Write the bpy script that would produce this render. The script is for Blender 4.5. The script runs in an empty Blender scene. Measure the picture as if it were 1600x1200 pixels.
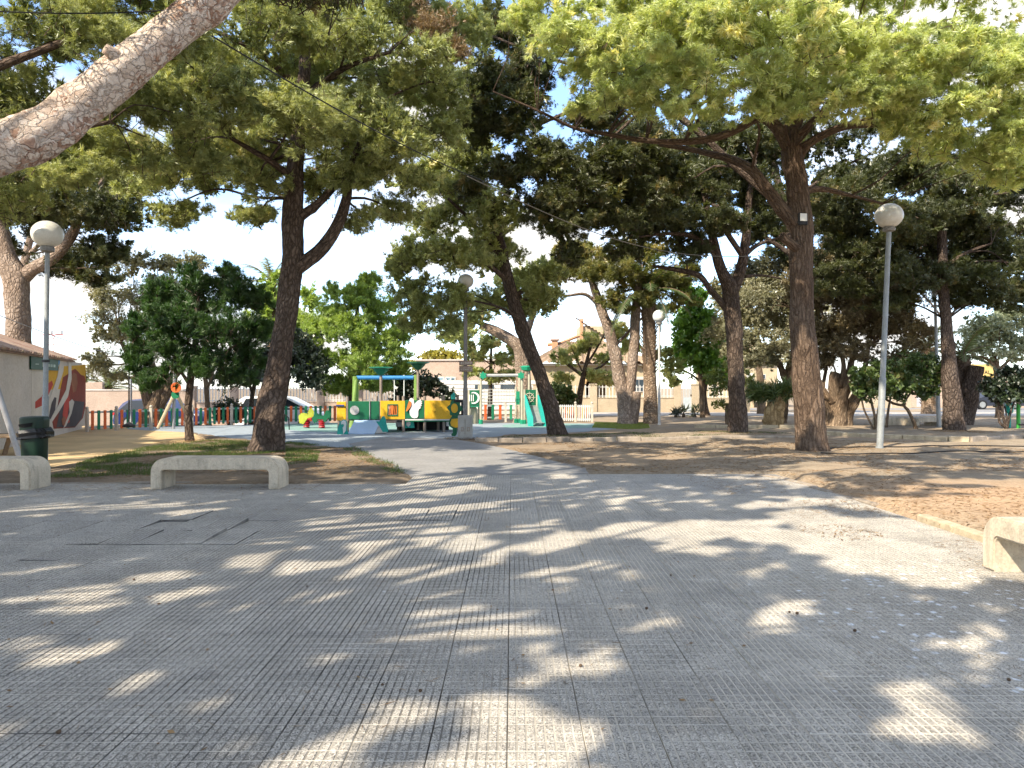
import bpy, math, random
import numpy as np
from mathutils import Vector, Matrix

# ------------------------------------------------------------------ camera, sky, sun, exposure
scene = bpy.context.scene
F, H, V0 = 1180.0, 1.47, 605.0            # focal length in photo pixels, eye height, horizon row
cam_d = bpy.data.cameras.new("camera")
cam = bpy.data.objects.new("camera", cam_d)
scene.collection.objects.link(cam)
cam_d.sensor_fit = 'HORIZONTAL'; cam_d.sensor_width = 36.0
cam_d.lens = 36.0 * F / 1600.0
cam_d.clip_start = 0.05; cam_d.clip_end = 3000
cam.location = (0, 0, H)
cam.rotation_euler = (math.radians(90) + math.atan((V0 - 600) / F), 0, 0)
scene.camera = cam

SUN_EL = math.radians(41)
TO_SUN = Vector((-0.66, -0.75, 0)).normalized() * math.cos(SUN_EL) + Vector((0, 0, math.sin(SUN_EL)))
SUN_STRENGTH, SKY_STRENGTH, EXPOSURE = 2.5, 0.15, 1.8
sun_d = bpy.data.lights.new("sun", 'SUN')
sun_d.energy = SUN_STRENGTH; sun_d.angle = math.radians(0.53); sun_d.color = (1.0, 0.89, 0.72)
sun = bpy.data.objects.new("sun", sun_d); scene.collection.objects.link(sun)
sun.location = TO_SUN * 60
sun.rotation_euler = TO_SUN.to_track_quat('Z', 'Y').to_euler()

world = bpy.data.worlds.new("World"); scene.world = world; world.use_nodes = True
wn, wl = world.node_tree.nodes, world.node_tree.links
bg = wn["Background"]
sky = wn.new("ShaderNodeTexSky"); sky.sky_type = 'NISHITA'; sky.sun_disc = False
sky.sun_elevation = SUN_EL; sky.sun_rotation = math.atan2(TO_SUN.x, TO_SUN.y)
sky.air_density = 0.75; sky.dust_density = 0.2; sky.ozone_density = 1.6
tc = wn.new("ShaderNodeTexCoord"); mp = wn.new("ShaderNodeMapping"); mp.inputs['Scale'].default_value = (1.0, 1.0, 2.6)
nz = wn.new("ShaderNodeTexNoise"); nz.inputs['Scale'].default_value = 3.1; nz.inputs['Detail'].default_value = 9; nz.inputs['Roughness'].default_value = 0.58
rp = wn.new("ShaderNodeValToRGB"); rp.color_ramp.elements[0].position = 0.42; rp.color_ramp.elements[1].position = 0.60
mx = wn.new("ShaderNodeMixRGB"); mx.inputs[2].default_value = (2.7, 2.62, 2.5, 1)
wl.new(tc.outputs['Generated'], mp.inputs[0]); wl.new(mp.outputs[0], nz.inputs[0]); wl.new(nz.outputs[0], rp.inputs[0])
wl.new(rp.outputs[0], mx.inputs[0]); wl.new(sky.outputs[0], mx.inputs[1]); wl.new(mx.outputs[0], bg.inputs[0])
bg.inputs[1].default_value = SKY_STRENGTH

scene.view_settings.view_transform = 'Standard'; scene.view_settings.look = 'None'
scene.view_settings.exposure = EXPOSURE; scene.view_settings.gamma = 1.0; scene.view_settings.use_curve_mapping = False
cy = scene.cycles
cy.max_bounces = 7; cy.diffuse_bounces = 4; cy.glossy_bounces = 2; cy.transmission_bounces = 4; cy.transparent_max_bounces = 6
cy.caustics_reflective = False; cy.caustics_refractive = False

R = random.Random(7)
NR = np.random.default_rng(11)

def P(u, v, Y):
    """photo pixel at depth Y -> point of the place"""
    return Vector(((u - 800) / F * Y, Y, H + (V0 - v) / F * Y))
def G(u, v, z=0.0):
    Y = F * (H - z) / (v - V0)
    return Vector(((u - 800) / F * Y, Y, z))

# ------------------------------------------------------------------ materials
def mat(name, col=(.5, .5, .5), rough=.8, metal=0.0, spec=.35):
    m = bpy.data.materials.new(name); m.use_nodes = True
    b = m.node_tree.nodes["Principled BSDF"]
    b.inputs['Base Color'].default_value = (*col, 1); b.inputs['Roughness'].default_value = rough
    b.inputs['Metallic'].default_value = metal; b.inputs['Specular IOR Level'].default_value = spec
    return m
class N:
    """small node helper"""
    def __init__(s, m): s.m = m; s.t = m.node_tree; s.b = s.t.nodes.get("Principled BSDF")
    def n(s, kind, **kw):
        x = s.t.nodes.new(kind)
        for k, v in kw.items():
            if hasattr(x, k) and k not in x.inputs: setattr(x, k, v)
            else: x.inputs[k].default_value = v
        return x
    def l(s, a, b): s.t.links.new(a, b)
    def pos(s): return s.n("ShaderNodeNewGeometry").outputs['Position']
    def attr(s, name): return s.n("ShaderNodeAttribute", attribute_name=name)
    def scale(s, vec, sc):
        x = s.n("ShaderNodeMapping"); x.inputs['Scale'].default_value = sc; s.l(vec, x.inputs[0]); return x.outputs[0]
    def noise(s, vec, sc, det=4, rough=.55):
        x = s.n("ShaderNodeTexNoise"); x.inputs['Scale'].default_value = sc; x.inputs['Detail'].default_value = det
        x.inputs['Roughness'].default_value = rough; s.l(vec, x.inputs[0]); return x.outputs[0]
    def voro(s, vec, sc, feature='F1', out='Distance', rnd=1.0):
        x = s.n("ShaderNodeTexVoronoi"); x.feature = feature; x.inputs['Scale'].default_value = sc
        x.inputs['Randomness'].default_value = rnd; s.l(vec, x.inputs[0]); return x.outputs[out]
    def ramp(s, fac, stops):
        x = s.n("ShaderNodeValToRGB"); e = x.color_ramp.elements
        while len(e) < len(stops): e.new(.5)
        for i, (p, c) in enumerate(stops):
            e[i].position = p; e[i].color = (*c, 1) if not isinstance(c, (int, float)) else (c, c, c, 1)
        s.l(fac, x.inputs[0]); return x.outputs[0]
    def mix(s, fac, a, b, mode='MIX'):
        x = s.n("ShaderNodeMixRGB", blend_type=mode)
        for i, q in ((0, fac), (1, a), (2, b)):
            if isinstance(q, (int, float)): x.inputs[i].default_value = q if i == 0 else (q, q, q, 1)
            elif isinstance(q, tuple): x.inputs[i].default_value = (*q, 1)
            else: s.l(q, x.inputs[i])
        return x.outputs[0]
    def math(s, op, a, b=0.0):
        x = s.n("ShaderNodeMath", operation=op)
        for i, q in ((0, a), (1, b)):
            if isinstance(q, (int, float)): x.inputs[i].default_value = q
            else: s.l(q, x.inputs[i])
        return x.outputs[0]
    def bump(s, h, strength=.5, dist=.02):
        x = s.n("ShaderNodeBump"); x.inputs['Strength'].default_value = strength; x.inputs['Distance'].default_value = dist
        s.l(h, x.inputs['Height']); s.l(x.outputs[0], s.b.inputs['Normal'])
    def col(s, c): s.l(c, s.b.inputs['Base Color'])
    def rough(s, c): s.l(c, s.b.inputs['Roughness'])

def worn(name, col, rough=.7, var=.25, sc=3.0, bump=.1, metal=0.0, dark=None):
    """plain surface with blotches, fine grain and slight wear"""
    m = mat(name, col, rough, metal); k = N(m); p = k.pos()
    a = k.noise(p, sc, 6, .6); b = k.noise(p, sc * 14, 3)
    lo = tuple(c * (1 - var) for c in col) if dark is None else dark
    hi = tuple(min(1, c * (1 + var * .7)) for c in col)
    c = k.ramp(a, [(.3, lo), (.7, hi)])
    c = k.mix(.25, c, k.ramp(b, [(.3, .2), (.7, .8)]), 'OVERLAY')
    k.col(c); k.bump(b, bump, .01); return m

def bark(name, plate, crack, sx=14.0, sz=4.5, lich=None, contrast=.75):
    """scaly bark: long narrow plates with ragged furrows, blotches and fine fibres"""
    m = mat(name, plate, .92, 0, .1); k = N(m); co = k.attr("bark_co").outputs['Vector']
    w1 = k.noise(k.scale(co, (6, 6, 4)), 1.0, 3); cv = k.mix(.10, co, w1, 'ADD'); w2 = k.noise(k.scale(co, (40, 40, 18)), 1.0, 3); cv = k.mix(.02, cv, w2, 'ADD')
    d = k.voro(k.scale(cv, (sx, sx, sz)), 1.0, 'DISTANCE_TO_EDGE'); cell = k.n("ShaderNodeRGBToBW"); k.l(k.voro(k.scale(cv, (sx, sx, sz)), 1.0, 'F1', 'Color'), cell.inputs[0])
    d2 = k.voro(k.scale(cv, (sx * 2.3, sx * 2.3, sz * 2.1)), 1.0, 'DISTANCE_TO_EDGE')
    fur = k.noise(k.scale(cv, (sx * 1.4, sx * 1.4, sz * .55)), 1.0, 6, .65); big = k.noise(co, 1.7, 4); fine = k.noise(k.scale(co, (70, 70, 24)), 1.0, 4, .7)
    hi = tuple(min(1, x * 1.5) for x in plate) if lich is None else lich
    pl = k.mix(k.ramp(cell.outputs[0], [(.15, 0.0), (.85, 1.0)]), tuple(x * .72 for x in plate), tuple(min(1, x * 1.22) for x in plate))
    pl = k.mix(k.ramp(big, [(.42, 0.0), (.64, .75)]), pl, hi)
    c = k.mix(k.ramp(d2, [(.0, .5), (.16, 0.0)]), pl, tuple((x * 1.2 + y) / 2.2 for x, y in zip(plate, crack)))
    c = k.mix(k.math('MULTIPLY', k.ramp(d, [(.0, 1.0), (.22, 0.0)]), contrast), c, crack)
    c = k.mix(k.ramp(fur, [(.34, .8 * contrast), (.5, 0.0)]), c, crack)
    c = k.mix(.45, c, k.ramp(fine, [(.3, .15), (.7, .85)]), 'OVERLAY')
    k.col(c)
    h = k.math('ADD', k.math('ADD', k.ramp(d, [(0, 0.0), (.25, .8)]), k.math('MULTIPLY', fur, 1.2)), k.math('MULTIPLY', fine, .35))
    k.bump(h, 1.0, .035); return m

def flaky(name):
    """pine bark shedding pale grey-pink flakes over rust-coloured layers"""
    m = mat(name, (.4, .3, .25), .92, 0, .1); k = N(m); co = k.attr("bark_co").outputs['Vector']
    nz_ = k.n("ShaderNodeTexNoise", Scale=11.0, Detail=5.0); k.l(co, nz_.inputs[0]); cv = k.mix(.14, co, nz_.outputs['Color'], 'ADD')
    def layer(sc):
        d = k.voro(k.scale(cv, sc), 1.0, 'DISTANCE_TO_EDGE'); g = k.n("ShaderNodeRGBToBW"); k.l(k.voro(k.scale(cv, sc), 1.0, 'F1', 'Color'), g.inputs[0]); return d, g.outputs[0]
    d1, c1 = layer((19, 19, 13)); d2, c2 = layer((42, 42, 30)); big = k.noise(co, 3.2, 4, .6); fine = k.noise(co, 85, 4, .7); mid = k.noise(co, 16, 5, .65)
    base = k.ramp(mid, [(.3, (.43, .33, .255)), (.5, (.55, .435, .35)), (.7, (.64, .54, .45))])
    base = k.mix(k.ramp(c1, [(.3, 0.0), (.62, .8)]), base, (.66, .57, .49))
    base = k.mix(k.ramp(k.math('ADD', big, k.math('MULTIPLY', c2, .35)), [(.70, 0.0), (.80, .75)]), base, (.30, .15, .09))
    base = k.mix(k.math('MULTIPLY', k.ramp(d1, [(.0, 1.0), (.07, 0.0)]), k.ramp(mid, [(.44, 0.0), (.60, .6)])), base, (.15, .10, .075))
    base = k.mix(k.math('MULTIPLY', k.ramp(d2, [(.0, .5), (.10, 0.0)]), k.ramp(mid, [(.45, .6), (.62, .1)])), base, (.22, .14, .10))
    base = k.mix(.4, base, k.ramp(fine, [(.3, .2), (.7, .8)]), 'OVERLAY'); k.col(base)
    k.bump(k.math('ADD', k.math('ADD', k.math('MULTIPLY', c1, .7), k.math('MULTIPLY', mid, .7)), k.math('ADD', k.math('MULTIPLY', k.ramp(d1, [(0, 0.0), (.1, .5)]), 1.0), k.math('MULTIPLY', fine, .2))), .9, .022); return m

def leafy(name, lo, hi, tip=None, trans=.35, glossy=.08):
    """needles / leaves: colour by the tint each spray carries, a share of light passes through"""
    m = bpy.data.materials.new(name); m.use_nodes = True; t = m.node_tree; k = N(m)
    t.nodes.remove(k.b); out = t.nodes["Material Output"]
    tint = k.math('ADD', k.attr("tint").outputs['Fac'], k.math('MULTIPLY', k.math('SUBTRACT', k.n("ShaderNodeObjectInfo").outputs['Random'], .5), .28))
    stops = [(.05, lo), (.8, hi)] + ([(1.0, tip)] if tip else [])
    c = k.ramp(tint, stops)
    d = k.n("ShaderNodeBsdfDiffuse"); tr = k.n("ShaderNodeBsdfTranslucent"); g = k.n("ShaderNodeBsdfGlossy"); g.inputs['Roughness'].default_value = .45
    k.l(c, d.inputs[0]); warm = k.mix(1.0, c, (1.25, 1.15, .6), 'MULTIPLY'); k.l(warm, tr.inputs[0])
    a = k.n("ShaderNodeMixShader"); a.inputs[0].default_value = trans; k.l(d.outputs[0], a.inputs[1]); k.l(tr.outputs[0], a.inputs[2])
    b = k.n("ShaderNodeMixShader"); b.inputs[0].default_value = glossy; k.l(a.outputs[0], b.inputs[1]); k.l(g.outputs[0], b.inputs[2])
    g.inputs[0].default_value = (.8, .8, .75, 1)
    k.l(b.outputs[0], out.inputs[0]); return m

# ------------------------------------------------------------------ object helpers
def link(name, me, parent=None, loc=None):
    o = bpy.data.objects.new(name, me); scene.collection.objects.link(o)
    if parent is not None: o.parent = parent
    if loc is not None: o.location = loc
    return o
def tag(o, label=None, cat=None, group=None, kind=None):
    for k, v in (("label", label), ("category", cat), ("group", group), ("kind", kind)):
        if v: o[k] = v
    return o
def thing(name, label, cat, loc=(0, 0, 0), rz=0.0, group=None):
    o = bpy.data.objects.new(name, None); scene.collection.objects.link(o)
    o.location = loc; o.rotation_euler = (0, 0, rz); o.empty_display_size = .2
    return tag(o, label, cat, group)
def dup(root, loc, rz=0.0, label=None, group=None, only=None):
    def cp(o, par):
        c = o.copy(); scene.collection.objects.link(c)
        if par is not None: c.parent = par
        for ch in [x for x in scene.objects if x.parent == o]: cp(ch, c)
        return c
    r = cp(root, None); r.location = loc; r.rotation_euler = (0, 0, rz)
    if label: r['label'] = label
    if group: r['group'] = group
    return r

class MB:
    """collects faces for one mesh"""
    def __init__(s): s.v = []; s.f = []; s.mi = []
    def add(s, vs, fs, mi=0):
        o = len(s.v); s.v += [tuple(p) for p in vs]; s.f += [tuple(i + o for i in f) for f in fs]; s.mi += [mi] * len(fs); return s
    def box(s, x0, x1, y0, y1, z0, z1, mi=0, M=None, b=0.0):
        if b > 0:
            b = min(b, (x1 - x0) * .45, (y1 - y0) * .45, (z1 - z0) * .45)
            ring = lambda i, z: [(x0 + i, y0 + b, z), (x0 + b, y0 + i, z), (x1 - b, y0 + i, z), (x1 - i, y0 + b, z), (x1 - i, y1 - b, z), (x1 - b, y1 - i, z), (x0 + b, y1 - i, z), (x0 + i, y1 - b, z)]
            v = ring(b * .99, z0) + ring(0, z0 + b) + ring(0, z1 - b) + ring(b * .99, z1)
            f = [tuple(range(7, -1, -1)), tuple(range(24, 32))]
            for k in range(3):
                for i in range(8): f.append((k * 8 + i, k * 8 + (i + 1) % 8, k * 8 + 8 + (i + 1) % 8, k * 8 + 8 + i))
        else:
            v = [(x0, y0, z0), (x1, y0, z0), (x1, y1, z0), (x0, y1, z0), (x0, y0, z1), (x1, y0, z1), (x1, y1, z1), (x0, y1, z1)]
            f = [(3, 2, 1, 0), (4, 5, 6, 7), (0, 1, 5, 4), (1, 2, 6, 5), (2, 3, 7, 6), (3, 0, 4, 7)]
        if M is not None: v = [tuple(M @ Vector(p)) for p in v]
        return s.add(v, f, mi)
    def tube(s, pts, rad, n=8, mi=0, cap=True):
        pts = [Vector(p) for p in pts]; rad = rad if isinstance(rad, (list, tuple)) else [rad] * len(pts)
        vs, fs = [], []; prev = None
        for i, p in enumerate(pts):
            t = (pts[min(i + 1, len(pts) - 1)] - pts[max(i - 1, 0)]).normalized()
            a = (Vector((1, 0, 0)) if abs(t.x) < .8 else Vector((0, 1, 0))) if prev is None else prev
            a = (a - t * a.dot(t)).normalized(); b = t.cross(a); prev = a
            for k in range(n):
                q = 2 * math.pi * k / n; vs.append(p + (a * math.cos(q) + b * math.sin(q)) * rad[i])
        for i in range(len(pts) - 1):
            for k in range(n): fs.append((i * n + k, i * n + (k + 1) % n, (i + 1) * n + (k + 1) % n, (i + 1) * n + k))
        if cap: fs.append(tuple(range(n - 1, -1, -1))); fs.append(tuple(range((len(pts) - 1) * n, len(pts) * n)))
        return s.add(vs, fs, mi)
    def lathe(s, prof, n=16, c=(0, 0, 0), mi=0):
        vs, fs = [], []
        for r, z in prof:
            for k in range(n):
                q = 2 * math.pi * k / n; vs.append((c[0] + r * math.cos(q), c[1] + r * math.sin(q), c[2] + z))
        for i in range(len(prof) - 1):
            for k in range(n): fs.append((i * n + k, i * n + (k + 1) % n, (i + 1) * n + (k + 1) % n, (i + 1) * n + k))
        fs.append(tuple(range(n - 1, -1, -1))); fs.append(tuple(range((len(prof) - 1) * n, len(prof) * n)))
        return s.add(vs, fs, mi)
    def prism(s, poly, d0, d1, axes='xz', mi=0, M=None):
        """polygon in two axes, extruded along the third from d0 to d1"""
        n = len(poly)
        def mk(p, d): return {'xz': (p[0], d, p[1]), 'yz': (d, p[0], p[1]), 'xy': (p[0], p[1], d)}[axes]
        v = [mk(p, d0) for p in poly] + [mk(p, d1) for p in poly]
        f = [tuple(range(n)), tuple(range(2 * n - 1, n - 1, -1))] + [(i, i + n, (i + 1) % n + n, (i + 1) % n) for i in range(n)]
        if M is not None: v = [tuple(M @ Vector(p)) for p in v]
        return s.add(v, f, mi)
    def sphere(s, c, r, n=16, m=10, sz=1.0, mi=0):
        return s.lathe([(max(1e-4, r * math.sin(math.pi * i / m)), -r * sz * math.cos(math.pi * i / m)) for i in range(m + 1)], n, c, mi)
    def mesh(s, name, mats):
        me = bpy.data.meshes.new(name); me.from_pydata(s.v, [], s.f)
        for m in (mats if isinstance(mats, (list, tuple)) else [mats]): me.materials.append(m)
        if any(s.mi): me.polygons.foreach_set('material_index', s.mi)
        import bmesh
        bm = bmesh.new(); bm.from_mesh(me); bmesh.ops.recalc_face_normals(bm, faces=bm.faces); bm.to_mesh(me); bm.free()
        me.update(); return me
    def obj(s, name, mats, parent=None, smooth=False, loc=None):
        me = s.mesh(name, mats)
        if smooth:
            me.polygons.foreach_set('use_smooth', [True] * len(me.polygons))
            try: me.set_sharp_from_angle(angle=math.radians(42))
            except Exception: pass
        return link(name, me, parent, loc)

def np_mesh(name, V, Fq, mats, attrs=None, smooth=False):
    """V (n,3), Fq (m,3) or (m,4) -> mesh, quickly"""
    me = bpy.data.meshes.new(name); k = Fq.shape[1]
    me.vertices.add(len(V)); me.vertices.foreach_set('co', np.ascontiguousarray(V, dtype=np.float32).ravel())
    me.loops.add(Fq.size); me.loops.foreach_set('vertex_index', np.ascontiguousarray(Fq, dtype=np.int32).ravel())
    me.polygons.add(len(Fq)); me.polygons.foreach_set('loop_start', np.arange(0, Fq.size, k, dtype=np.int32))
    for m in (mats if isinstance(mats, (list, tuple)) else [mats]): me.materials.append(m)
    for nm, (kind, arr) in (attrs or {}).items():
        a = me.attributes.new(nm, kind, 'POINT')
        a.data.foreach_set('vector' if kind == 'FLOAT_VECTOR' else 'value', np.ascontiguousarray(arr, dtype=np.float32).ravel())
    me.update(calc_edges=True)
    me.polygons.foreach_set('use_smooth', np.full(len(Fq), bool(smooth)))
    return me

# ------------------------------------------------------------------ trees
def smooth_path(pts, rad, step=.18):
    """Catmull-Rom through pts with radii, resampled"""
    p = [np.array(q, float) for q in pts]; r = list(rad)
    p = [2 * p[0] - p[1]] + p + [2 * p[-1] - p[-2]]; r = [r[0]] + r + [r[-1]]
    out, ro = [], []
    for i in range(1, len(p) - 2):
        n = max(2, int(np.linalg.norm(p[i + 1] - p[i]) / step))
        for j in range(n):
            t = j / n; a, b, c, d = p[i - 1], p[i], p[i + 1], p[i + 2]
            out.append(.5 * ((2 * b) + (c - a) * t + (2 * a - 5 * b + 4 * c - d) * t * t + (3 * b - a - 3 * c + d) * t ** 3)); ro.append(r[i] + (r[i + 1] - r[i]) * t)
    out.append(p[-2]); ro.append(r[-2]); return np.array(out), np.array(ro)

def limb_mesh(name, pts, rad, m, n=14, rough=.06, step=.15, knots=0, flare=0.0):
    c, r = smooth_path(pts, rad, step); k = len(c)
    t = np.gradient(c, axis=0); t /= np.linalg.norm(t, axis=1)[:, None] + 1e-9
    a = np.zeros_like(c); v = np.array([1., 0, 0]) if abs(t[0][0]) < .8 else np.array([0, 1., 0])
    for i in range(k):
        v = v - t[i] * v.dot(t[i]); v /= np.linalg.norm(v); a[i] = v
    b = np.cross(t, a); q = np.linspace(0, 2 * np.pi, n, endpoint=False)
    ph = NR.uniform(0, 6.28, 6); s = np.concatenate([[0], np.cumsum(np.linalg.norm(np.diff(c, axis=0), axis=1))])
    S, Q = np.meshgrid(s, q, indexing='ij')
    w = 1 + rough * (np.sin(2 * Q + S * 1.3 + ph[0]) + .8 * np.sin(3 * Q - S * 2.9 + ph[1]) + .7 * np.sin(Q + S * 4.7 + ph[2]) + .5 * np.sin(5 * Q + S * 1.1 + ph[3])) + NR.normal(0, rough * .35, S.shape)
    for _ in range(knots):
        s0, q0 = NR.uniform(.1, .9) * s[-1], NR.uniform(0, 6.28)
        dq = np.abs((Q - q0 + np.pi) % (2 * np.pi) - np.pi)
        w += .22 * np.exp(-((S - s0) / (r.mean() * .8)) ** 2 - (dq / .5) ** 2)
    if flare: w = w + flare * np.exp(-S / .34) * (.35 + .65 * np.cos(5 * Q + ph[5] + .6 * np.sin(2 * Q)))
    rr = r[:, None] * w
    V = c[:, None, :] + rr[..., None] * (np.cos(Q)[..., None] * a[:, None, :] + np.sin(Q)[..., None] * b[:, None, :])
    i, j = np.meshgrid(np.arange(k - 1), np.arange(n), indexing='ij'); j2 = (j + 1) % n
    Fq = np.stack([i * n + j, i * n + j2, (i + 1) * n + j2, (i + 1) * n + j], -1).reshape(-1, 4)
    rm = max(.05, r.mean()); co = np.stack([np.cos(Q) * rm, np.sin(Q) * rm, S + ph[4] * 3], -1).reshape(-1, 3)
    Vf = np.concatenate([V.reshape(-1, 3), c[:1], c[-1:]]); co = np.concatenate([co, co[:1], co[-1:]])
    e = np.arange(n); nv = k * n
    cap = np.concatenate([np.stack([np.full(n, nv), (e + 1) % n, e, e], -1), np.stack([np.full(n, nv + 1), (k - 1) * n + e, (k - 1) * n + (e + 1) % n, (k - 1) * n + (e + 1) % n], -1)])
    tri = np.concatenate([Fq[:, [0, 1, 2]], Fq[:, [0, 2, 3]], cap[:, :3]])
    return np_mesh(name, Vf, tri, m, {"bark_co": ('FLOAT_VECTOR', co)}, True)

def unit(a): return a / (np.linalg.norm(a, axis=-1, keepdims=True) + 1e-9)

def foliage(clumps, ntri, style, sub=9, subr=.5, droop=0.0, upb=.35, shell=.5, base_tint=.5, coarse=False):
    """clumps (n,6: centre, radii) -> branchlets and leaf triangles. Returns V, T, tint, twig lines"""
    st = dict(ln=.12, w=.008, L=.5, cone=.75, kind='needle', tufts=5, per=9, spread=.05); st.update(style)
    if st['kind'] == 'needle': st['w'] *= 1.9; st['ln'] *= 1.02; st['cone'] *= .85
    else: st['w'] *= 1.2; st['ln'] *= 1.15
    if coarse: st['w'] *= 3.0; st['ln'] *= 1.25; st['L'] *= .8
    cl = np.array(clumps, float); subs = []
    for c in cl:
        for _ in range(sub):
            d = unit(NR.normal(size=3)) * NR.uniform(.25, .95) ** .6
            s = NR.uniform(.75, 1.25) * subr
            subs.append(np.concatenate([c[:3] + d * c[3:] * (1 - s * .55), np.maximum(c[3:] * s, .18), [np.clip(NR.normal(base_tint, .17), 0, 1)]]))
    subs = np.array(subs); wgt = (subs[:, 3] * subs[:, 4] + subs[:, 4] * subs[:, 5] + subs[:, 3] * subs[:, 5]); wgt /= wgt.sum()
    leaf_tris = 2 if st['kind'] == 'leaf' else 1
    nb = max(4, int(ntri / (st['tufts'] * st['per'] * leaf_tris)))
    idx = NR.choice(len(subs), nb, p=wgt); S = subs[idx]
    d = unit(NR.normal(size=(nb, 3))); d[:, 2] = np.where(d[:, 2] < -.55, -d[:, 2] * .6, d[:, 2])
    rad = shell + ((.74 if coarse else 1.05) - shell) * NR.random(nb) ** .7
    tip = S[:, :3] + d * S[:, 3:6] * rad[:, None]
    t0 = unit(d * .8 + np.array([0, 0, upb]) + NR.normal(0, .35, (nb, 3)))
    L = st['L'] * NR.uniform(.55, 1.2, nb)
    base = tip - t0 * L[:, None]
    tint_b = np.clip(S[:, 6] + NR.normal(0, .12, nb), 0, 1)
    # tufts along each branchlet, denser at the end
    K, M = st['tufts'], st['per']
    f = 1 - (np.arange(K) / K)[None, :] * .75 * NR.uniform(.8, 1.1, (nb, 1))
    side = unit(np.cross(t0, NR.normal(size=(nb, 3))))
    org = base[:, None, :] + t0[:, None, :] * (L[:, None] * f)[..., None]
    org = org + NR.normal(0, st['spread'], (nb, K, 3)) * (1.0 - .5 * f[..., None])
    tang = unit(t0[:, None, :] + NR.normal(0, .35, (nb, K, 3)))
    o = np.repeat(org[:, :, None, :], M, 2).reshape(-1, 3); tg = np.repeat(tang[:, :, None, :], M, 2).reshape(-1, 3)
    perp = NR.normal(size=o.shape); perp = unit(perp - tg * (perp * tg).sum(1)[:, None])
    a = NR.uniform(.15, 1.0, len(o))[:, None]
    dr = unit(tg * (1 - st['cone'] * a) + perp * (st['cone'] * a + .1) + np.array([0, 0, -droop]))
    ln = st['ln'] * NR.uniform(.65, 1.15, len(o)); w = st['w'] * NR.uniform(.8, 1.2, len(o))
    wv = unit(np.cross(dr, NR.normal(size=o.shape))) * w[:, None] * .5
    tint = np.clip(np.repeat(tint_b, K * M) + NR.normal(0, .07, len(o)), 0, 1)
    o = o + dr * .004
    n = len(o)
    if leaf_tris == 1:
        V = np.stack([o - wv, o + wv, o + dr * ln[:, None]], 1).reshape(-1, 3)
        T = np.arange(3 * n).reshape(-1, 3); tv = np.repeat(tint, 3)
    else:
        mid = o + dr * (ln * .5)[:, None]
        V = np.stack([o, mid - wv, o + dr * ln[:, None], mid + wv], 1).reshape(-1, 3)
        q = np.arange(n) * 4; T = np.stack([q, q + 1, q + 2, q, q + 2, q + 3], 1).reshape(-1, 3); tv = np.repeat(tint, 4)
    return V, T, tv, base, tip

def twig_mesh(name, base, tip, m, r0=.009, r1=.004):
    d = unit(tip - base); a = unit(np.cross(d, np.array([.3, .5, .81]))); b = np.cross(d, a)
    Vs = []
    for c, r in ((base, r0), (tip, r1)):
        for k in range(3):
            q = 2.094 * k; Vs.append(c + (a * math.cos(q) + b * math.sin(q)) * r)
    V = np.stack(Vs, 1).reshape(-1, 3); n = len(base); q = np.arange(n)[:, None] * 6
    tri = np.array([[0, 1, 4], [0, 4, 3], [1, 2, 5], [1, 5, 4], [2, 0, 3], [2, 3, 5]])
    T = (q[:, :, None] + tri[None]).reshape(-1, 3)
    return np_mesh(name, V, T, m, {"bark_co": ('FLOAT_VECTOR', V)})

PINE = dict(ln=.13, w=.0085, L=.5, cone=.7, tufts=5, per=10)
BOUGHS = {}
def bough_meshes(kind):
    """a few fine-needled boughs per habit; every tree hangs copies of them (shared mesh data) in its crown"""
    if kind not in BOUGHS:
        dr, ub, cone, ln = {'plain': (.08, .35, .7, .115), 'hang': (.38, .0, .65, .13), 'up': (-.05, .8, .6, .14)}[kind]; out = []
        for i in range(4):
            c = []
            for q in range(11):
                d = unit(NR.normal(size=3)) * NR.uniform(.2, .8); c.append([d[0], d[1], d[2] * .5, NR.uniform(.26, .42), NR.uniform(.26, .42), NR.uniform(.18, .28)])
            V, T, tv, b, t = foliage(np.array(c), 15000, dict(ln=ln, w=.0062, L=.36, cone=cone, tufts=6, per=15, spread=.04), 4, .6, dr, ub, .35, .5)
            out.append(np_mesh("bough", V, T, LEAF0, {"tint": ('FLOAT', tv)}))
        BOUGHS[kind] = out
    return BOUGHS[kind]
LEAF0 = bpy.data.materials.new("needles")
def add_boughs(crown, CL, kind, leafm, per, smin=.5, smax=1.25):
    for c in CL:
        n = int(per) + (1 if R.random() < per - int(per) else 0)
        for _ in range(n):
            d = unit(NR.normal(size=3)) * NR.uniform(.15, .75); sc = min(smax, max(smin, .72 * max(c[3], c[5]) * R.uniform(.85, 1.2)))
            o = link("bough", R.choice(bough_meshes(kind)), crown, Vector((c[0] + d[0] * c[3], c[1] + d[1] * c[4], c[2] + d[2] * c[5])))
            o.rotation_euler = (R.gauss(0, .16), R.gauss(0, .16), R.uniform(0, 6.28)); o.scale = (sc, sc, sc * R.uniform(.8, 1.05))
            o.material_slots[0].link = 'OBJECT'; o.material_slots[0].material = leafm
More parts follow.
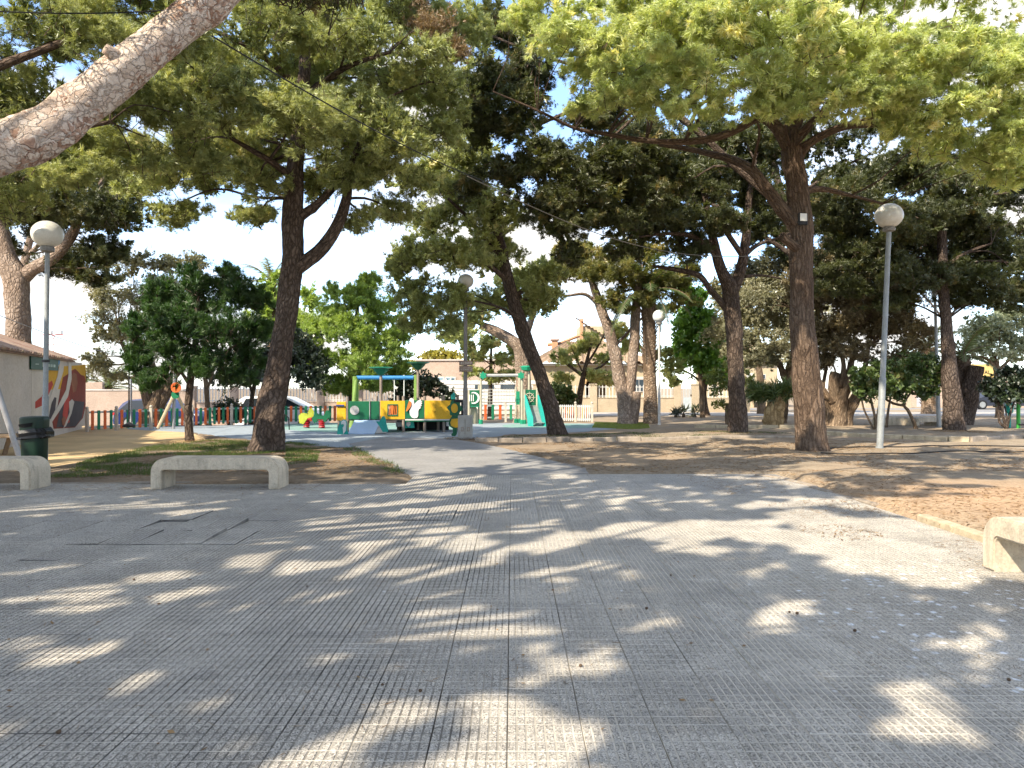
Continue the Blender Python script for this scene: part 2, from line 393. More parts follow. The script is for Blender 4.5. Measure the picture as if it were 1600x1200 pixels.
def tree(name, label, Y, trunk, limbs, clumps, ntri, leafm, barkm, style=PINE, cat="tree", group=None, sub=9, subr=.5, droop=.1, upb=.35,
         twigs=.5, auto=True, tint=.5, shell=.5, limb_r=.045, sides=16, knots=3, coarse=.55, rough=.05, cY=0.0, bough=None, per=2.2):
    """trunk: [(u, v, width px[, dY])], limbs: lists of the same, clumps: [(u, v, ru, rv, dY[, rY])] in photo pixels at depth Y"""
    def pt(q): return P(q[0], q[1], Y + (q[3] if len(q) > 3 else 0))
    def rd(q): return q[2] * .5 / F * (Y + (q[3] if len(q) > 3 else 0))
    tp, tr = [pt(q) for q in trunk], [rd(q) for q in trunk]
    base = Vector((tp[0].x, tp[0].y, 0)); root = thing(name, label, cat, base, 0, group)
    loc = lambda q: Vector(q) - base
    tp[0] = Vector((tp[0].x, tp[0].y, min(tp[0].z, 0) - .08))
    link("trunk", limb_mesh("trunk", [loc(q) for q in tp], tr, barkm, max(sides, 20), rough, .11, knots, .30), root)
    paths = [(np.array([loc(q) for q in tp]), tr)]
    for lb in limbs:
        lp, lr = [loc(pt(q)) for q in lb], [rd(q) for q in lb]
        link("limb", limb_mesh("limb", lp, lr, barkm, 10, rough, .14, 1), root); paths.append((np.array(lp), lr))
    CL = []
    for q in clumps:
        c = P(q[0], q[1], Y + cY + q[4]); s = (Y + cY + q[4]) / F; rx, rz = q[2] * s, q[3] * s
        CL.append([*(loc(c)), rx, (q[5] if len(q) > 5 else .5 * (rx + rz)), rz])
    CL = np.array(CL)
    if auto:
        for c in CL:
            best = None
            for pa, ra in paths:
                lo = 1 if len(pa) > 2 else 0
                for i in range(max(lo, len(pa) // 2), len(pa)):
                    d = np.linalg.norm(pa[i] - c[:3]) + (2.0 if pa[i][2] > c[2] + .5 else 0)
                    if best is None or d < best[0]: best = (d, pa[i], ra[min(i, len(ra) - 1)])
            d, s0, r0 = best
            if d < .3: continue
            e = c[:3] + NR.normal(0, .12, 3); dv = e - s0
            m1 = s0 + dv * .35 + np.array([0, 0, .10 * d]) + NR.normal(0, .05 * d, 3); m2 = s0 + dv * .7 + np.array([0, 0, .08 * d]) + NR.normal(0, .05 * d, 3)
            r = min(r0 * .5, limb_r * (.5 + .25 * d ** .5)); r = max(r, .012)
            link("limb", limb_mesh("limb", [s0, m1, m2, e], [r, r * .8, r * .6, r * .3], barkm, 7, rough, .25, 0), root)
    ntri *= .30 if bough else .62
    V, T, tv, b, t = foliage(CL, ntri, style, sub, subr, droop, upb, shell, tint)
    if coarse > 0 and ntri > 6000:
        V2, T2, tv2, _, _ = foliage(CL, ntri * coarse, style, sub, subr * 1.15, droop, upb, .12, tint, True)
        T = np.concatenate([T, T2 + len(V)]); V = np.concatenate([V, V2]); tv = np.concatenate([tv, tv2])
    if Y < 13 and T.shape[0] * 3 == len(V): V, T, tv = carve(V, T, tv, base)
    crown = link("crown", np_mesh("crown", V, T, leafm, {"tint": ('FLOAT', tv)}), root)
    if bough: add_boughs(crown, CL, bough, leafm, per)
    if twigs > 0:
        k = NR.random(len(b)) < twigs
        tw = link("twigs", twig_mesh("twigs", b[k], t[k], barkm), root); tag(tw, kind="stuff")
    return root

# holes cut into the canopy on purpose, so sun patches land at these places
GAPS = [(700, 985, .26), (610, 1000, .28), (520, 1012, .24), (640, 955, .22), (720, 962, .18), (60, 950, .33), (170, 930, .33), (265, 925, .28), (350, 955, .2), (230, 900, .26), (40, 1003, .24), (420, 880, .36), (505, 868, .36), (570, 848, .36), (520, 820, .36),
        (600, 800, .4), (680, 792, .42), (780, 795, .36), (860, 832, .36), (955, 820, .42), (1050, 832, .45), (1150, 826, .48), (1245, 832, .48), (1105, 862, .34), (1200, 792, .36), (1350, 822, .6), (1420, 850, .6), (1480, 872, .55), (1385, 884, .4), (1530, 900, .5), (1560, 870, .55), (1300, 1060, .19), (1400, 1072, .2), (1500, 1110, .2), (1390, 1112, .15),
        (480, 1122, .13), (560, 1092, .13), (640, 1100, .16), (740, 1082, .18), (800, 1092, .13), (830, 1132, .13), (40, 1140, .18), (150, 1130, .13), (850, 987, .12), (900, 1002, .16), (1000, 977, .16), (820, 902, .2), (960, 892, .2), (330, 1015, .15), (1560, 1010, .2), (1180, 905, .2),
        (1450, 800, .7), (1520, 790, .75), (1400, 792, .5), (1560, 812, .75), (1600, 830, .8), (1240, 716, .45), (1050, 712, .4), (940, 726, .35), (1130, 700, .4), (1500, 762, .4), (1340, 742, .35), (1430, 725, .4), (150, 722, .3), (205, 712, .35), (700, 770, .3), (420, 770, .25), (100, 790, .35), (300, 800, .3)]
_gr = random.Random(5); CARVE = []
for (u_, v_, r_) in GAPS:
    g_ = G(u_, v_); r_ = r_ * (.8 if v_ > 1040 else 1)
    for q_ in range(3): CARVE.append((g_ + Vector((_gr.gauss(0, r_ * .75), _gr.gauss(0, r_ * .5), 0)), r_ * _gr.uniform(.45, .85)))
for (u_, v_, y_) in ((-40, 245, 6.1), (10, 225, 6.15), (60, 208, 6.2), (110, 176, 6.3), (150, 146, 6.35), (190, 112, 6.4), (230, 80, 6.5), (270, 50, 6.55), (310, 18, 6.6)): CARVE.append((P(u_, v_, y_), .36))
CARVE += [(Vector((4.0, 5.7, .42)), .5), (Vector((4.0, 6.1, .3)), .4), (Vector((4.1, 5.1, .42)), .45)]
def carve(V, T, tv, loc):
    """drop needles that stand in the sun's way to the open places"""
    s = np.array(TO_SUN); C = V.reshape(-1, 3, 3).mean(1) + np.array(loc); keep = np.ones(len(C), bool)
    for p_, r_ in CARVE:
        d = C - np.array(p_); t = d @ s; keep &= ~((t > .4) & (np.linalg.norm(d - t[:, None] * s, axis=1) < r_))
    V = V.reshape(-1, 3, 3)[keep].reshape(-1, 3); n = len(V)
    return V, np.arange(n).reshape(-1, 3), tv.reshape(-1, 3)[keep].ravel()
# ------------------------------------------------------------------ the ground and everything flat
def sstep(a, b, x): t = np.clip((x - a) / (b - a), 0, 1); return t * t * (3 - 2 * t)
def vnoise(x, y, s, seed=0):
    """smooth value noise"""
    r = np.random.default_rng(seed).random((64, 64)); fx, fy = x / s, y / s
    ix, iy = np.floor(fx).astype(int), np.floor(fy).astype(int); tx, ty = fx - ix, fy - iy
    tx, ty = tx * tx * (3 - 2 * tx), ty * ty * (3 - 2 * ty); g = lambda a, b: r[a % 64, b % 64]
    return (g(ix, iy) * (1 - tx) + g(ix + 1, iy) * tx) * (1 - ty) + (g(ix, iy + 1) * (1 - tx) + g(ix + 1, iy + 1) * tx) * ty

PX0, PX1, PY0, PY1 = -17.9, 4.46, -16.0, 12.81      # the paved square
def pave_back(x): return np.where(x < -1.75, 11.53 + .0 * x, PY1)
PATH = [G(642, 744.5), G(921, 740.5), G(860, 720), G(790, 702), G(735, 691), G(680, 684), G(600, 684), G(545, 694), G(570, 706), G(600, 722)]
def road_drop(x, y): return -.62 * sstep(28.5, 33, y) * sstep(3, -4, x)
def zg(x, y):
    x, y = np.asarray(x, float), np.asarray(y, float)
    z = .045 * (vnoise(x, y, 2.3, 1) - .45) + .03 * (vnoise(x, y, .7, 2) - .5) + .012 * (vnoise(x, y, .31, 5) - .5)
    z = z * np.where(y < 33, 1, .25) + road_drop(x, y)
    # the bed right of the square lies a little higher
    z = z + .05 * sstep(4.4, 5.6, x) * sstep(30, 26, y) + .02
    # paved surfaces are cut in
    inside = (x > PX0) & (x < PX1) & (y > PY0) & (y < pave_back(x))
    z = np.where(inside, -.09, z)
    return z
def in_poly(x, y, poly):
    c = np.zeros(np.shape(x), bool); n = len(poly)
    for i in range(n):
        x1, y1 = poly[i][0], poly[i][1]; x2, y2 = poly[(i + 1) % n][0], poly[(i + 1) % n][1]
        c ^= ((y1 > y) != (y2 > y)) & (x < (x2 - x1) * (y - y1) / (y2 - y1 + 1e-12) + x1)
    return c

PLAY = [G(300, 676), G(345, 684), G(420, 690), G(480, 695), G(545, 699), G(600, 692), G(640, 688), G(690, 686), G(722, 687.5), G(790, 681), G(860, 677.5),
        G(905, 675), G(975, 669), G(985, 665.5), Vector((5.2, 30.5, 0)), Vector((-1, 31.0, 0)), Vector((-8, 30, 0)), Vector((-13, 28.3, 0)), Vector((-13.5, 26.5, 0))]
SAND = [Vector((-16, 12.6, 0)), G(-60, 722), G(60, 735), G(105, 727), G(170, 711), G(250, 697), G(330, 689.5), G(300, 676), Vector((-13.5, 26.5, 0)), Vector((-13, 28.6, 0)), Vector((-30, 28.6, 0)), Vector((-30, 12.6, 0))]

def axis(lo, hi, st, far):
    a = list(np.arange(lo, hi + 1e-6, st)); s = st; up, dn = [], []
    x = a[-1]
    while x < far: s *= 1.35; x += s; up.append(x)
    s, x = st, a[0]
    while x > -far: s *= 1.35; x -= s; dn.append(x)
    return np.array(dn[::-1] + a + up)
gx, gy = axis(-14, 18, .26, 900), axis(4.0, 33, .26, 900)
GX, GY = np.meshgrid(gx, gy, indexing='ij'); GZ = zg(GX, GY)
GZ = np.where(in_poly(GX, GY, PATH) | in_poly(GX, GY, PLAY) | in_poly(GX, GY, SAND), -.05, GZ)
nx, ny = GX.shape; ii, jj = np.meshgrid(np.arange(nx - 1), np.arange(ny - 1), indexing='ij')
GF = np.stack([ii * ny + jj, (ii + 1) * ny + jj, (ii + 1) * ny + jj + 1, ii * ny + jj + 1], -1).reshape(-1, 4)

m_dirt = mat("bare_earth", (.25, .18, .12), .95, 0, .1); k = N(m_dirt); p = k.pos()
flat = k.scale(p, (1, 1, 0))
a = k.noise(flat, .35, 5); b = k.noise(flat, 2.4, 7, .65); c = k.noise(flat, 22, 4, .7); sep = k.n("ShaderNodeSeparateXYZ"); k.l(p, sep.inputs[0])
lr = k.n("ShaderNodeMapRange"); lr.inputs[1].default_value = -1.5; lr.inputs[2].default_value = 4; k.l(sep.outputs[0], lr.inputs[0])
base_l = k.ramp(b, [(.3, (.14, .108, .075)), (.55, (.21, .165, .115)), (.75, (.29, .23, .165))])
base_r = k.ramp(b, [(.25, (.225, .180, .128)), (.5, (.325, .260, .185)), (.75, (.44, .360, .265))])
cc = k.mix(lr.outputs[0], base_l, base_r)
cc = k.mix(k.ramp(a, [(.45, 0.0), (.68, .7)]), cc, (.44, .32, .21))
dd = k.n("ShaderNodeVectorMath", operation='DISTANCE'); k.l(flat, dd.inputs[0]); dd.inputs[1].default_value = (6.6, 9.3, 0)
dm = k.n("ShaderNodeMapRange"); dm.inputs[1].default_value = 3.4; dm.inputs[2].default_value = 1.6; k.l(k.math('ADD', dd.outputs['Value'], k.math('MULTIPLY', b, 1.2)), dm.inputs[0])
cc = k.mix(dm.outputs[0], cc, k.ramp(b, [(.3, (.44, .29, .175)), (.7, (.56, .39, .25))]))  # brighter orange by the kerb paints the sunlit patch into the earth colour
cc = k.mix(.38, cc, k.ramp(c, [(.3, .15), (.7, .85)]), 'OVERLAY')
peb = k.voro(flat, 28, 'F1', 'Distance'); cc = k.mix(k.ramp(peb, [(.06, .6), (.16, 0.0)]), cc, (.48, .40, .31))
k.col(cc); k.bump(k.math('ADD', k.math('MULTIPLY', b, 1.2), k.math('MULTIPLY', c, .6)), .8, .05)
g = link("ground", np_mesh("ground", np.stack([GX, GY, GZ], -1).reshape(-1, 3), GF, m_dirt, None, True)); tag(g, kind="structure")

# --- paving: a concrete bed, tiles laid in it one by one
m_bed = worn("mortar", (.24, .225, .20), .95, .3, 5)
m_pad = mat("terrazzo", (.4, .4, .4), .62, 0, .35); k = N(m_pad); p = k.pos(); flat = k.scale(p, (1, 1, 0))
fl = k.voro(flat, 170, 'F1', 'Color'); flb = k.n("ShaderNodeRGBToBW"); k.l(fl, flb.inputs[0])
big = k.noise(flat, .55, 5, .6); mid = k.noise(flat, 3.2, 6, .65)
rnd = k.n("ShaderNodeObjectInfo").outputs['Random']
tone = k.ramp(big, [(.3, (.335, .312, .275)), (.55, (.41, .378, .328)), (.75, (.49, .448, .38))])
tone = k.mix(.5, tone, k.ramp(mid, [(.3, .3), (.7, .7)]), 'OVERLAY')
tone = k.mix(.7, tone, k.ramp(flb.outputs[0], [(.18, .06), (.36, .42), (.62, .56), (.82, .95)]), 'OVERLAY')
tone = k.mix(.35, tone, k.ramp(rnd, [(0, .38), (1, .62)]), 'OVERLAY')
# droppings and lime stains, thickest by the bench on the open side of the square
sp = k.n("ShaderNodeSeparateXYZ"); k.l(p, sp.inputs[0])
vd = k.n("ShaderNodeVectorMath", operation='DISTANCE'); k.l(flat, vd.inputs[0]); vd.inputs[1].default_value = (3.3, 4.9, 0)
near = k.n("ShaderNodeMapRange"); near.inputs[1].default_value = 2.1; near.inputs[2].default_value = .3; k.l(vd.outputs['Value'], near.inputs[0])
spot = k.voro(k.mix(.05, flat, k.noise(flat, 14, 3), 'ADD'), 9.5, 'F1', 'Distance'); patch = k.noise(flat, 2.6, 5, .7)
hit = k.math('MULTIPLY', k.ramp(spot, [(.14, 1.0), (.27, 0.0)]), k.ramp(k.math('MULTIPLY', patch, k.math('ADD', near.outputs[0], .35)), [(.29, 0.0), (.44, 1.0)]))
tone = k.mix(hit, tone, (.80, .82, .85))
few = k.voro(flat, 1.7, 'F1', 'Distance'); tone = k.mix(k.ramp(few, [(.022, .85), (.03, 0.0)]), tone, (.8, .8, .8))
gum = k.voro(k.scale(p, (1.13, 1, 0)), 1.1, 'F1', 'Distance'); tone = k.mix(k.ramp(gum, [(.02, .8), (.026, 0.0)]), tone, (.05, .05, .05))
stain = k.noise(k.scale(p, (.8, 1.7, 0)), .9, 6, .7); tone = k.mix(k.ramp(stain, [(.50, 0.0), (.72, .42)]), tone, (.22, .21, .20))
k.col(tone); k.rough(k.ramp(mid, [(.3, .48), (.7, .75)])); k.bump(k.math('ADD', flb.outputs[0], mid), .22, .006)
m_grv = mat("groove_dust", (.2, .2, .19), .95, 0, .1); k = N(m_grv); p = k.pos(); flat = k.scale(p, (1, 1, 0))
sx_ = k.n("ShaderNodeSeparateXYZ"); k.l(p, sx_.inputs[0]); mr = k.n("ShaderNodeMapRange"); mr.inputs[1].default_value = -1.5; mr.inputs[2].default_value = 2.2; k.l(sx_.outputs[0], mr.inputs[0])
g1 = k.noise(flat, .9, 6, .65)
k.col(k.mix(k.ramp(k.math('ADD', k.math('MULTIPLY', mr.outputs[0], .35), k.math('MULTIPLY', g1, .8)), [(.42, 0.0), (.68, 1.0)]), (.13, .122, .11), (.70, .65, .56)))

m_dst = mat("packed_dust", (.4, .38, .34), .95, 0, .1); k = N(m_dst); p = k.pos(); flat = k.scale(p, (1, 1, 0))
k.col(k.ramp(k.noise(flat, 1.3, 6, .65), [(.35, (.42, .39, .34)), (.65, (.74, .69, .60))]))
TX, TY = .32, .64
def tile_geo(seed, pads=True, lo=-.034, ny_=8):
    r = random.Random(seed); mb = MB(); e = .0019; gz = -.0028
    mb.box(e, TX - e, e, TY - e, lo, gz, 1)
    if not pads:
        mb = MB(); mb.box(e, TX - e, e, TY - e, lo, 0.0, 0, b=.003); return mb
    nx_ = 8; px, py = TX / nx_, TY / ny_; gw = .0042
    for j in range(1, ny_):                # dust packed nearly flush in the cross grooves
        z_ = -.0007 + r.uniform(-.0006, .0003); n = len(mb.v); y_ = j * py
        mb.v += [(e, y_ - gw * .8, z_), (TX - e, y_ - gw * .8, z_), (TX - e, y_ + gw * .8, z_), (e, y_ + gw * .8, z_)]; mb.f.append((n, n + 1, n + 2, n + 3)); mb.mi.append(2)
    for i in range(nx_):
        for j in range(ny_):
            x0, x1 = i * px + gw, (i + 1) * px - gw; y0, y1 = j * py + gw, (j + 1) * py - gw
            c = .0012; h = r.uniform(-.0005, .0002); n = len(mb.v)
            mb.v += [(x0, y0, gz), (x1, y0, gz), (x1, y1, gz), (x0, y1, gz), (x0 + c, y0 + c, h), (x1 - c, y0 + c, h), (x1 - c, y1 - c, h), (x0 + c, y1 - c, h)]
            for f in ((4, 5, 6, 7), (0, 1, 5, 4), (1, 2, 6, 5), (2, 3, 7, 6), (3, 0, 4, 7)): mb.f.append(tuple(n + q for q in f)); mb.mi.append(0)
    return mb
geos = [tile_geo(s) for s in range(3)] + [tile_geo(9, False)]
tile_me = [gq.mesh("tile", [m_pad, m_grv, m_dst]) for gq in geos]
bedm = MB().box(PX0, PX1, PY0, 11.53, -.30, -.036).box(-1.75, PX1, 11.53, PY1, -.30, -.036)
paving = bedm.obj("paving", m_bed); tag(paving, kind="structure")
X0, Y0 = 2.54 - TX * 40, 3.21 - TY
tiles = []
for i in range(-24, 47):
    for j in range(-2, 16):
        x, y = X0 + i * TX, Y0 + j * TY
        if x < PX0 or x + TX > PX1 + .06: continue
        if y + TY > float(pave_back(np.array(x + .1))) + .02: continue
        vis = abs(x + TX / 2) < .685 * (y + TY) + .2 and y + TY > 2.85
        tiles.append((0 if vis else 1, y, abs(x), x))
tiles.sort()
def tile_kind(x, y):
    if y > 10.1 and x > .8: return 3
    return R.randrange(3)
LOOSE = [G(300, 842), G(215, 832), G(345, 826), G(150, 848), G(680, 800), G(255, 815)]
def tile_pose(x, y):
    c = Vector((x + TX / 2, y + TY / 2, 0)); up = min((c - q).length for q in LOOSE) < .42
    s = .0022 if not up else .02
    if y > 10.1 and x > .8: return Matrix.Translation((x, y, R.gauss(0, .0004)))
    dz = R.gauss(0, .0007) + (.009 if up else 0)
    dz += .02 * float(vnoise(np.array(x), np.array(y), 2.6, 8) - .5) * .35
    return Matrix.Translation((x, y, dz)) @ Matrix.Rotation(R.gauss(0, s), 4, 'X') @ Matrix.Rotation(R.gauss(0, s), 4, 'Y') @ Matrix.Rotation(R.gauss(0, .0012), 4, 'Z')
for n, (nv, y, ax, x) in enumerate(tiles[:300]):
    o = link("tile", tile_me[tile_kind(x, y)], paving); o.matrix_basis = tile_pose(x, y)
Vs, Fs, Ms, off = [], [], [], 0
gn = [(np.array(q.v), np.array(q.f if not any(len(f) != 4 for f in q.f) else [], dtype=int), np.array(q.mi)) for q in geos]
flat4 = MB().box(.0022, TX - .0022, .0022, TY - .0022, -.034, 0, 0); gn[3] = (np.array(flat4.v), np.array(flat4.f), np.array(flat4.mi))
for nv, y, ax, x in tiles[300:]:
    v, f, mi_ = gn[3 if abs(x + TX / 2) > .68 * (y + TY) + .7 else tile_kind(x, y)]; M = np.array(tile_pose(x, y))
    Vs.append(v @ M[:3, :3].T + M[:3, 3]); Fs.append(f + off); Ms.append(mi_); off += len(v)
me = np_mesh("tile", np.concatenate(Vs), np.concatenate(Fs), [m_pad, m_grv, m_dst]); me.polygons.foreach_set('material_index', np.concatenate(Ms).astype(np.int32))
o = link("tile", me, paving); tag(o, kind="stuff")
# plain paving behind the camera, where no tile can be told apart
o = MB().box(PX0, PX1, PY0, Y0 - 2 * TY - .01, -.034, -.002).obj("paving_rear", m_pad, paving)

# concrete edging strip along the back of the square
m_conc = worn("edging_concrete", (.27, .235, .19), .9, .3, 4)
def strip(mb, pts, w, z0, z1):
    for a_, b_ in zip(pts[:-1], pts[1:]):
        a_, b_ = Vector(a_), Vector(b_); d = (b_ - a_); L = d.length; ang = math.atan2(d.y, d.x)
        mb.box(.004, L - .004, -w / 2, w / 2, z0, z1, M=Matrix.Translation((a_.x, a_.y, 0)) @ Matrix.Rotation(ang, 4, 'Z'), b=.008)
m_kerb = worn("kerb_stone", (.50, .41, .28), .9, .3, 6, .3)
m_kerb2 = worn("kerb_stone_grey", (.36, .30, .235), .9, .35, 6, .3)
def kerb(label, pts, blk, w, z0, z1, m, group, wob=.02):
    root = thing("stone_kerb", label, "kerb", (pts[0][0], pts[0][1], 0), 0, group)
    protos = [MB().box(-blk / 2 + .006, blk / 2 - .006, -w / 2, w / 2, z0, z1 + R.uniform(-.012, .012), b=.014).mesh("block", m) for _ in range(3)]
    for a_, b_ in zip(pts[:-1], pts[1:]):
        a_, b_ = Vector((a_[0], a_[1], 0)), Vector((b_[0], b_[1], 0)); d = b_ - a_; L = d.length; n = max(1, round(L / blk)); ang = math.atan2(d.y, d.x)
        for i in range(n):
            q = a_ + d * ((i + .5) / n); o = link("block", R.choice(protos), root)
            o.matrix_basis = Matrix.Translation((q.x + R.gauss(0, wob * .4), q.y + R.gauss(0, wob * .5), R.gauss(0, .006))) @ Matrix.Rotation(ang + R.gauss(0, wob), 4, 'Z') @ Matrix.Diagonal((L / n / blk, 1, 1, 1))
            o.matrix_parent_inverse = Matrix.Translation(-root.location)
    return root
kerb("low concrete edging between the square and the earth bed behind the bench", [(-12, 11.56), (-1.8, 11.56)], 1.0, .10, -.2, .012, m_conc, "bed kerbs", .004)
kerb("pale kerb along the edge of the square beside the sunlit dirt and bench", [(4.52, 8.35), (4.52, 5.0)], .62, .12, -.2, .075, m_kerb, "bed kerbs", .012)
kerb("broken kerb bits sunk in dirt at the far corner of the square", [(3.9, 13.1), (4.35, 12.2), (4.5, 10.6), (4.54, 9.5)], .5, .11, -.2, .02, m_kerb2, "bed kerbs", .06)
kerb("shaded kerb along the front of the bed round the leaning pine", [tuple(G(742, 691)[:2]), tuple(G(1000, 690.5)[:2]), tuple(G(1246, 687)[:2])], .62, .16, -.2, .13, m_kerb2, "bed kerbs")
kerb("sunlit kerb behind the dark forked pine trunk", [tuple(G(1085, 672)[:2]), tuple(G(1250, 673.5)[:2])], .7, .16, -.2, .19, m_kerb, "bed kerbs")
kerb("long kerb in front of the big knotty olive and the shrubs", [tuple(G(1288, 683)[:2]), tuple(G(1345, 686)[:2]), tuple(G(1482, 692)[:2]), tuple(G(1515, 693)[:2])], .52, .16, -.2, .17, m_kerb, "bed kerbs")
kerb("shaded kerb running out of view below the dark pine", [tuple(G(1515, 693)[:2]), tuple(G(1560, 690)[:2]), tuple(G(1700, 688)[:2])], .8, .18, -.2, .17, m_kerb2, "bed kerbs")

def flat_poly(name, poly, z, m, th=.06):
    mb = MB(); n = len(poly)
    mb.v = [(q[0], q[1], z) for q in poly] + [(q[0], q[1], z - th) for q in poly]
    mb.f = [tuple(range(n))] + [(i, i + n, (i + 1) % n + n, (i + 1) % n) for i in range(n)]; mb.mi = [0] * len(mb.f)
    o = mb.obj(name, m); return tag(o, kind="structure")
def smooth_poly(poly, n=4):
    out = []; L = len(poly)
    for i in range(L):
        a_, b_, c_, d_ = [np.array(poly[(i + q) % L][:2], float) for q in (-1, 0, 1, 2)]
        for j in range(n):
            t = j / n; out.append(.5 * (2 * b_ + (c_ - a_) * t + (2 * a_ - 5 * b_ + 4 * c_ - d_) * t * t + (3 * b_ - a_ - 3 * c_ + d_) * t ** 3))
    return out
m_path = worn("path_concrete", (.285, .275, .26), .85, .16, 1.2, .15)
m_rub = worn("playground_rubber_grey", (.30, .345, .375), .9, .10, 1.5, .1)
m_mint = worn("playground_rubber_mint", (.22, .36, .32), .9, .12, 1.5, .1)
m_sand = mat("yellow_sand", (.6, .45, .25), .95, 0, .1); k = N(m_sand); p = k.pos(); a = k.noise(p, .8, 6, .6); b = k.noise(p, 30, 3)
k.col(k.mix(.35, k.ramp(a, [(.3, (.44, .32, .18)), (.6, (.62, .45, .24)), (.8, (.68, .53, .33))]), k.ramp(b, [(.3, .3), (.7, .7)]), 'OVERLAY')); k.bump(a, .5, .05)
flat_poly("playground_floor", smooth_poly(PLAY, 3), .006, m_rub)
flat_poly("path", [PATH[0], PATH[1], *[Vector((*q, 0)) for q in smooth_poly(PATH, 3)[3:15]], *PATH[6:]], .016, m_path)
flat_poly("sand_path", SAND, .0, m_sand)
flat_poly("mint_safety_floor", smooth_poly([G(432, 668), G(470, 673.5), G(560, 676.5), G(640, 675), G(700, 672), G(715, 667), G(640, 662), G(520, 661), G(450, 663)], 3), .0105, m_mint, .003)
flat_poly("mint_slide_floor", smooth_poly([G(790, 668), G(860, 669.5), G(930, 668.5), G(965, 665.5), G(900, 662.5), G(800, 663)], 3), .0105, m_mint, .003)
m_asph = worn("pale_asphalt", (.27, .265, .26), .9, .15, 1.0)
m_walk = worn("sidewalk_concrete", (.46, .42, .37), .9, .15, 1.5)
o = MB().box(-40, -1.0, 33.4, 39.0, -.72, -.588).obj("road", m_asph); tag(o, kind="structure")
o = MB().box(3.0, 70, 38.4, 43.2, -.1, .03).obj("sidewalk", m_walk); tag(o, kind="structure")
o = MB().box(13.5, 90, 43.2, 52.5, -.1, .022).obj("road", m_asph); tag(o, kind="structure")

# --- grass, litter
m_grass = leafy("grass_blades", (.045, .075, .018), (.12, .17, .04), None, .3, .03)
def grass(name, poly, n, hgt=(.03, .08), seed=0, thr=.5, s=.8, m=m_grass, w=.008, tint=.5, z=0.0):
    P_ = np.array([q[:2] for q in poly]); r = np.random.default_rng(seed); lo, hi = P_.min(0), P_.max(0)
    xy = r.uniform(lo, hi, (n * 4, 2)); keep = in_poly(xy[:, 0], xy[:, 1], poly)
    keep &= (.6 * vnoise(xy[:, 0], xy[:, 1], s, seed + 3) + .4 * vnoise(xy[:, 0], xy[:, 1], s * .3, seed + 4)) > thr + r.normal(0, .06, len(xy))
    xy = xy[keep][:n]; c = len(xy)
    b = np.stack([xy[:, 0], xy[:, 1], np.maximum(zg(xy[:, 0], xy[:, 1]), -.02) + z], 1)
    d = unit(np.stack([r.normal(0, .5, c), r.normal(0, .5, c), np.ones(c)], 1)); wv = unit(np.stack([r.normal(size=c), r.normal(size=c), np.zeros(c)], 1)) * w * .5
    h = r.uniform(*hgt, c)[:, None]; V = np.stack([b - wv, b + wv, b + d * h], 1).reshape(-1, 3)
    t = np.clip(r.normal(tint, .2, c), 0, 1)
    o = link(name, np_mesh(name, V, np.arange(3 * c).reshape(-1, 3), m, {"tint": ('FLOAT', np.repeat(t, 3))})); return tag(o, kind="stuff")
grass("grass", [G(75, 748), G(120, 728), G(170, 712), G(250, 698), G(330, 690), G(420, 691), G(560, 700), G(480, 703), G(400, 712), G(330, 722), G(240, 745)], 26000, seed=1, thr=.46)
grass("grass", [G(440, 728), G(450, 704), G(500, 706), G(495, 724)], 3500, seed=2, thr=.42, s=.5)
grass("grass", [G(535, 702), G(560, 700), G(605, 722), G(642, 743), G(610, 743), G(560, 718)], 3000, seed=3, thr=.45, s=.4)
grass("grass", [G(735, 686), G(860, 680), G(1000, 676), G(1150, 678), G(1240, 680), G(1000, 689), G(760, 690)], 9000, (.02, .05), seed=5, thr=.52, tint=.35)
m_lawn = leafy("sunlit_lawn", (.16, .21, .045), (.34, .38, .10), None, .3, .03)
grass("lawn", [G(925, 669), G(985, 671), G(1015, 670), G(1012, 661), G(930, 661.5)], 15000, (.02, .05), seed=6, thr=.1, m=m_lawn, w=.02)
m_litter = leafy("dry_needles", (.14, .08, .04), (.34, .22, .11), None, .1, .02)
def litter(name, poly, n, ln, w, seed, thr, m=m_litter, z=.006, zf=None):
    P_ = np.array([q[:2] for q in poly]); r = np.random.default_rng(seed); lo, hi = P_.min(0), P_.max(0); xy = r.uniform(lo, hi, (n * 3, 2))
    keep = in_poly(xy[:, 0], xy[:, 1], poly) & (vnoise(xy[:, 0], xy[:, 1], 1.1, seed) > thr); xy = xy[keep][:n]; c = len(xy)
    zz = (zg(xy[:, 0], xy[:, 1]) if zf is None else np.full(c, zf)) + z
    b = np.stack([xy[:, 0], xy[:, 1], zz], 1); a_ = r.uniform(0, 6.28, c); d = np.stack([np.cos(a_), np.sin(a_), r.normal(.05, .12, c)], 1); s_ = np.stack([-np.sin(a_), np.cos(a_), r.normal(0, .3, c)], 1)
    L = r.uniform(*ln, c)[:, None]; W = r.uniform(*w, c)[:, None]
    V = np.stack([b - d * L / 2, b + s_ * W, b + d * L / 2, b - s_ * W], 1).reshape(-1, 3)
    o = link(name, np_mesh(name, V, np.arange(4 * c).reshape(-1, 4), m, {"tint": ('FLOAT', np.repeat(r.random(c), 4))})); return tag(o, kind="stuff")
litter("needle_litter", [G(60, 752), G(330, 692), G(560, 702), G(640, 743)], 7000, (.05, .12), (.003, .006), 21, .35)
litter("needle_litter", [G(930, 740), G(760, 694), G(1240, 690), G(1700, 700), G(1700, 860), G(1440, 825), G(1240, 752)], 16000, (.05, .12), (.003, .007), 22, .38)
litter("needle_litter", [(-9, 3.2), (4.3, 3.2), (4.3, 12.6), (-1.8, 12.6), (-9, 11.4)], 1500, (.05, .11), (.0012, .0022), 31, .5, zf=.003)
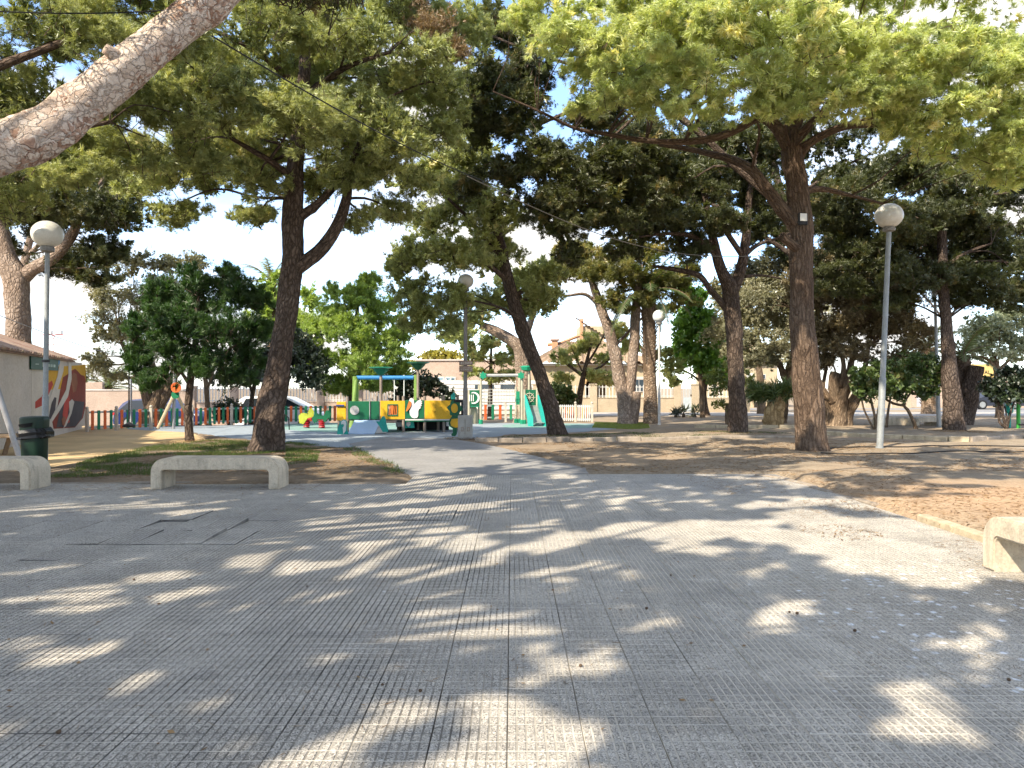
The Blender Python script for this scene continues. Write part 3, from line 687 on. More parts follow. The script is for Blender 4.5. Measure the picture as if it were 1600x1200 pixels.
litter("needle_litter", [(-9, 10.6), (-1.8, 10.6), (-1.8, 11.45), (-9, 11.45)], 1200, (.04, .11), (.0015, .003), 32, .4, zf=.003)
litter("needle_litter", [(3.7, 6), (4.4, 6), (4.4, 12.6), (2.6, 12.6)], 1500, (.04, .11), (.0015, .003), 33, .42, zf=.003)
litter("fallen_leaves", [(-9, 3.0), (4.3, 3.0), (4.3, 12), (-9, 11.2)], 420, (.015, .045), (.004, .011), 23, .2, zf=.004)
litter("fallen_leaves", [(2.8, 7.2), (4.4, 7.0), (4.4, 10), (3.2, 9.6)], 500, (.03, .09), (.002, .006), 24, .45, zf=.004)
for i, (u_, v_, r_) in enumerate(((416, 708, 1.0), (1271, 708, 1.3), (872, 682, .9), (1152, 680, 1.0), (299, 691, .7), (1493, 678, .9), (727, 686, .5))):
    c_ = G(u_, v_); litter("needle_litter", [(c_.x + r_ * 1.3 * math.cos(a_ * .524), c_.y - .1 + r_ * math.sin(a_ * .524)) for a_ in range(12)], 700, (.05, .13), (.003, .007), 50 + i, .12, z=.01)
m_grav = worn("gravel_stone", (.36, .24, .155), .9, .4, 20)
rg = np.random.default_rng(4); gv = MB()
for _ in range(900):
    x, y = rg.uniform(4.6, 6.6), rg.uniform(5.6, 9.2)
    if rg.random() > math.exp(-((x - 4.9) / 1.0) ** 2): continue
    s_ = rg.uniform(.006, .018); gv.add([(x - s_, y, z0 := float(zg(x, y)) - .004), (x, y - s_, z0), (x + s_ * .8, y + .3 * s_, z0), (x, y + s_, z0), (x + .1 * s_, y, z0 + s_ * .9)], [(0, 1, 4), (1, 2, 4), (2, 3, 4), (3, 0, 4)])
tag(gv.obj("gravel", m_grav), kind="stuff")
cone_m = worn("pine_cone_brown", (.10, .065, .04), .9, .4, 30)
cones = MB()
for (u, v) in ((93, 1143), (907, 1039), (1233, 955), (1335, 985), (1575, 1061), (1048, 898), (1010, 950), (657, 1078), (598, 1068), (210, 905), (480, 915), (1245, 958)):
    q = G(u, v, .01); s_ = R.uniform(.006, .012); cones.sphere((q.x, q.y, s_), s_, 7, 5, .8)
tag(cones.obj("fallen_cone_scraps", cone_m), kind="stuff")
# ------------------------------------------------------------------ trees
b_pine = bark("pine_bark", (.165, .115, .085), (.045, .032, .024), 14, 5, (.21, .16, .125))
b_dark = bark("dark_pine_bark", (.160, .118, .092), (.044, .032, .025), 15, 5, (.215, .165, .132))
b_warm = bark("grey_brown_bark", (.185, .128, .090), (.065, .043, .030), 17, 2.6, (.22, .165, .125), .65)
b_pale = bark("pale_bark", (.40, .30, .23), (.17, .12, .085), 13, 6, (.48, .39, .32), .6)
b_flake = flaky("flaky_pink_bark")
b_olive = bark("olive_bark", (.27, .19, .125), (.09, .06, .04), 20, 2.2, (.36, .28, .2), .6)
b_palm = bark("palm_bark", (.40, .29, .20), (.14, .09, .055), 8, 12.0, (.5, .38, .27))
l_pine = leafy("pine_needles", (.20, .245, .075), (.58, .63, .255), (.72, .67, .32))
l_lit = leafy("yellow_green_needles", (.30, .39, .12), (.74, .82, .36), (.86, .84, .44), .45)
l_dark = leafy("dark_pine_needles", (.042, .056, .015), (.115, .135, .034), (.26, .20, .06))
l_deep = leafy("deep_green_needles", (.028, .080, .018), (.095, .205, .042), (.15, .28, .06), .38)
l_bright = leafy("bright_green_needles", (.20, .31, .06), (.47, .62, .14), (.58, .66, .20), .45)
l_olive = leafy("olive_leaves", (.15, .155, .09), (.36, .355, .22), (.52, .50, .35), .34)
l_brown = leafy("brown_green_tamarisk", (.17, .135, .07), (.36, .30, .16), (.50, .44, .26), .32)
l_silver = leafy("silver_green_leaves", (.22, .26, .16), (.44, .49, .33), (.58, .61, .47), .3)
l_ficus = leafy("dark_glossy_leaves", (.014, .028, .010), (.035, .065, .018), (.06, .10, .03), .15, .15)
l_fresh = leafy("fresh_green_leaves", (.08, .19, .02), (.20, .38, .05), (.32, .46, .10), .45)
l_shrub = leafy("shrub_leaves", (.04, .08, .02), (.12, .18, .045), (.26, .22, .07), .35)
l_yellow = leafy("yellowing_leaves", (.22, .20, .03), (.45, .40, .05), None, .4)
l_dry = leafy("dry_brown_needles", (.20, .13, .065), (.36, .25, .14), None, .3)

# the leaning pine beside the camera: only its great limb and hanging boughs come into view
T = thing("pine_tree", "near pine whose thick flaky pinkish limb crosses the upper corner", "tree", (-7.6, 3.2, 0))
L = lambda x, y, z: Vector((x, y, z)) - T.location
def LP(u, v, Y): return P(u, v, Y) - T.location
link("trunk", limb_mesh("trunk", [L(-7.6, 3.2, -.1), L(-7.5, 3.4, 1.2), L(-7.2, 3.9, 2.2), L(-6.4, 4.7, 2.75), LP(-160, 290, 6.0)], [.36, .31, .28, .25, .225], b_flake, 22, .05, .1, 4), T)
limb = link("limb", limb_mesh("limb", [LP(-160, 290, 6.0), LP(-40, 245, 6.1), LP(60, 208, 6.2), LP(110, 176, 6.3), LP(180, 118, 6.4), LP(240, 72, 6.5), LP(300, 25, 6.6), LP(350, -20, 6.7), LP(430, -130, 7.0), LP(560, -330, 7.8)],
     [.225, .20, .185, .165, .185, .165, .16, .155, .14, .10], b_flake, 32, .045, .045, 10), T)
for (u, v, du, dv) in ((188, 92, -14, -8), (142, 165, 2, -2), (128, 150, -16, 2)):
    a = P(u, v, 6.3) - T.location; d = Vector((du * .006, -.10, -dv * .006))
    link("stub", limb_mesh("stub", [a, a + d * .6, a + d], [.06, .05, .042], b_flake, 12, .05, .03), limb)
for pts, r in (([LP(350, -20, 6.7), LP(250, -160, 6.2), LP(100, -260, 5.6), LP(-60, -330, 5.0)], .09), ([LP(430, -130, 7.0), LP(600, -190, 8.5), LP(750, -200, 9.5)], .08), ([LP(-160, 290, 6.0), LP(-330, 100, 7.5), LP(-380, -60, 8.5)], .12)):
    link("limb", limb_mesh("limb", pts, [r, r * .8, r * .6, r * .35][:len(pts)], b_flake, 9, .05, .2), T)
CL = []
for (u, v, Y, r, rz) in ((430, -60, 8.2, 1.0, .42), (560, -75, 8.6, 1.1, .46), (680, -90, 9.0, .9, .4), (330, -130, 8.5, 1.1, .5), (480, -230, 8.0, 1.4, .6), (120, -180, 6.2, 1.3, .6), (-80, -250, 5.5, 1.4, .6), (650, -260, 9.0, 1.4, .7), (260, -330, 7.0, 1.6, .7), (470, -420, 7.4, 1.6, .7), (-260, -60, 8.0, 1.3, .6)):
    CL.append([*LP(u, v, Y), r, r, rz])
for pts in ([LP(560, -330, 7.8), Vector((-.6, 7.6, 8.2)) - T.location, Vector((1.4, 7.5, 9.0)) - T.location, Vector((3.6, 7.4, 9.2)) - T.location],): link('limb', limb_mesh('limb', pts, [.10, .08, .06, .03], b_flake, 9, .05, .2), T)
V, Tq, tv, b, t = foliage(CL, 170000, dict(PINE, ln=.12, w=.006, per=16, L=.4), 7, .42, .15, .25)
V, Tq, tv = carve(V, Tq, tv, T.location)
link("crown", np_mesh("crown", V, Tq, l_dark, {"tint": ('FLOAT', tv)}), T)
CU = [[*(Vector((x - .9, y - 1.1, z)) - T.location), r_, r_, r_ * .36] for (x, y, z, r_) in ((-1.8, 7.4, 9.2, 1.5), (.4, 7.6, 9.6, 1.6), (2.4, 7.8, 9.4, 1.5), (-.8, 9.2, 9.9, 1.4), (1.4, 5.8, 9.3, 1.5), (3.9, 7.0, 9.0, 1.3), (-3.6, 6.0, 8.6, 1.4), (3.4, 9.2, 10.0, 1.2), (-7, 2.5, 9.3, 1.5), (-5.5, 4.2, 9.2, 1.5), (-4, 2.4, 9.4, 1.5), (-2.8, 4.4, 9.3, 1.5), (-6.3, 5.8, 9.0, 1.4), (-8.6, 4.6, 9.0, 1.4), (-2.0, 2.4, 9.6, 1.4), (-.6, 4.4, 9.6, 1.4), (-4.4, 7.6, 9.6, 1.2), (-8.8, 1.6, 9.0, 1.4), (-4.1, 9.6, 9.8, 1.4), (-2.5, 10.7, 10.0, 1.4), (-1.1, 11.5, 10.2, 1.3), (.7, 12.1, 10.4, 1.3), (-3.7, 11.5, 10.3, 1.2), (2.1, 11.7, 10.4, 1.3), (3.7, 12.1, 10.5, 1.2), (-5.6, 8.6, 9.6, 1.2))]  # unseen upper crown, spread out to shade the square and the dirt bed
V, Tq, tv, b2, t2 = foliage(CU, 56000, dict(PINE, ln=.22, w=.09, L=.5, per=8), 9, .5); V, Tq, tv = carve(V, Tq, tv, T.location)
link("crown", np_mesh("crown", V, Tq, l_pine, {"tint": ('FLOAT', tv)}), T)
for q in CU[::2]: link("limb", limb_mesh("limb", [(.4, .7, 2.2), (q[0] * .5, q[1] * .5, 6.2), (q[0], q[1], q[2])], [.12, .07, .025], b_flake, 6, .05, .4), T)
tag(link("twigs", twig_mesh("twigs", b, t, b_pine), T), kind="stuff")

# pine left of the view whose boughs fill the upper corner behind the limb
tree("pine_tree", "bushy pine whose green boughs hang behind the thick pink limb", 12.5, [(-330, 760, 62), (-300, 600, 50), (-270, 430, 46), (-220, 250, 40), (-160, 60, 30)],
     [[(-270, 430, 30), (-120, 300, 22), (60, 215, 13), (170, 190, 6)], [(-220, 250, 26), (-60, 130, 18), (110, 60, 10)], [(-180, 120, 20), (20, -30, 14), (220, -60, 8)]],
     [(60, 60, 100, 60, .3), (150, 60, 80, 60, -.5), (40, 170, 100, 60, 1), (170, 150, 80, 55, .8), (270, 60, 70, 50, .5), (90, 262, 90, 40, .5), (200, 245, 80, 45, 1.2), (10, 320, 80, 40, 1.5), (280, 180, 60, 55, 1.5), (-100, 60, 110, 90, .5), (-100, 240, 110, 80, 1), (100, -60, 120, 60, 1), (260, -60, 100, 60, 1), (-80, -90, 130, 90, 0), (-260, 60, 120, 100, .5), (310, 250, 60, 40, 2), (120, 10, 90, 60, -.3), (230, 150, 80, 60, 1.8), (330, 120, 60, 60, 2), (120, 220, 90, 60, 2), (0, 120, 90, 80, 1.5), (200, 10, 80, 60, 1.5), (300, 20, 60, 50, 1.8), (-200, -140, 130, 80, .5), (60, -170, 130, 80, .5)],
     270000, l_pine, b_pine, dict(PINE, w=.0062, per=13), droop=.1, tint=.25, bough='plain', per=2.0)
# big pine behind the middle bench
TR2 = tree("pine_tree", "big dark-barked pine on the grassy bed behind the whole bench", 17.2,
     [(416, 716, 66), (416, 705, 52), (420, 660, 43), (431, 590, 38), (443, 520, 35), (453, 455, 34), (457, 390, 31), (458, 310, 30), (463, 230, 24), (471, 150, 20), (480, 60, 15), (490, -60, 9)],
     [[(455, 425, 24), (475, 412, 21), (505, 385, 20), (528, 350, 18), (541, 310, 16), (548, 260, 12), (575, 190, 9, -.5)], [(458, 345, 17), (480, 330, 15), (505, 310, 12), (540, 270, 9, 1)],
      [(460, 280, 14), (420, 250, 10, -1), (360, 215, 6, -1.5)], [(470, 160, 12), (530, 110, 9, -1), (610, 80, 5, -1.5)], [(472, 140, 11), (400, 80, 8, -1), (320, 40, 5, -1)]],
     [(300, 50, 90, 60, -1.5), (420, 40, 100, 70, -2), (550, 60, 90, 70, -1.5), (660, 90, 70, 60, -.5), (640, 20, 80, 60, .5), (260, 150, 70, 55, 0), (360, 160, 90, 70, -2), (470, 190, 95, 70, -2.2), (590, 190, 90, 65, -1), (690, 210, 55, 55, .5),
      (245, 260, 80, 42, .5), (330, 270, 80, 45, .8), (400, 280, 60, 42, -.6), (560, 268, 80, 40, -.2), (650, 290, 50, 40, 1), (620, 330, 50, 26, 1.2), (500, 290, 60, 30, 1.4), (210, 290, 50, 30, 1.5), (270, 330, 60, 20, 1),
      (350, -60, 110, 70, -1), (500, -80, 120, 80, -1), (620, -60, 90, 60, 0), (420, -170, 120, 70, 0), (520, -230, 90, 60, 0), (480, 100, 90, 70, 1), (380, 120, 90, 70, 1), (590, 130, 80, 70, 1), (500, 10, 90, 60, 1), (300, 100, 80, 60, 1), (430, 235, 80, 50, .8), (540, 225, 80, 50, 1.2), (330, 210, 70, 50, 1), (700, 150, 60, 60, 1.2), (710, 50, 60, 60, 1.2), (620, 240, 70, 50, -.8), (560, 340, 40, 22, .4), (390, 340, 50, 18, .6)],
     440000, l_pine, b_dark, dict(PINE, ln=.12, w=.0072, L=.42), droop=.05, tint=.5, twigs=.6, rough=.06, knots=8, bough='plain', per=2.4)
V, Tq, tv, b, t = foliage([[*(P(690, 45, 17) - Vector(TR2.location)), .62, .6, .55], [*(P(650, 20, 17) - Vector(TR2.location)), .5, .5, .4], [*(P(715, 80, 17) - Vector(TR2.location)), .4, .4, .35]], 12000, dict(PINE, ln=.11, w=.007, L=.4), 7, .5)
link("dead_bough", np_mesh("dead_bough", V, Tq, l_dry, {"tint": ('FLOAT', tv)}), TR2)
tree("pine_tree", "pale-barked pine at the edge of the sand path, forked trunk", 24.4,
     [(32, 690, 60), (33, 674, 46), (33, 640, 39), (30, 560, 36), (27, 480, 36), (25, 440, 36), (8, 395, 24), (-6, 340, 20), (-14, 280, 14)],
     [[(28, 440, 24), (50, 422, 20), (85, 400, 18), (108, 372, 16), (122, 345, 13), (135, 318, 9), (160, 280, 6)], [(8, 395, 14), (-60, 350, 10), (-120, 320, 6)]],
     [(30, 300, 90, 50, 0), (110, 310, 80, 50, -.5), (180, 340, 60, 40, 0), (160, 392, 55, 32, .5), (100, 415, 60, 26, .6), (60, 270, 90, 50, 0), (190, 285, 70, 40, 1), (-50, 300, 100, 70, 0), (-110, 360, 80, 50, 0), (70, 350, 60, 40, 1.5), (150, 432, 40, 14, .3), (20, 220, 100, 50, 1), (140, 240, 90, 40, 1), (0, 385, 40, 26, 1.5)],
     150000, l_dark, b_pale, dict(PINE, ln=.16, w=.016, L=.55), droop=.15, tint=.55, knots=14, rough=.05, bough='plain', per=2.2)
# small deep green pine
tree("young_pine_tree", "young pine with dense deep green needles on the grassy bed", 20.5,
     [(299, 697, 17), (296, 680, 13), (294, 640, 12), (298, 590, 11), (305, 540, 9), (308, 490, 7), (312, 440, 4)],
     [[(297, 603, 6), (282, 580, 5), (260, 555, 4, -.5)], [(298, 590, 6), (335, 560, 4, -.4), (375, 535, 3, -.5)], [(304, 545, 6), (262, 515, 4, -.5), (225, 500, 2, -.5)]],
     [(310, 440, 50, 34, 0), (260, 465, 45, 35, 0), (360, 460, 48, 36, 0), (225, 510, 36, 36, 0), (285, 510, 55, 40, -.7), (345, 515, 55, 40, -.6), (395, 510, 34, 40, 0), (215, 560, 30, 32, .1), (265, 560, 50, 34, -.6), (330, 565, 55, 32, -.6), (390, 555, 38, 34, 0), (300, 480, 55, 40, 1), (240, 590, 40, 18, 0), (370, 590, 40, 18, 0), (350, 425, 22, 16, 0), (400, 470, 24, 22, .3)],
     130000, l_deep, b_dark, dict(PINE, ln=.16, w=.0075, L=.45, cone=.6, per=13), droop=-.05, upb=.7, tint=.35, limb_r=.03, sides=12, bough='up', per=2.5)
# grey-green olive/carob behind
tree("olive_tree", "grey-green olive with a knotty many-stemmed base beside the play fence", 29,
     [(240, 664, 46), (240, 652, 34), (243, 638, 29), (248, 622, 22), (252, 604, 15), (256, 580, 9)],
     [[(238, 642, 20), (228, 612, 15), (216, 588, 12), (205, 565, 10), (190, 535, 6)], [(246, 640, 19), (262, 612, 15), (272, 585, 11), (276, 550, 7)], [(245, 610, 14), (238, 575, 10), (228, 540, 6)], [(252, 606, 15), (280, 580, 10), (300, 545, 6)]],
     [(170, 510, 45, 45, 0), (215, 470, 60, 50, 0), (160, 560, 34, 30, 0), (265, 440, 60, 40, .5), (290, 412, 45, 24, 1), (230, 520, 60, 50, -.5), (160, 460, 34, 34, .5), (280, 500, 50, 50, .8), (245, 405, 40, 22, .6), (190, 585, 34, 18, .5), (205, 420, 34, 28, .4), (130, 585, 16, 18, .4)],
     95000, l_olive, b_olive, dict(ln=.09, w=.022, L=.5, cone=.8, kind='leaf', tufts=5, per=5, spread=.08), droop=.2, tint=.45, sub=8, subr=.4, knots=12, rough=.1)
tree("small_tree", "slim two-stemmed sapling between the young pine and the clipped dome", 30, [(326, 654, 8), (324, 630, 7), (322, 600, 7), (316, 570, 5), (312, 545, 3)],
     [[(323, 610, 5), (332, 585, 4), (336, 555, 3)]], [(310, 565, 36, 22, 0), (345, 560, 30, 24, 0), (325, 535, 40, 20, .5)], 9000, l_shrub, b_olive, dict(ln=.1, w=.035, kind='leaf', tufts=4, per=5, spread=.1), auto=False)
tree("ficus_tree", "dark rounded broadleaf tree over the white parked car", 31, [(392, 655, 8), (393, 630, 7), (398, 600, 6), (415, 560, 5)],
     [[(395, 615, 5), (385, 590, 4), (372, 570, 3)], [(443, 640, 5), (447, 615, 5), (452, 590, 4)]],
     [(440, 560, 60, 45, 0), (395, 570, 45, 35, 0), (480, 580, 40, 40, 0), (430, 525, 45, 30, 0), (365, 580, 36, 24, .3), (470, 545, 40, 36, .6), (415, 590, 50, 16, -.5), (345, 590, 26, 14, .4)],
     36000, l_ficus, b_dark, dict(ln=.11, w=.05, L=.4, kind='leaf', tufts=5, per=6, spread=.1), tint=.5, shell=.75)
tree("pine_tree", "bright sunlit green bushy pine behind the play ship", 33, [(548, 660, 18), (548, 630, 15), (552, 590, 12), (556, 520, 8), (560, 450, 4)], [],
     [(560, 460, 40, 34, 0), (520, 490, 40, 36, -.3), (600, 490, 38, 38, 0), (490, 520, 30, 34, 0), (545, 520, 50, 42, -1), (600, 540, 42, 40, -.4), (500, 560, 36, 36, -.2), (560, 570, 55, 36, -1), (620, 580, 30, 26, .2), (525, 600, 40, 18, -.3), (590, 600, 40, 16, -.3), (575, 435, 24, 14, .1), (625, 520, 22, 30, .5), (520, 455, 20, 18, .4)],
     120000, l_bright, b_pine, dict(PINE, ln=.19, w=.011, L=.45, cone=.6, per=13), droop=-.1, upb=.8, tint=.5, twigs=.2, bough='up', per=4.0)
tree("pine_tree", "yellow-green sunlit tree peeping out behind the big dark trunk", 36, [(430, 655, 14), (430, 600, 12), (428, 520, 8), (428, 450, 4)], [],
     [(420, 470, 34, 34, 0), (440, 510, 44, 34, 0), (400, 505, 28, 34, 0), (470, 520, 30, 40, .4), (430, 440, 26, 18, 0), (480, 560, 34, 34, .6), (482, 470, 22, 30, .6)], 22000, l_bright, b_pine, dict(PINE, ln=.24, w=.03, L=.6), upb=.6, tint=.65, twigs=.1, bough='up', per=1.2)
# leaning pine in the middle
tree("pine_tree", "slender pine leaning over the playground edge", 22.8,
     [(874, 690, 44), (872, 680, 30), (862, 645, 25), (848, 600, 22), (832, 555, 21), (815, 510, 20), (801, 465, 19), (790, 420, 18), (779, 370, 15), (765, 325, 12), (748, 285, 8)],
     [[(795, 440, 9), (760, 412, 7, -.5), (720, 400, 5, -1), (680, 410, 3, -1.2)], [(801, 465, 8), (840, 440, 6, .5), (880, 425, 4, .8)], [(788, 415, 8), (740, 350, 6, -.4), (700, 310, 4, -1)], [(815, 500, 6), (780, 480, 4, -1), (740, 470, 3, -1.3)], [(780, 370, 8), (830, 330, 5, .5), (860, 310, 3, 1)]],
     [(720, 300, 55, 45, 0), (770, 330, 65, 50, -.6), (680, 350, 50, 40, 0), (640, 395, 42, 40, -.5), (700, 400, 65, 42, -1), (770, 400, 55, 45, .3), (650, 450, 45, 34, -.4), (710, 465, 60, 34, -.9), (775, 470, 42, 30, .8), (660, 490, 34, 18, 0), (840, 440, 50, 40, .6), (830, 480, 45, 28, 1), (860, 470, 30, 26, 1.3), (740, 250, 55, 40, 0), (640, 510, 30, 14, .2), (700, 508, 40, 14, -.4), (690, 260, 40, 30, .5), (618, 420, 24, 30, -.2)],
     180000, l_pine, b_dark, dict(PINE, ln=.14, w=.013, L=.5), droop=.05, tint=.42, twigs=.6, knots=6, bough='plain', per=2.2)
tree("pine_tree", "thick pale trunk bending left behind the leaning pine", 33,
     [(818, 668, 38), (818, 650, 27), (818, 600, 24), (813, 550, 22), (800, 532, 19), (775, 518, 16), (750, 508, 12)], [[(812, 548, 14), (830, 500, 10), (850, 440, 7)]],
     [(720, 520, 40, 16, -.5), (750, 490, 44, 22, 0), (850, 430, 50, 34, .5), (800, 440, 50, 34, 1), (900, 420, 40, 26, .5)], 26000, l_pine, b_pale, dict(PINE, ln=.17, w=.02, L=.6), tint=.5, twigs=.3, knots=5, bough='plain', per=1.5)
# twin pale pine
tree("pine_tree", "twin-stemmed pale pine beside the palm, with a sawn-off third stem", 30,
     [(981, 676, 42), (981, 660, 32), (978, 640, 24), (970, 600, 19), (960, 550, 18), (949, 510, 17), (937, 475, 15), (925, 440, 10), (915, 410, 6)],
     [[(978, 640, 18), (985, 600, 17), (990, 550, 16), (993, 500, 15), (995, 470, 13), (1000, 430, 9)], [(986, 670, 22), (991, 640, 19), (993, 612, 17)], [(940, 482, 7), (915, 460, 5, -.4), (885, 462, 4, -.8), (868, 458, 3, -1)], [(958, 545, 5), (985, 515, 4, .6), (1010, 490, 3, 1)]],
     [(880, 425, 45, 22, 0), (930, 415, 55, 34, -.5), (985, 430, 50, 34, -.3), (1040, 440, 46, 30, .2), (960, 465, 40, 18, -.6), (1010, 468, 34, 16, -.5), (1062, 470, 30, 20, .2), (900, 395, 50, 26, .4), (1070, 425, 40, 30, .8), (1000, 395, 60, 30, .8), (975, 482, 18, 8, -.4), (1040, 480, 22, 10, 0)],
     60000, leafy("mixed_sunlit_needles", (.12, .13, .03), (.26, .27, .06), (.42, .34, .09), .45), b_pale, dict(PINE, ln=.15, w=.015, L=.5), tint=.6, twigs=.4, knots=6, bough='plain', per=2.0)
# forked dark pine
tree("pine_tree", "dark forked pine in the kerbed bed beyond the thick trunk", 23.4,
     [(1153, 690, 40), (1153, 678, 31), (1152, 640, 27), (1150, 580, 25), (1147, 520, 25), (1144, 480, 25), (1140, 450, 24), (1128, 425, 17), (1118, 390, 15), (1108, 340, 12), (1098, 290, 9)],
     [[(1143, 460, 19), (1155, 430, 17), (1163, 395, 15), (1168, 350, 13), (1172, 300, 10), (1180, 250, 7)], [(1141, 490, 12), (1125, 470, 11), (1108, 450, 10), (1095, 432, 9), (1075, 425, 8), (1050, 420, 7), (1020, 415, 4)],
      [(1162, 400, 8), (1185, 382, 6, .4), (1215, 372, 4, .8), (1250, 360, 3, 1)], [(1163, 432, 6), (1190, 430, 4, .4), (1220, 435, 3, .6)], [(1120, 400, 8), (1085, 370, 7, -.4), (1040, 365, 5, -.7), (1000, 370, 3, -1)], [(1160, 400, 9), (1135, 360, 8, -.5), (1120, 320, 6, -.8)]],
     [(1060, 330, 80, 40, 0), (1120, 270, 80, 50, 0), (1180, 300, 70, 50, .6), (1010, 365, 60, 32, -.3), (1010, 300, 70, 45, .4), (1080, 380, 50, 24, .6), (1200, 360, 50, 28, 1), (1050, 250, 80, 50, .8), (1210, 240, 70, 50, 1), (980, 390, 44, 18, -.2), (960, 330, 50, 40, .5), (1130, 350, 60, 30, -.8), (1150, 210, 90, 40, .6), (1090, 395, 26, 16, -.6)],
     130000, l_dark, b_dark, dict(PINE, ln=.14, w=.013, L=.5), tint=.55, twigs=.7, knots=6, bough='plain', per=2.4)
# the large pine on the right
tree("pine_tree", "tallest thick-trunked pine carrying the small floodlight and sunlit canopy", 17.0,
     [(1271, 719, 70), (1270, 706, 50), (1267, 670, 45), (1261, 600, 41), (1256, 530, 38), (1252, 450, 36), (1252, 400, 37), (1253, 350, 34), (1245, 290, 31), (1238, 235, 30), (1243, 190, 23), (1248, 130, 18), (1252, 40, 13), (1255, -80, 8)],
     [[(1238, 240, 22), (1222, 210, 20), (1205, 190, 17), (1185, 183, 14), (1160, 197, 13), (1120, 214, 12), (1070, 221, 11), (1010, 219, 9, -.2), (950, 209, 7, -.5), (900, 200, 5, -.8), (840, 172, 4, -1.1), (770, 142, 2, -1.3)],
      [(1252, 370, 24), (1238, 345, 22), (1215, 318, 20), (1195, 290, 18), (1175, 265, 16), (1140, 248, 13, .5), (1090, 235, 9, 1), (1030, 225, 6, 1.2)],
      [(1246, 250, 16), (1262, 226, 14), (1295, 206, 13), (1330, 195, 13), (1380, 192, 12, -.2), (1430, 190, 10, -.4), (1480, 182, 7, -.6), (1560, 170, 4, -.8)],
      [(1205, 192, 14), (1195, 165, 11, -.5), (1190, 120, 8, -1)], [(1243, 215, 12), (1290, 170, 9, -.8), (1330, 120, 6, -1.5)], [(1250, 300, 12), (1285, 295, 9, .5), (1330, 305, 6, 1), (1380, 318, 4, 1.4)],
      [(1250, 390, 17, -.1), (1235, 380, 15, -.25), (1221, 369, 14, -.4)]],
     [(900, 50, 80, 60, -2.4), (985, 85, 85, 65, -2.8), (1075, 120, 75, 55, -3), (960, 140, 55, 36, -2.6), (1150, 50, 100, 70, -2.8), (1270, 60, 100, 75, -3), (1370, 80, 95, 70, -2.6), (1470, 80, 90, 70, -2.2), (1570, 110, 80, 75, -2), (1310, 135, 80, 42, -2.6), (1500, 170, 85, 50, -2), (1590, 220, 60, 50, -1.6), (1180, 130, 60, 42, -3), (1050, 40, 90, 60, -2),
      (1420, 150, 70, 42, -2), (880, -40, 90, 60, -1.5), (1040, -60, 110, 60, -2), (1200, -60, 120, 70, -2), (1360, -50, 120, 70, -2), (1520, -40, 110, 70, -1.5), (1080, 168, 40, 18, -3), (1010, 150, 36, 20, -2.8),
      (1280, -160, 140, 70, 0), (1120, -160, 120, 60, 0), (1450, -150, 130, 70, 0), (820, 20, 40, 60, -1.4), (930, 100, 70, 60, -1), (1030, 90, 80, 70, -1.2), (1120, 110, 80, 60, -1.4), (1220, 110, 80, 60, -1), (1330, 60, 90, 70, -1), (1430, 110, 90, 60, -.8), (1530, 60, 90, 70, -.8), (1560, 180, 80, 50, -1), (1400, 190, 70, 34, -1.2), (1230, 150, 60, 34, -2.2), (860, 60, 60, 60, -1), (1090, 30, 80, 60, -1), (1590, 270, 60, 44, -.6), (1470, 225, 70, 34, -.6), (1130, 160, 50, 24, -2.4), (1200, 165, 50, 26, -2.6), (1270, 160, 60, 26, -2.6), (1340, 165, 60, 26, -2.4), (1000, 170, 50, 22, -2.4), (930, 160, 50, 26, -1.8), (1440, 195, 60, 30, -1.8), (1550, 240, 60, 36, -1.2), (1100, 70, 80, 60, -.4), (1200, 40, 80, 60, -.4), (1300, 110, 80, 50, -.2), (1000, 20, 80, 60, -.4), (1680, 120, 90, 90, -1.5), (1690, 0, 90, 80, -1)],
     500000, l_lit, b_warm, dict(PINE, ln=.145, w=.0066, L=.42, per=15), droop=.32, upb=.05, tint=.5, twigs=.5, knots=6, rough=.05, limb_r=.04, bough='hang', per=2.4)
# the shaded hanging boughs between the leaning pine and the large one
tree("pine_tree", "pine of drooping dark boughs over the middle, trunk hidden behind the canopy", 20.0,
     [(1268, 700, 14), (1266, 650, 14), (1260, 560, 14), (1258, 480, 14), (1250, 400, 13), (1225, 330, 12), (1150, 260, 12), (1060, 180, 10), (960, 120, 8), (900, 80, 6)],
     [[(1000, 140, 7), (900, 170, 6), (830, 200, 4)], [(960, 120, 6), (860, 90, 5), (780, 60, 4), (740, 40, 3)], [(1020, 155, 6), (930, 240, 4), (880, 290, 3)]],
     [(760, 120, 42, 60, 0), (745, 200, 42, 55, 0), (800, 180, 65, 60, -.5), (850, 250, 70, 55, -.8), (910, 300, 70, 55, -.6), (790, 270, 50, 42, -.2), (880, 350, 55, 42, -.2), (950, 260, 70, 50, 0), (960, 345, 55, 36, .2), (890, 395, 34, 24, 0), (830, 120, 60, 60, .4), (1010, 240, 60, 45, .6), (780, 50, 50, 60, .6), (930, 180, 70, 50, .5), (1000, 310, 50, 36, .6), (840, 320, 44, 34, .3), (735, 290, 30, 34, .5), (1060, 280, 50, 36, .8)],
     240000, l_dark, b_dark, dict(PINE, ln=.15, w=.0105, L=.48), droop=.3, upb=.1, tint=.55, twigs=.6, bough='hang', per=2.8)
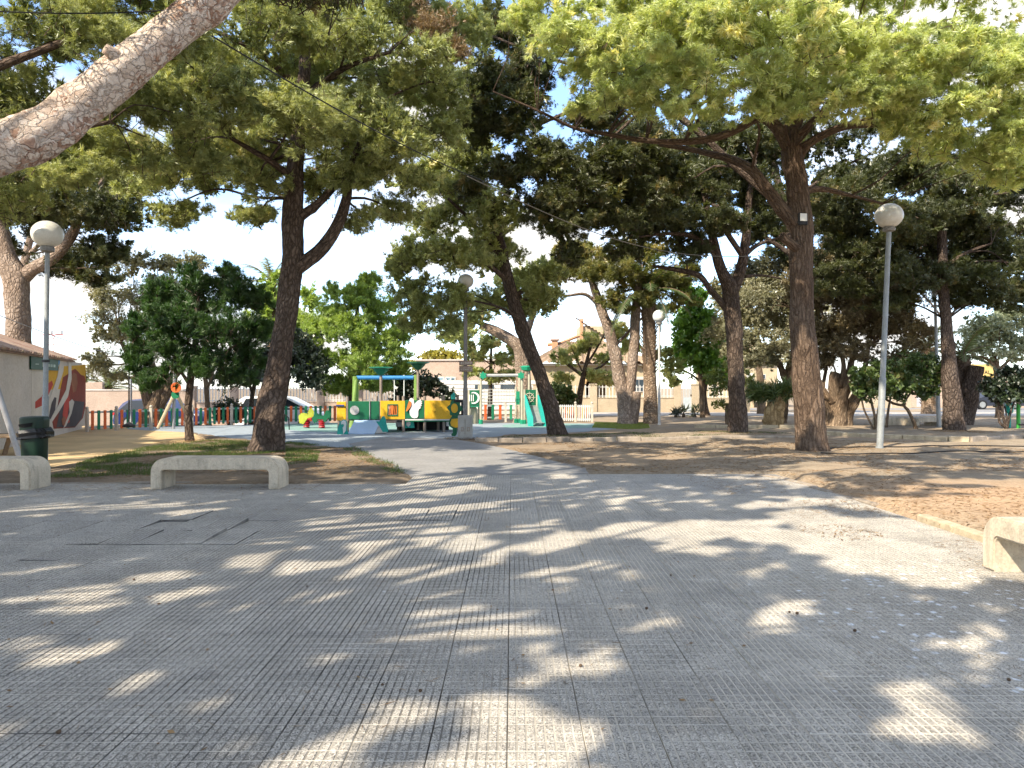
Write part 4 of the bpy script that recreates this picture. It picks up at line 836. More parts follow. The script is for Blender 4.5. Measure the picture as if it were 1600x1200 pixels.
# pines standing deeper in the grove, trunks hidden behind the nearer ones: they close the canopy
FARP = dict(PINE, ln=.17, w=.022, L=.55)
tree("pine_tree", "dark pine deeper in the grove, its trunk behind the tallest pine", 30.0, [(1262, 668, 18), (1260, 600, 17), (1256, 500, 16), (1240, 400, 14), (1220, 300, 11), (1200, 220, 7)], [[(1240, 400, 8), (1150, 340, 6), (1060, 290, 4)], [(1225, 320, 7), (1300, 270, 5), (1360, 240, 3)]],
     [(960, 215, 60, 40, 0), (1030, 200, 70, 45, 0), (1110, 210, 70, 50, 0), (1190, 215, 70, 50, 0), (1270, 220, 70, 50, 0), (1340, 225, 60, 50, 0), (1000, 270, 60, 40, .5), (1080, 280, 70, 40, .5), (1160, 270, 60, 44, .5), (1290, 280, 60, 44, .5), (1370, 280, 60, 44, .5), (940, 290, 50, 40, .6), (1110, 330, 60, 34, .8), (1200, 330, 60, 40, .8), (1310, 340, 60, 44, .8), (1220, 390, 44, 30, 1), (1290, 400, 44, 36, 1), (1050, 340, 50, 30, 1), (900, 250, 50, 40, 1)], 95000, l_dark, b_dark, FARP, tint=.5, twigs=.5, droop=.15, bough='plain', per=2.0)
tree("pine_tree", "dark pine deeper in the grove, its trunk behind the straight dark pine", 31.0, [(1484, 666, 14), (1482, 600, 14), (1476, 500, 13), (1468, 400, 11), (1462, 300, 8)], [[(1468, 400, 7), (1400, 370, 5), (1340, 340, 3)], [(1465, 340, 7), (1530, 310, 5), (1590, 330, 3)]],
     [(1290, 320, 50, 44, 0), (1350, 290, 60, 44, 0), (1420, 270, 60, 44, 0), (1490, 275, 60, 44, 0), (1550, 300, 50, 40, 0), (1330, 370, 60, 44, 0), (1400, 350, 60, 44, .4), (1470, 350, 60, 44, .4), (1540, 380, 60, 44, .2), (1590, 400, 44, 40, .3), (1300, 420, 50, 44, .4), (1370, 430, 60, 44, .4), (1440, 420, 60, 40, .6), (1510, 440, 60, 34, .4), (1580, 455, 44, 24, .3), (1640, 380, 60, 70, 0)], 80000, l_dark, b_dark, FARP, tint=.3, twigs=.5, droop=.1, bough='plain', per=2.0)
tree("pine_tree", "olive-green pine deeper in the grove, its trunk behind the big dark-barked pine", 28.0, [(436, 672, 15), (438, 600, 15), (450, 500, 14), (458, 380, 13), (466, 250, 10), (480, 120, 6)], [[(462, 320, 7), (380, 270, 5), (310, 240, 3)], [(464, 280, 7), (560, 230, 5), (650, 200, 3)]],
     [(280, 120, 70, 50, 0), (370, 90, 80, 55, 0), (470, 90, 80, 55, 0), (570, 100, 80, 55, 0), (660, 130, 70, 50, 0), (730, 100, 50, 60, 0), (300, 200, 70, 44, .4), (390, 180, 70, 50, .4), (490, 180, 70, 50, .4), (590, 190, 70, 50, .4), (680, 220, 60, 44, .4), (320, 260, 60, 34, .6), (410, 260, 50, 34, .6), (560, 265, 60, 30, .6), (650, 280, 50, 28, .6), (730, 180, 40, 50, .5), (420, 20, 100, 50, .4), (600, 30, 100, 50, .4), (740, 30, 60, 50, .2), (250, 40, 80, 50, .4)], 100000, l_pine, b_dark, FARP, tint=.5, twigs=.5, droop=.1, bough='plain', per=2.0)
tree("pine_tree", "shaded pine behind the pale forked pine and dusty lamp globe", 33.0, [(30, 668, 16), (28, 600, 16), (24, 500, 14), (40, 400, 11), (60, 320, 7)], [[(40, 400, 7), (100, 350, 5), (150, 320, 3)]],
     [(20, 260, 60, 44, 0), (90, 250, 60, 44, 0), (160, 260, 60, 40, 0), (230, 270, 50, 34, 0), (10, 330, 50, 40, .3), (80, 330, 60, 40, .3), (150, 340, 50, 34, .3), (110, 400, 50, 30, .4), (170, 400, 40, 26, .4), (30, 200, 80, 40, .3), (120, 190, 80, 40, .3), (-60, 280, 60, 60, 0)], 60000, l_dark, b_pale, FARP, tint=.45, twigs=.5, droop=.15, bough='plain', per=1.8)
# dark pine far right
tree("pine_tree", "straight dark pine in deep shade beside the broken-topped palm stumps", 24.6,
     [(1493, 688, 42), (1492, 675, 31), (1488, 630, 27), (1483, 570, 22), (1478, 500, 17), (1474, 420, 14), (1472, 350, 12), (1470, 280, 9)],
     [[(1474, 420, 7), (1510, 395, 5, -.4), (1550, 380, 3, -.6)], [(1472, 360, 7), (1430, 340, 5, -.4), (1380, 335, 3, -.6)], [(1476, 460, 6), (1440, 440, 4), (1400, 435, 3)], [(1472, 340, 6), (1520, 310, 5), (1580, 300, 3)]],
     [(1330, 300, 75, 50, 0), (1400, 340, 70, 50, -.4), (1470, 300, 85, 50, -.5), (1540, 340, 65, 46, 0), (1350, 400, 75, 45, .6), (1430, 430, 80, 36, -.3), (1520, 430, 75, 36, -.3), (1590, 420, 55, 50, .2), (1400, 260, 90, 45, .6), (1500, 250, 90, 40, .6), (1330, 450, 60, 30, .9), (1560, 468, 50, 16, -.3), (1460, 380, 70, 42, .8), (1600, 350, 30, 40, .8), (1570, 260, 70, 40, .8), (1300, 350, 40, 46, .8), (1650, 440, 60, 60, .5), (1390, 470, 50, 20, .8), (1400, 400, 60, 44, 1.6), (1450, 340, 70, 50, 1.6), (1530, 400, 70, 46, 1.6), (1340, 360, 50, 50, 1.6), (1560, 300, 60, 40, 1.5), (1590, 460, 50, 24, .6), (1500, 470, 46, 18, .2)],
     190000, l_dark, b_dark, dict(PINE, ln=.14, w=.015, L=.45), tint=.3, twigs=.5, knots=6, bough='plain', per=2.2)
# the old olive / tamarisk with many stems
tree("olive_tree", "old knotty olive with sunlit twisted stems in the kerbed bed", 27.5,
     [(1304, 676, 52), (1304, 664, 38), (1306, 652, 32), (1312, 638, 22), (1318, 618, 16), (1326, 595, 11), (1330, 565, 7)],
     [[(1290, 668, 22), (1292, 645, 15), (1284, 622, 11), (1276, 600, 7)], [(1318, 670, 26), (1324, 648, 19), (1337, 622, 16), (1346, 596, 13), (1352, 570, 9), (1358, 540, 6)], [(1306, 650, 20), (1304, 620, 15), (1302, 596, 14), (1306, 582, 13)], [(1300, 630, 14), (1288, 612, 10), (1280, 595, 7), (1262, 570, 5, .4)], [(1316, 612, 14), (1326, 585, 9), (1332, 555, 7), (1336, 520, 4)], [(1300, 650, 12), (1292, 635, 9), (1286, 618, 6), (1292, 560, 4, 1)], [(1312, 605, 12), (1318, 570, 8), (1310, 530, 5)]],
     [(1300, 520, 60, 45, 0), (1360, 500, 60, 50, .4), (1400, 520, 50, 45, 0), (1340, 460, 60, 40, .4), (1300, 450, 50, 44, .6), (1270, 520, 40, 44, .6), (1380, 560, 44, 24, 0), (1420, 470, 40, 36, .4), (1330, 545, 50, 24, -.4), (1260, 470, 34, 40, 1), (1295, 400, 34, 34, 1), (1425, 545, 26, 26, .5), (1250, 560, 22, 20, .7), (1320, 500, 60, 50, .8), (1380, 450, 60, 50, 1), (1390, 500, 50, 50, 1), (1290, 560, 30, 20, .3), (1340, 420, 60, 40, 1.4), (1260, 440, 40, 44, 1.4), (1400, 570, 34, 22, .6), (1440, 520, 34, 34, 1)],
     150000, l_brown, b_olive, dict(ln=.10, w=.015, L=.5, cone=.8, kind='needle', tufts=6, per=8, spread=.1), droop=.25, tint=.35, sub=8, subr=.42, rough=.13, knots=16, twigs=.7)
tree("tamarisk_tree", "grey-green feathery tree between the dark forked pine and the thick trunk", 31,
     [(1214, 668, 44), (1213, 655, 30), (1222, 620, 20), (1234, 590, 16), (1236, 565, 11)],
     [[(1230, 600, 11), (1218, 570, 9), (1205, 555, 7), (1195, 540, 4)], [(1236, 570, 8), (1240, 530, 6), (1236, 480, 4)]],
     [(1180, 480, 48, 44, 0), (1160, 520, 44, 34, 0), (1210, 540, 40, 30, -.3), (1220, 470, 40, 45, .4), (1200, 430, 40, 36, .4), (1150, 470, 30, 36, .5), (1185, 560, 36, 18, -.2), (1230, 410, 30, 30, .8), (1140, 500, 20, 24, .6), (1240, 520, 30, 40, .8), (1130, 455, 34, 40, 1), (1170, 440, 40, 40, 1.2), (1150, 545, 34, 24, .6), (1120, 520, 26, 34, 1.2), (1210, 500, 44, 44, .8), (1250, 470, 34, 50, 1.2)],
     85000, l_olive, b_olive, dict(ln=.12, w=.016, L=.5, cone=.8, kind='needle', tufts=6, per=7, spread=.1), droop=.3, tint=.75, rough=.12, twigs=.4)
tree("broadleaf_tree", "fresh green broadleaf tree beyond the lit lamp globe", 36, [(1098, 655, 8), (1096, 600, 8), (1090, 540, 7), (1088, 490, 4)], [],
     [(1085, 490, 28, 34, 0), (1075, 530, 30, 30, 0), (1105, 520, 32, 34, 0), (1100, 560, 34, 26, 0), (1125, 550, 20, 24, .3), (1080, 460, 22, 20, .3), (1065, 505, 18, 22, .2), (1120, 590, 24, 14, 0)],
     22000, l_fresh, b_olive, dict(ln=.17, w=.09, L=.4, kind='leaf', tufts=5, per=5, spread=.14), tint=.55, twigs=.1, shell=.7)
tree("young_pine_tree", "small open pine with bent trunk beside the garden gate", 38.5, [(1104, 649, 12), (1102, 640, 10), (1100, 615, 8), (1102, 598, 6), (1095, 575, 3)], [[(1101, 602, 4), (1080, 585, 3), (1055, 572, 2)], [(1102, 600, 4), (1130, 580, 3), (1155, 570, 2)], [(1102, 598, 3), (1120, 570, 2), (1140, 550, 1)]],
     [(1060, 570, 32, 22, 0), (1100, 575, 40, 24, -.4), (1140, 570, 34, 24, 0), (1040, 555, 26, 18, 0), (1080, 550, 40, 20, .4), (1160, 590, 26, 16, 0), (1050, 595, 24, 9, 0), (1150, 545, 24, 16, .3), (1105, 545, 30, 14, .3)],
     30000, l_pine, b_pine, dict(PINE, ln=.2, w=.022, L=.6), tint=.55, droop=-.05, upb=.5, twigs=.5, auto=False, bough='up', per=0.8)
tree("young_pine_tree", "small open pine in front of the cream house", 37, [(904, 650, 13), (904, 630, 11), (908, 605, 10), (912, 585, 8), (918, 560, 5), (925, 530, 3)], [[(911, 588, 5), (890, 572, 4), (868, 555, 2)], [(912, 585, 5), (940, 572, 4), (955, 558, 2), (968, 545, 1)], [(915, 572, 4), (935, 540, 3), (950, 510, 2)], [(912, 585, 3), (900, 560, 2), (890, 535, 1)]],
     [(880, 560, 28, 17, 0), (930, 585, 30, 12, 0), (880, 590, 26, 10, 0), (950, 560, 26, 14, .2), (925, 530, 26, 18, 0), (965, 520, 28, 24, .4), (905, 545, 24, 12, .2), (955, 595, 20, 10, 0), (985, 540, 24, 20, .6)],
     17000, l_pine, b_pine, dict(PINE, ln=.2, w=.022, L=.6), tint=.6, upb=.5, twigs=.6, auto=False)
tree("young_pine_tree", "slim open conifer behind the lamp post with the small signs", 36, [(766, 652, 9), (766, 620, 7), (767, 570, 5), (768, 525, 3)], [],
     [(745, 555, 24, 14, 0), (790, 560, 26, 14, 0), (765, 535, 26, 14, 0), (740, 582, 26, 12, 0), (795, 585, 24, 11, 0), (768, 590, 24, 10, -.3), (730, 540, 18, 16, .3), (805, 545, 16, 14, .4)],
     15000, l_pine, b_dark, dict(PINE, ln=.18, w=.022, L=.6), tint=.6, twigs=.6)
tree("olive_tree", "silvery rounded olive lit by the sun beyond the dark bush", 36, [(1562, 640, 12), (1560, 600, 10), (1556, 560, 8)], [[(1558, 575, 5), (1540, 560, 4), (1520, 555, 2)], [(1558, 580, 5), (1580, 560, 4)]],
     [(1530, 540, 34, 30, 0), (1560, 515, 44, 34, 0), (1590, 545, 34, 28, 0), (1530, 505, 30, 24, .2), (1600, 510, 34, 34, .3), (1560, 555, 44, 16, -.3), (1640, 520, 44, 40, .3), (1545, 525, 50, 34, .5), (1585, 500, 44, 34, .6), (1520, 525, 26, 30, .4)], 62000, l_silver, b_olive, dict(ln=.11, w=.03, L=.45, kind='leaf', tufts=5, per=6, spread=.1), tint=.5, shell=.7, twigs=.1)
tree("broadleaf_tree", "yellow-leaved tree far behind the flat-roofed building", 58, [(690, 625, 6), (690, 590, 5), (692, 560, 4)], [], [(692, 553, 20, 13, 0), (672, 560, 14, 10, 0), (712, 560, 16, 10, 0), (650, 566, 14, 8, 0)], 7000, l_yellow, b_olive, dict(ln=.3, w=.14, L=.6, kind='leaf', tufts=4, per=4, spread=.2), auto=False, twigs=0)
tree("olive_tree", "pale grey-green olive filling the gap beyond the bent young pine", 41, [(1190, 640, 14), (1188, 600, 11), (1185, 560, 8)], [[(1187, 575, 5), (1160, 550, 4), (1140, 530, 2)], [(1186, 570, 5), (1215, 545, 4), (1235, 520, 2)]],
     [(1140, 520, 40, 36, 0), (1190, 500, 50, 40, 0), (1240, 520, 44, 40, 0), (1160, 470, 44, 36, .4), (1215, 460, 44, 36, .4), (1125, 480, 30, 34, .4), (1270, 490, 40, 40, .4), (1180, 550, 50, 20, -.3), (1230, 560, 40, 18, 0), (1300, 530, 36, 36, .3), (1060, 440, 34, 30, .6), (1190, 420, 50, 34, .8)], 42000, l_olive, b_olive, dict(ln=.13, w=.034, L=.5, cone=.8, kind='leaf', tufts=5, per=5, spread=.1), tint=.75, twigs=.2)
# shrubs
SH = dict(ln=.10, w=.05, L=.35, kind='leaf', tufts=5, per=5, spread=.08)
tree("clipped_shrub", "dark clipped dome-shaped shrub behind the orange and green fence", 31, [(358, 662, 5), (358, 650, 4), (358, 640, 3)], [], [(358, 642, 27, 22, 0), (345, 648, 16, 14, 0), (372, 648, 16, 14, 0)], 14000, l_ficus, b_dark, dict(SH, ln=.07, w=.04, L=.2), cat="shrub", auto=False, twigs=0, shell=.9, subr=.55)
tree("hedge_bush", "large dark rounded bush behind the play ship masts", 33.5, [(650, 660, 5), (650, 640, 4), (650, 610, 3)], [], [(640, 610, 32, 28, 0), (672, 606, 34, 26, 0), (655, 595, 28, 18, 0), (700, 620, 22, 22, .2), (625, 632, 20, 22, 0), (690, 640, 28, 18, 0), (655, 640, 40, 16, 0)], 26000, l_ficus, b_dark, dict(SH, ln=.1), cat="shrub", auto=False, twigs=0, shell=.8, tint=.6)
tree("round_bush", "leafy round bush between the leaning pine and the house fence", 36, [(874, 655, 5), (874, 640, 4), (874, 620, 3)], [], [(872, 612, 26, 22, 0), (888, 622, 20, 18, 0), (858, 625, 16, 16, 0), (872, 632, 28, 10, 0)], 12000, l_shrub, b_dark, SH, cat="shrub", auto=False, twigs=.1, shell=.8)
tree("broadleaf_shrub", "leafy shrub with several thin stems left of the leaning grey lamp pole", 25, [(1362, 678, 4), (1368, 660, 4), (1362, 630, 4), (1355, 600, 3)], [[(1366, 676, 4), (1372, 640, 3), (1380, 600, 2)], [(1366, 672, 3), (1350, 640, 3), (1345, 615, 2)]],
     [(1360, 590, 34, 22, 0), (1385, 580, 34, 22, 0), (1375, 605, 36, 16, -.3), (1350, 610, 22, 16, 0)], 15000, l_shrub, b_olive, SH, cat="shrub", auto=False, twigs=.4, tint=.6)
tree("broadleaf_shrub", "wide flowering shrub with crooked branching trunk beside the far pale bench", 25.5, [(1433, 672, 6), (1428, 660, 5), (1418, 640, 5), (1412, 632, 4), (1422, 615, 3), (1438, 600, 2)], [[(1414, 634, 4), (1395, 630, 4), (1380, 618, 3), (1385, 600, 2)], [(1385, 668, 4), (1388, 640, 4), (1394, 610, 2)], [(1415, 632, 3), (1402, 610, 2), (1405, 590, 2)]],
     [(1400, 585, 36, 24, 0), (1440, 578, 40, 22, 0), (1420, 600, 42, 16, -.3), (1460, 590, 26, 20, .2), (1430, 565, 36, 16, .3), (1468, 570, 20, 18, .2), (1395, 615, 24, 10, 0), (1445, 612, 22, 8, 0)], 22000, l_shrub, b_olive, SH, cat="shrub", auto=False, twigs=.4, tint=.55)
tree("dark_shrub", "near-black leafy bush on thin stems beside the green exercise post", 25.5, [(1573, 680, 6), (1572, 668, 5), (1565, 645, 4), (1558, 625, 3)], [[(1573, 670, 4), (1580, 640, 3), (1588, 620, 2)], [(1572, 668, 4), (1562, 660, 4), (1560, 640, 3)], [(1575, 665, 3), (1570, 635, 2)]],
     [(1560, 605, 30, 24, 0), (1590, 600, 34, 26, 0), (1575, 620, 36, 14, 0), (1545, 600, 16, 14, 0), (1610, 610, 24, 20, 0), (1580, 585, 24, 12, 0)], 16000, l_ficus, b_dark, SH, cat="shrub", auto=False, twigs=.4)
tree("cycad_bush", "low spiky bush on a dry bushy stump between two trunks", 27, [(1212, 660, 26), (1210, 640, 24), (1216, 622, 16), (1222, 612, 8)], [], [(1200, 615, 30, 9, 0), (1225, 612, 26, 10, 0), (1180, 612, 14, 8, .3)], 9000, l_shrub, bark("dry_stump", (.42, .30, .16), (.2, .13, .06), 9, 3), dict(SH, ln=.35, w=.03, L=.4, per=4), cat="shrub", auto=False, twigs=0, rough=.16)
tree("broadleaf_shrub", "yellowing shrub at the foot of the dark forked pine", 29, [(1140, 668, 12), (1138, 650, 10), (1136, 630, 5)], [], [(1130, 610, 22, 18, 0), (1118, 590, 18, 16, .2), (1128, 632, 16, 10, 0), (1140, 585, 16, 16, .4)], 9000, leafy("autumn_shrub", (.10, .14, .03), (.24, .30, .06), (.45, .34, .06), .4), b_olive, SH, cat="shrub", auto=False, twigs=.2, tint=.6)

# palms: trunk of cut frond bases, arching fronds
m_frond = leafy("palm_fronds", (.05, .09, .025), (.15, .21, .06), (.3, .3, .1), .35, .12)
def palm(label, u, vb, vt, wpx, Y, nfr, fl, lean=0, crown=True, tint=.5, dead=False, name="palm_tree", bm=None):
    b, t = P(u, vb, Y), P(u + lean, vt, Y); root = thing(name, label, "tree", (b.x, b.y, 0)); s = Y / F; r = wpx * .5 * s
    o = lambda q: Vector(q) - root.location; b.z = -.05
    h = t.z - b.z
    link("trunk", limb_mesh("trunk", [o(b), o(b.lerp(t, .06)), o(b.lerp(t, .3)), o(b.lerp(t, .7)), o(t)], [r * 1.25, r * 1.1, r * .92, r * .95, r * 1.05], bm or b_palm, 18, .03, .09, 0), root)
    bs = MB(); n = int(h / .16)
    for i in range(n):                     # stubs of cut fronds, in a spiral
        z = .55 + (h - .6) * i / max(n, 1)
        if z < h * .38 and not dead: continue
        for j in range(5):
            a = i * 2.4 + j * 1.257; d = Vector((math.cos(a), math.sin(a), 0)); q = o(b) + (o(t) - o(b)) * (z / h); up = Vector((0, 0, 1))
            sd = d.cross(up) * r * .34; p0 = q + d * r * .86; p1 = q + d * r * 1.24 + up * R.uniform(.14, .22)
            bs.add([p0 - sd, p0 + sd, p1 + sd * .55, p1 - sd * .55, p0 + d * .02 - up * .06, p1 + d * .035], [(0, 1, 2, 3), (0, 4, 1), (3, 2, 5), (0, 3, 5, 4), (1, 4, 5, 2)])
    tag(bs.obj("frond_stub", bm or b_palm, root), kind="stuff")
    if crown:
        for i in range(nfr):
            a = i * 2.4; el = 1.25 - 1.75 * i / nfr + R.gauss(0, .08); d = Vector((math.cos(a), math.sin(a), 0)); pts = []; L_ = fl * R.uniform(.85, 1.1)
            c = o(t); q = Vector(c)
            for k in range(9):
                pts.append(Vector(q)); e = el - 1.1 * (k / 8) ** 1.6; q = q + (d * math.cos(e) + Vector((0, 0, math.sin(e)))) * (L_ / 8)
            V, Fq = [], []; sd = d.cross(Vector((0, 0, 1)))
            for k in range(8):
                for m_ in range(5):
                    p_ = pts[k].lerp(pts[k + 1], m_ / 5); tg = (pts[k + 1] - pts[k]).normalized(); f_ = (k + m_ / 5) / 8; ll = .55 * fl / 2.5 * (math.sin(math.pi * min(1, f_ * .9 + .1)) * .8 + .15)
                    for sg in (-1, 1):
                        e_ = p_ + (sd * sg * .8 + tg * .6 + Vector((0, 0, -.25 + R.gauss(0, .1)))).normalized() * ll; n0 = len(V); w_ = tg * .028
                        V += [p_ - w_, p_ + w_, e_]; Fq.append((n0, n0 + 1, n0 + 2))
            V, Fq = np.array([tuple(x) for x in V]), np.array(Fq)
            fr = link("frond", np_mesh("frond", V, Fq, m_frond, {"tint": ('FLOAT', np.full(len(V), np.clip(tint + R.gauss(0, .15), 0, 1)))}), root)
            link("rachis", limb_mesh("rachis", pts, [.03 - .0028 * k for k in range(9)], b_palm, 5, .0, .3), fr)
    return root
palm("tall palm trunk beside the white lamp globe", 1017, 666, 452, 21, 30, 26, 2.4, lean=-4)
palm("feathery palm beyond the pink boundary wall", 168, 650, 606, 10, 43, 22, 2.3, tint=.8)
palm("palm crown rising behind the big dark trunk", 424, 650, 440, 12, 48, 20, 2.6, tint=.7)
palm("palm with orange skirt beyond the grey thin lamp post", 1451, 645, 545, 20, 41, 16, 2.0, dead=True, tint=.4)
palm("thick shaggy palm trunk right behind the straight dark pine", 1503, 668, 556, 21, 29, 12, 1.8, dead=True, tint=.6, bm=bark("grey_palm_bark", (.17, .12, .09), (.05, .035, .025), 6, 7))
# leaning broken stump in that palm clump
root = thing("broken_trunk", "broken reddish trunk leaning out of the shaggy palm clump", "tree stump", tuple(G(1505, 670))); q0 = root.location
link("trunk", limb_mesh("trunk", [P(1504, 674, 28.5) - q0, P(1510, 640, 28.5) - q0, P(1518, 605, 28.5) - q0, P(1524, 572, 28.5) - q0], [.36, .30, .27, .25], b_dark, 14, .1, .1, 5), root)
link("stub", limb_mesh("stub", [P(1506, 640, 28.3) - q0, P(1500, 620, 28.0) - q0, P(1497, 606, 27.9) - q0], [.12, .09, .07], b_dark, 8, .1, .1), root)

# unseen shade trees of the grove, placed and cut to throw the dappled shade
def shade_tree(x, y, h, spread, seed, ntri, label):
    r = np.random.default_rng(seed); root = thing("pine_tree", label, "tree", (x, y, 0))
    link("trunk", limb_mesh("trunk", [(0, 0, -.1), (.2, .1, h * .3), (.1, .3, h * .6), (.3, .2, h * .85)], [.33, .27, .22, .12], b_pine, 14, .05, .2, 4), root)
    cl = []
    for i in range(22):
        a, rr = i * 2.4 + r.uniform(-.3, .3), spread * math.sqrt((i + .5) / 22); z = h * (.98 - .26 * (rr / spread) ** 2) + r.uniform(-.5, .4)
        c = (rr * math.cos(a), rr * math.sin(a), z); s_ = r.uniform(1.0, 1.5)
        cl.append([*c, s_, s_, s_ * .5])
        link("limb", limb_mesh("limb", [(.1, .2, h * .55), (c[0] * .5, c[1] * .5, h * .55 + (z - h * .55) * .6), c], [.09, .06, .02], b_pine, 6, .05, .4), root)
    if len(cl) == 0: return root
    V, Tq, tv, b, t = foliage(np.array(cl), ntri, dict(PINE, ln=.26, w=.14, L=.5, per=8), 8, .5)
    V, Tq, tv = carve(V, Tq, tv, root.location)
    link("crown", np_mesh("crown", V, Tq, l_pine, {"tint": ('FLOAT', tv)}), root); return root
SHADE = [(-9.6, -4.6, 8.6, 4.2, "grove pine behind the camera shading the middle of the square"), (-4.2, -7.6, 9.0, 4.0, "grove pine behind the camera shading the near paving"), (-11.2, 3.8, 8.6, 3.3, "grove pine beside the camera shading the paving by the left bench"),
         (-6.2, -0.8, 9.8, 3.2, "tall grove pine over the camera shading the far side of the square"), (-13.0, 6.4, 9.5, 3.0, "grove pine out of view shading the grassy bed and whole bench"), (-18.5, 11.3, 10.0, 3.6, "grove pine out of view shading the sand path and pale forked pine"), (-2.2, -3.6, 9.5, 2.8, "narrow grove pine behind the camera shading the corner by the bench")]
SHADE += [(7.2, 7.0, 10.2, 3.4, 'grove pine out of view on the open side shading the dirt bed and leaning lamp'), (-10.5, -.4, 9.0, 3.0, 'grove pine out of view shading the paving by the cut-off bench')]
for i, (x, y, h, sp_, lb) in enumerate(SHADE): shade_tree(x, y, h, sp_, 40 + i, 13000, lb)
# ------------------------------------------------------------------ benches, lamps, bin
m_bench = worn("bench_concrete", (.62, .53, .40), .82, .22, 3.5, .25); k = N(m_bench); p = k.pos()
src = k.b.inputs['Base Color'].links[0].from_socket
drip = k.noise(k.scale(p, (9, 9, .9)), 1.0, 5, .65); pores = k.voro(p, 42, 'F1', 'Distance'); grime = k.noise(p, 6.5, 6, .7)
cc = k.mix(k.ramp(drip, [(.50, 0.0), (.70, .55)]), src, (.24, .20, .15)); cc = k.mix(k.ramp(grime, [(.55, 0.0), (.72, .5)]), cc, (.20, .175, .14)); cc = k.mix(k.ramp(pores, [(.10, .7), (.16, 0.0)]), cc, (.16, .14, .11)); k.col(cc)
def arc(cx, cz, r, a0, a1, n): return [(cx + r * math.cos(math.radians(a0 + (a1 - a0) * i / n)), cz + r * math.sin(math.radians(a0 + (a1 - a0) * i / n))) for i in range(n + 1)]
def bench_profile(Ln, h, t, th, Ro, Ri):
    out = [(0, 0)] + arc(Ro, h - Ro, Ro, 180, 90, 9) + arc(Ln - Ro, h - Ro, Ro, 90, 0, 9) + [(Ln, 0), (Ln - t, 0)]
    return out + arc(Ln - t - Ri, h - th - Ri, Ri, 0, 90, 4) + arc(t + Ri, h - th - Ri, Ri, 90, 180, 4) + [(t, 0)]
def bench(label, loc, rz, Ln=1.84, h=.445, d=.5, group="arched concrete benches"):
    import bmesh
    mb = MB().prism(bench_profile(Ln, h, .15, .165, .2, .05), 0, d)
    me = mb.mesh("concrete_bench", m_bench); bm = bmesh.new(); bm.from_mesh(me)
    es = [e for e in bm.edges if len(e.link_faces) == 2 and any(len(f.verts) > 8 for f in e.link_faces)]
    bmesh.ops.bevel(bm, geom=es, offset=.014, segments=2, affect='EDGES', clamp_overlap=True); bm.to_mesh(me); bm.free()
    o = link("concrete_bench", me, None, loc); o.rotation_euler = (0, 0, rz)
    me.polygons.foreach_set('use_smooth', [True] * len(me.polygons)); me.set_sharp_from_angle(angle=math.radians(35))
    return tag(o, label, "bench", group)
b0 = G(235, 765); bench("whole arched concrete bench in front of the big pine", (b0.x, b0.y, .002), .012)
b1 = G(47, 766); bench("arched concrete bench cut off by the frame beside the green bin", (b1.x - 1.84, b1.y, .002), 0)
bench("sunlit concrete bench at the edge of the square by the orange dirt", (3.83, 6.16, .002), -math.pi / 2, Ln=1.84, d=.5)
bfar = G(1432, 668.5); bench("small pale arched bench far behind the crooked shrub", (bfar.x, bfar.y, .0), .35, Ln=1.3, h=.36, d=.7)
st = G(1398, 667.5); blk = MB().box(-.5, .45, -.3, .3, 0, .36, b=.05).obj("stone_seat", m_bench, None, False, (st.x, st.y + .4, 0)); tag(blk, "low pale stone block seat beside the far arched bench", "stone seat")

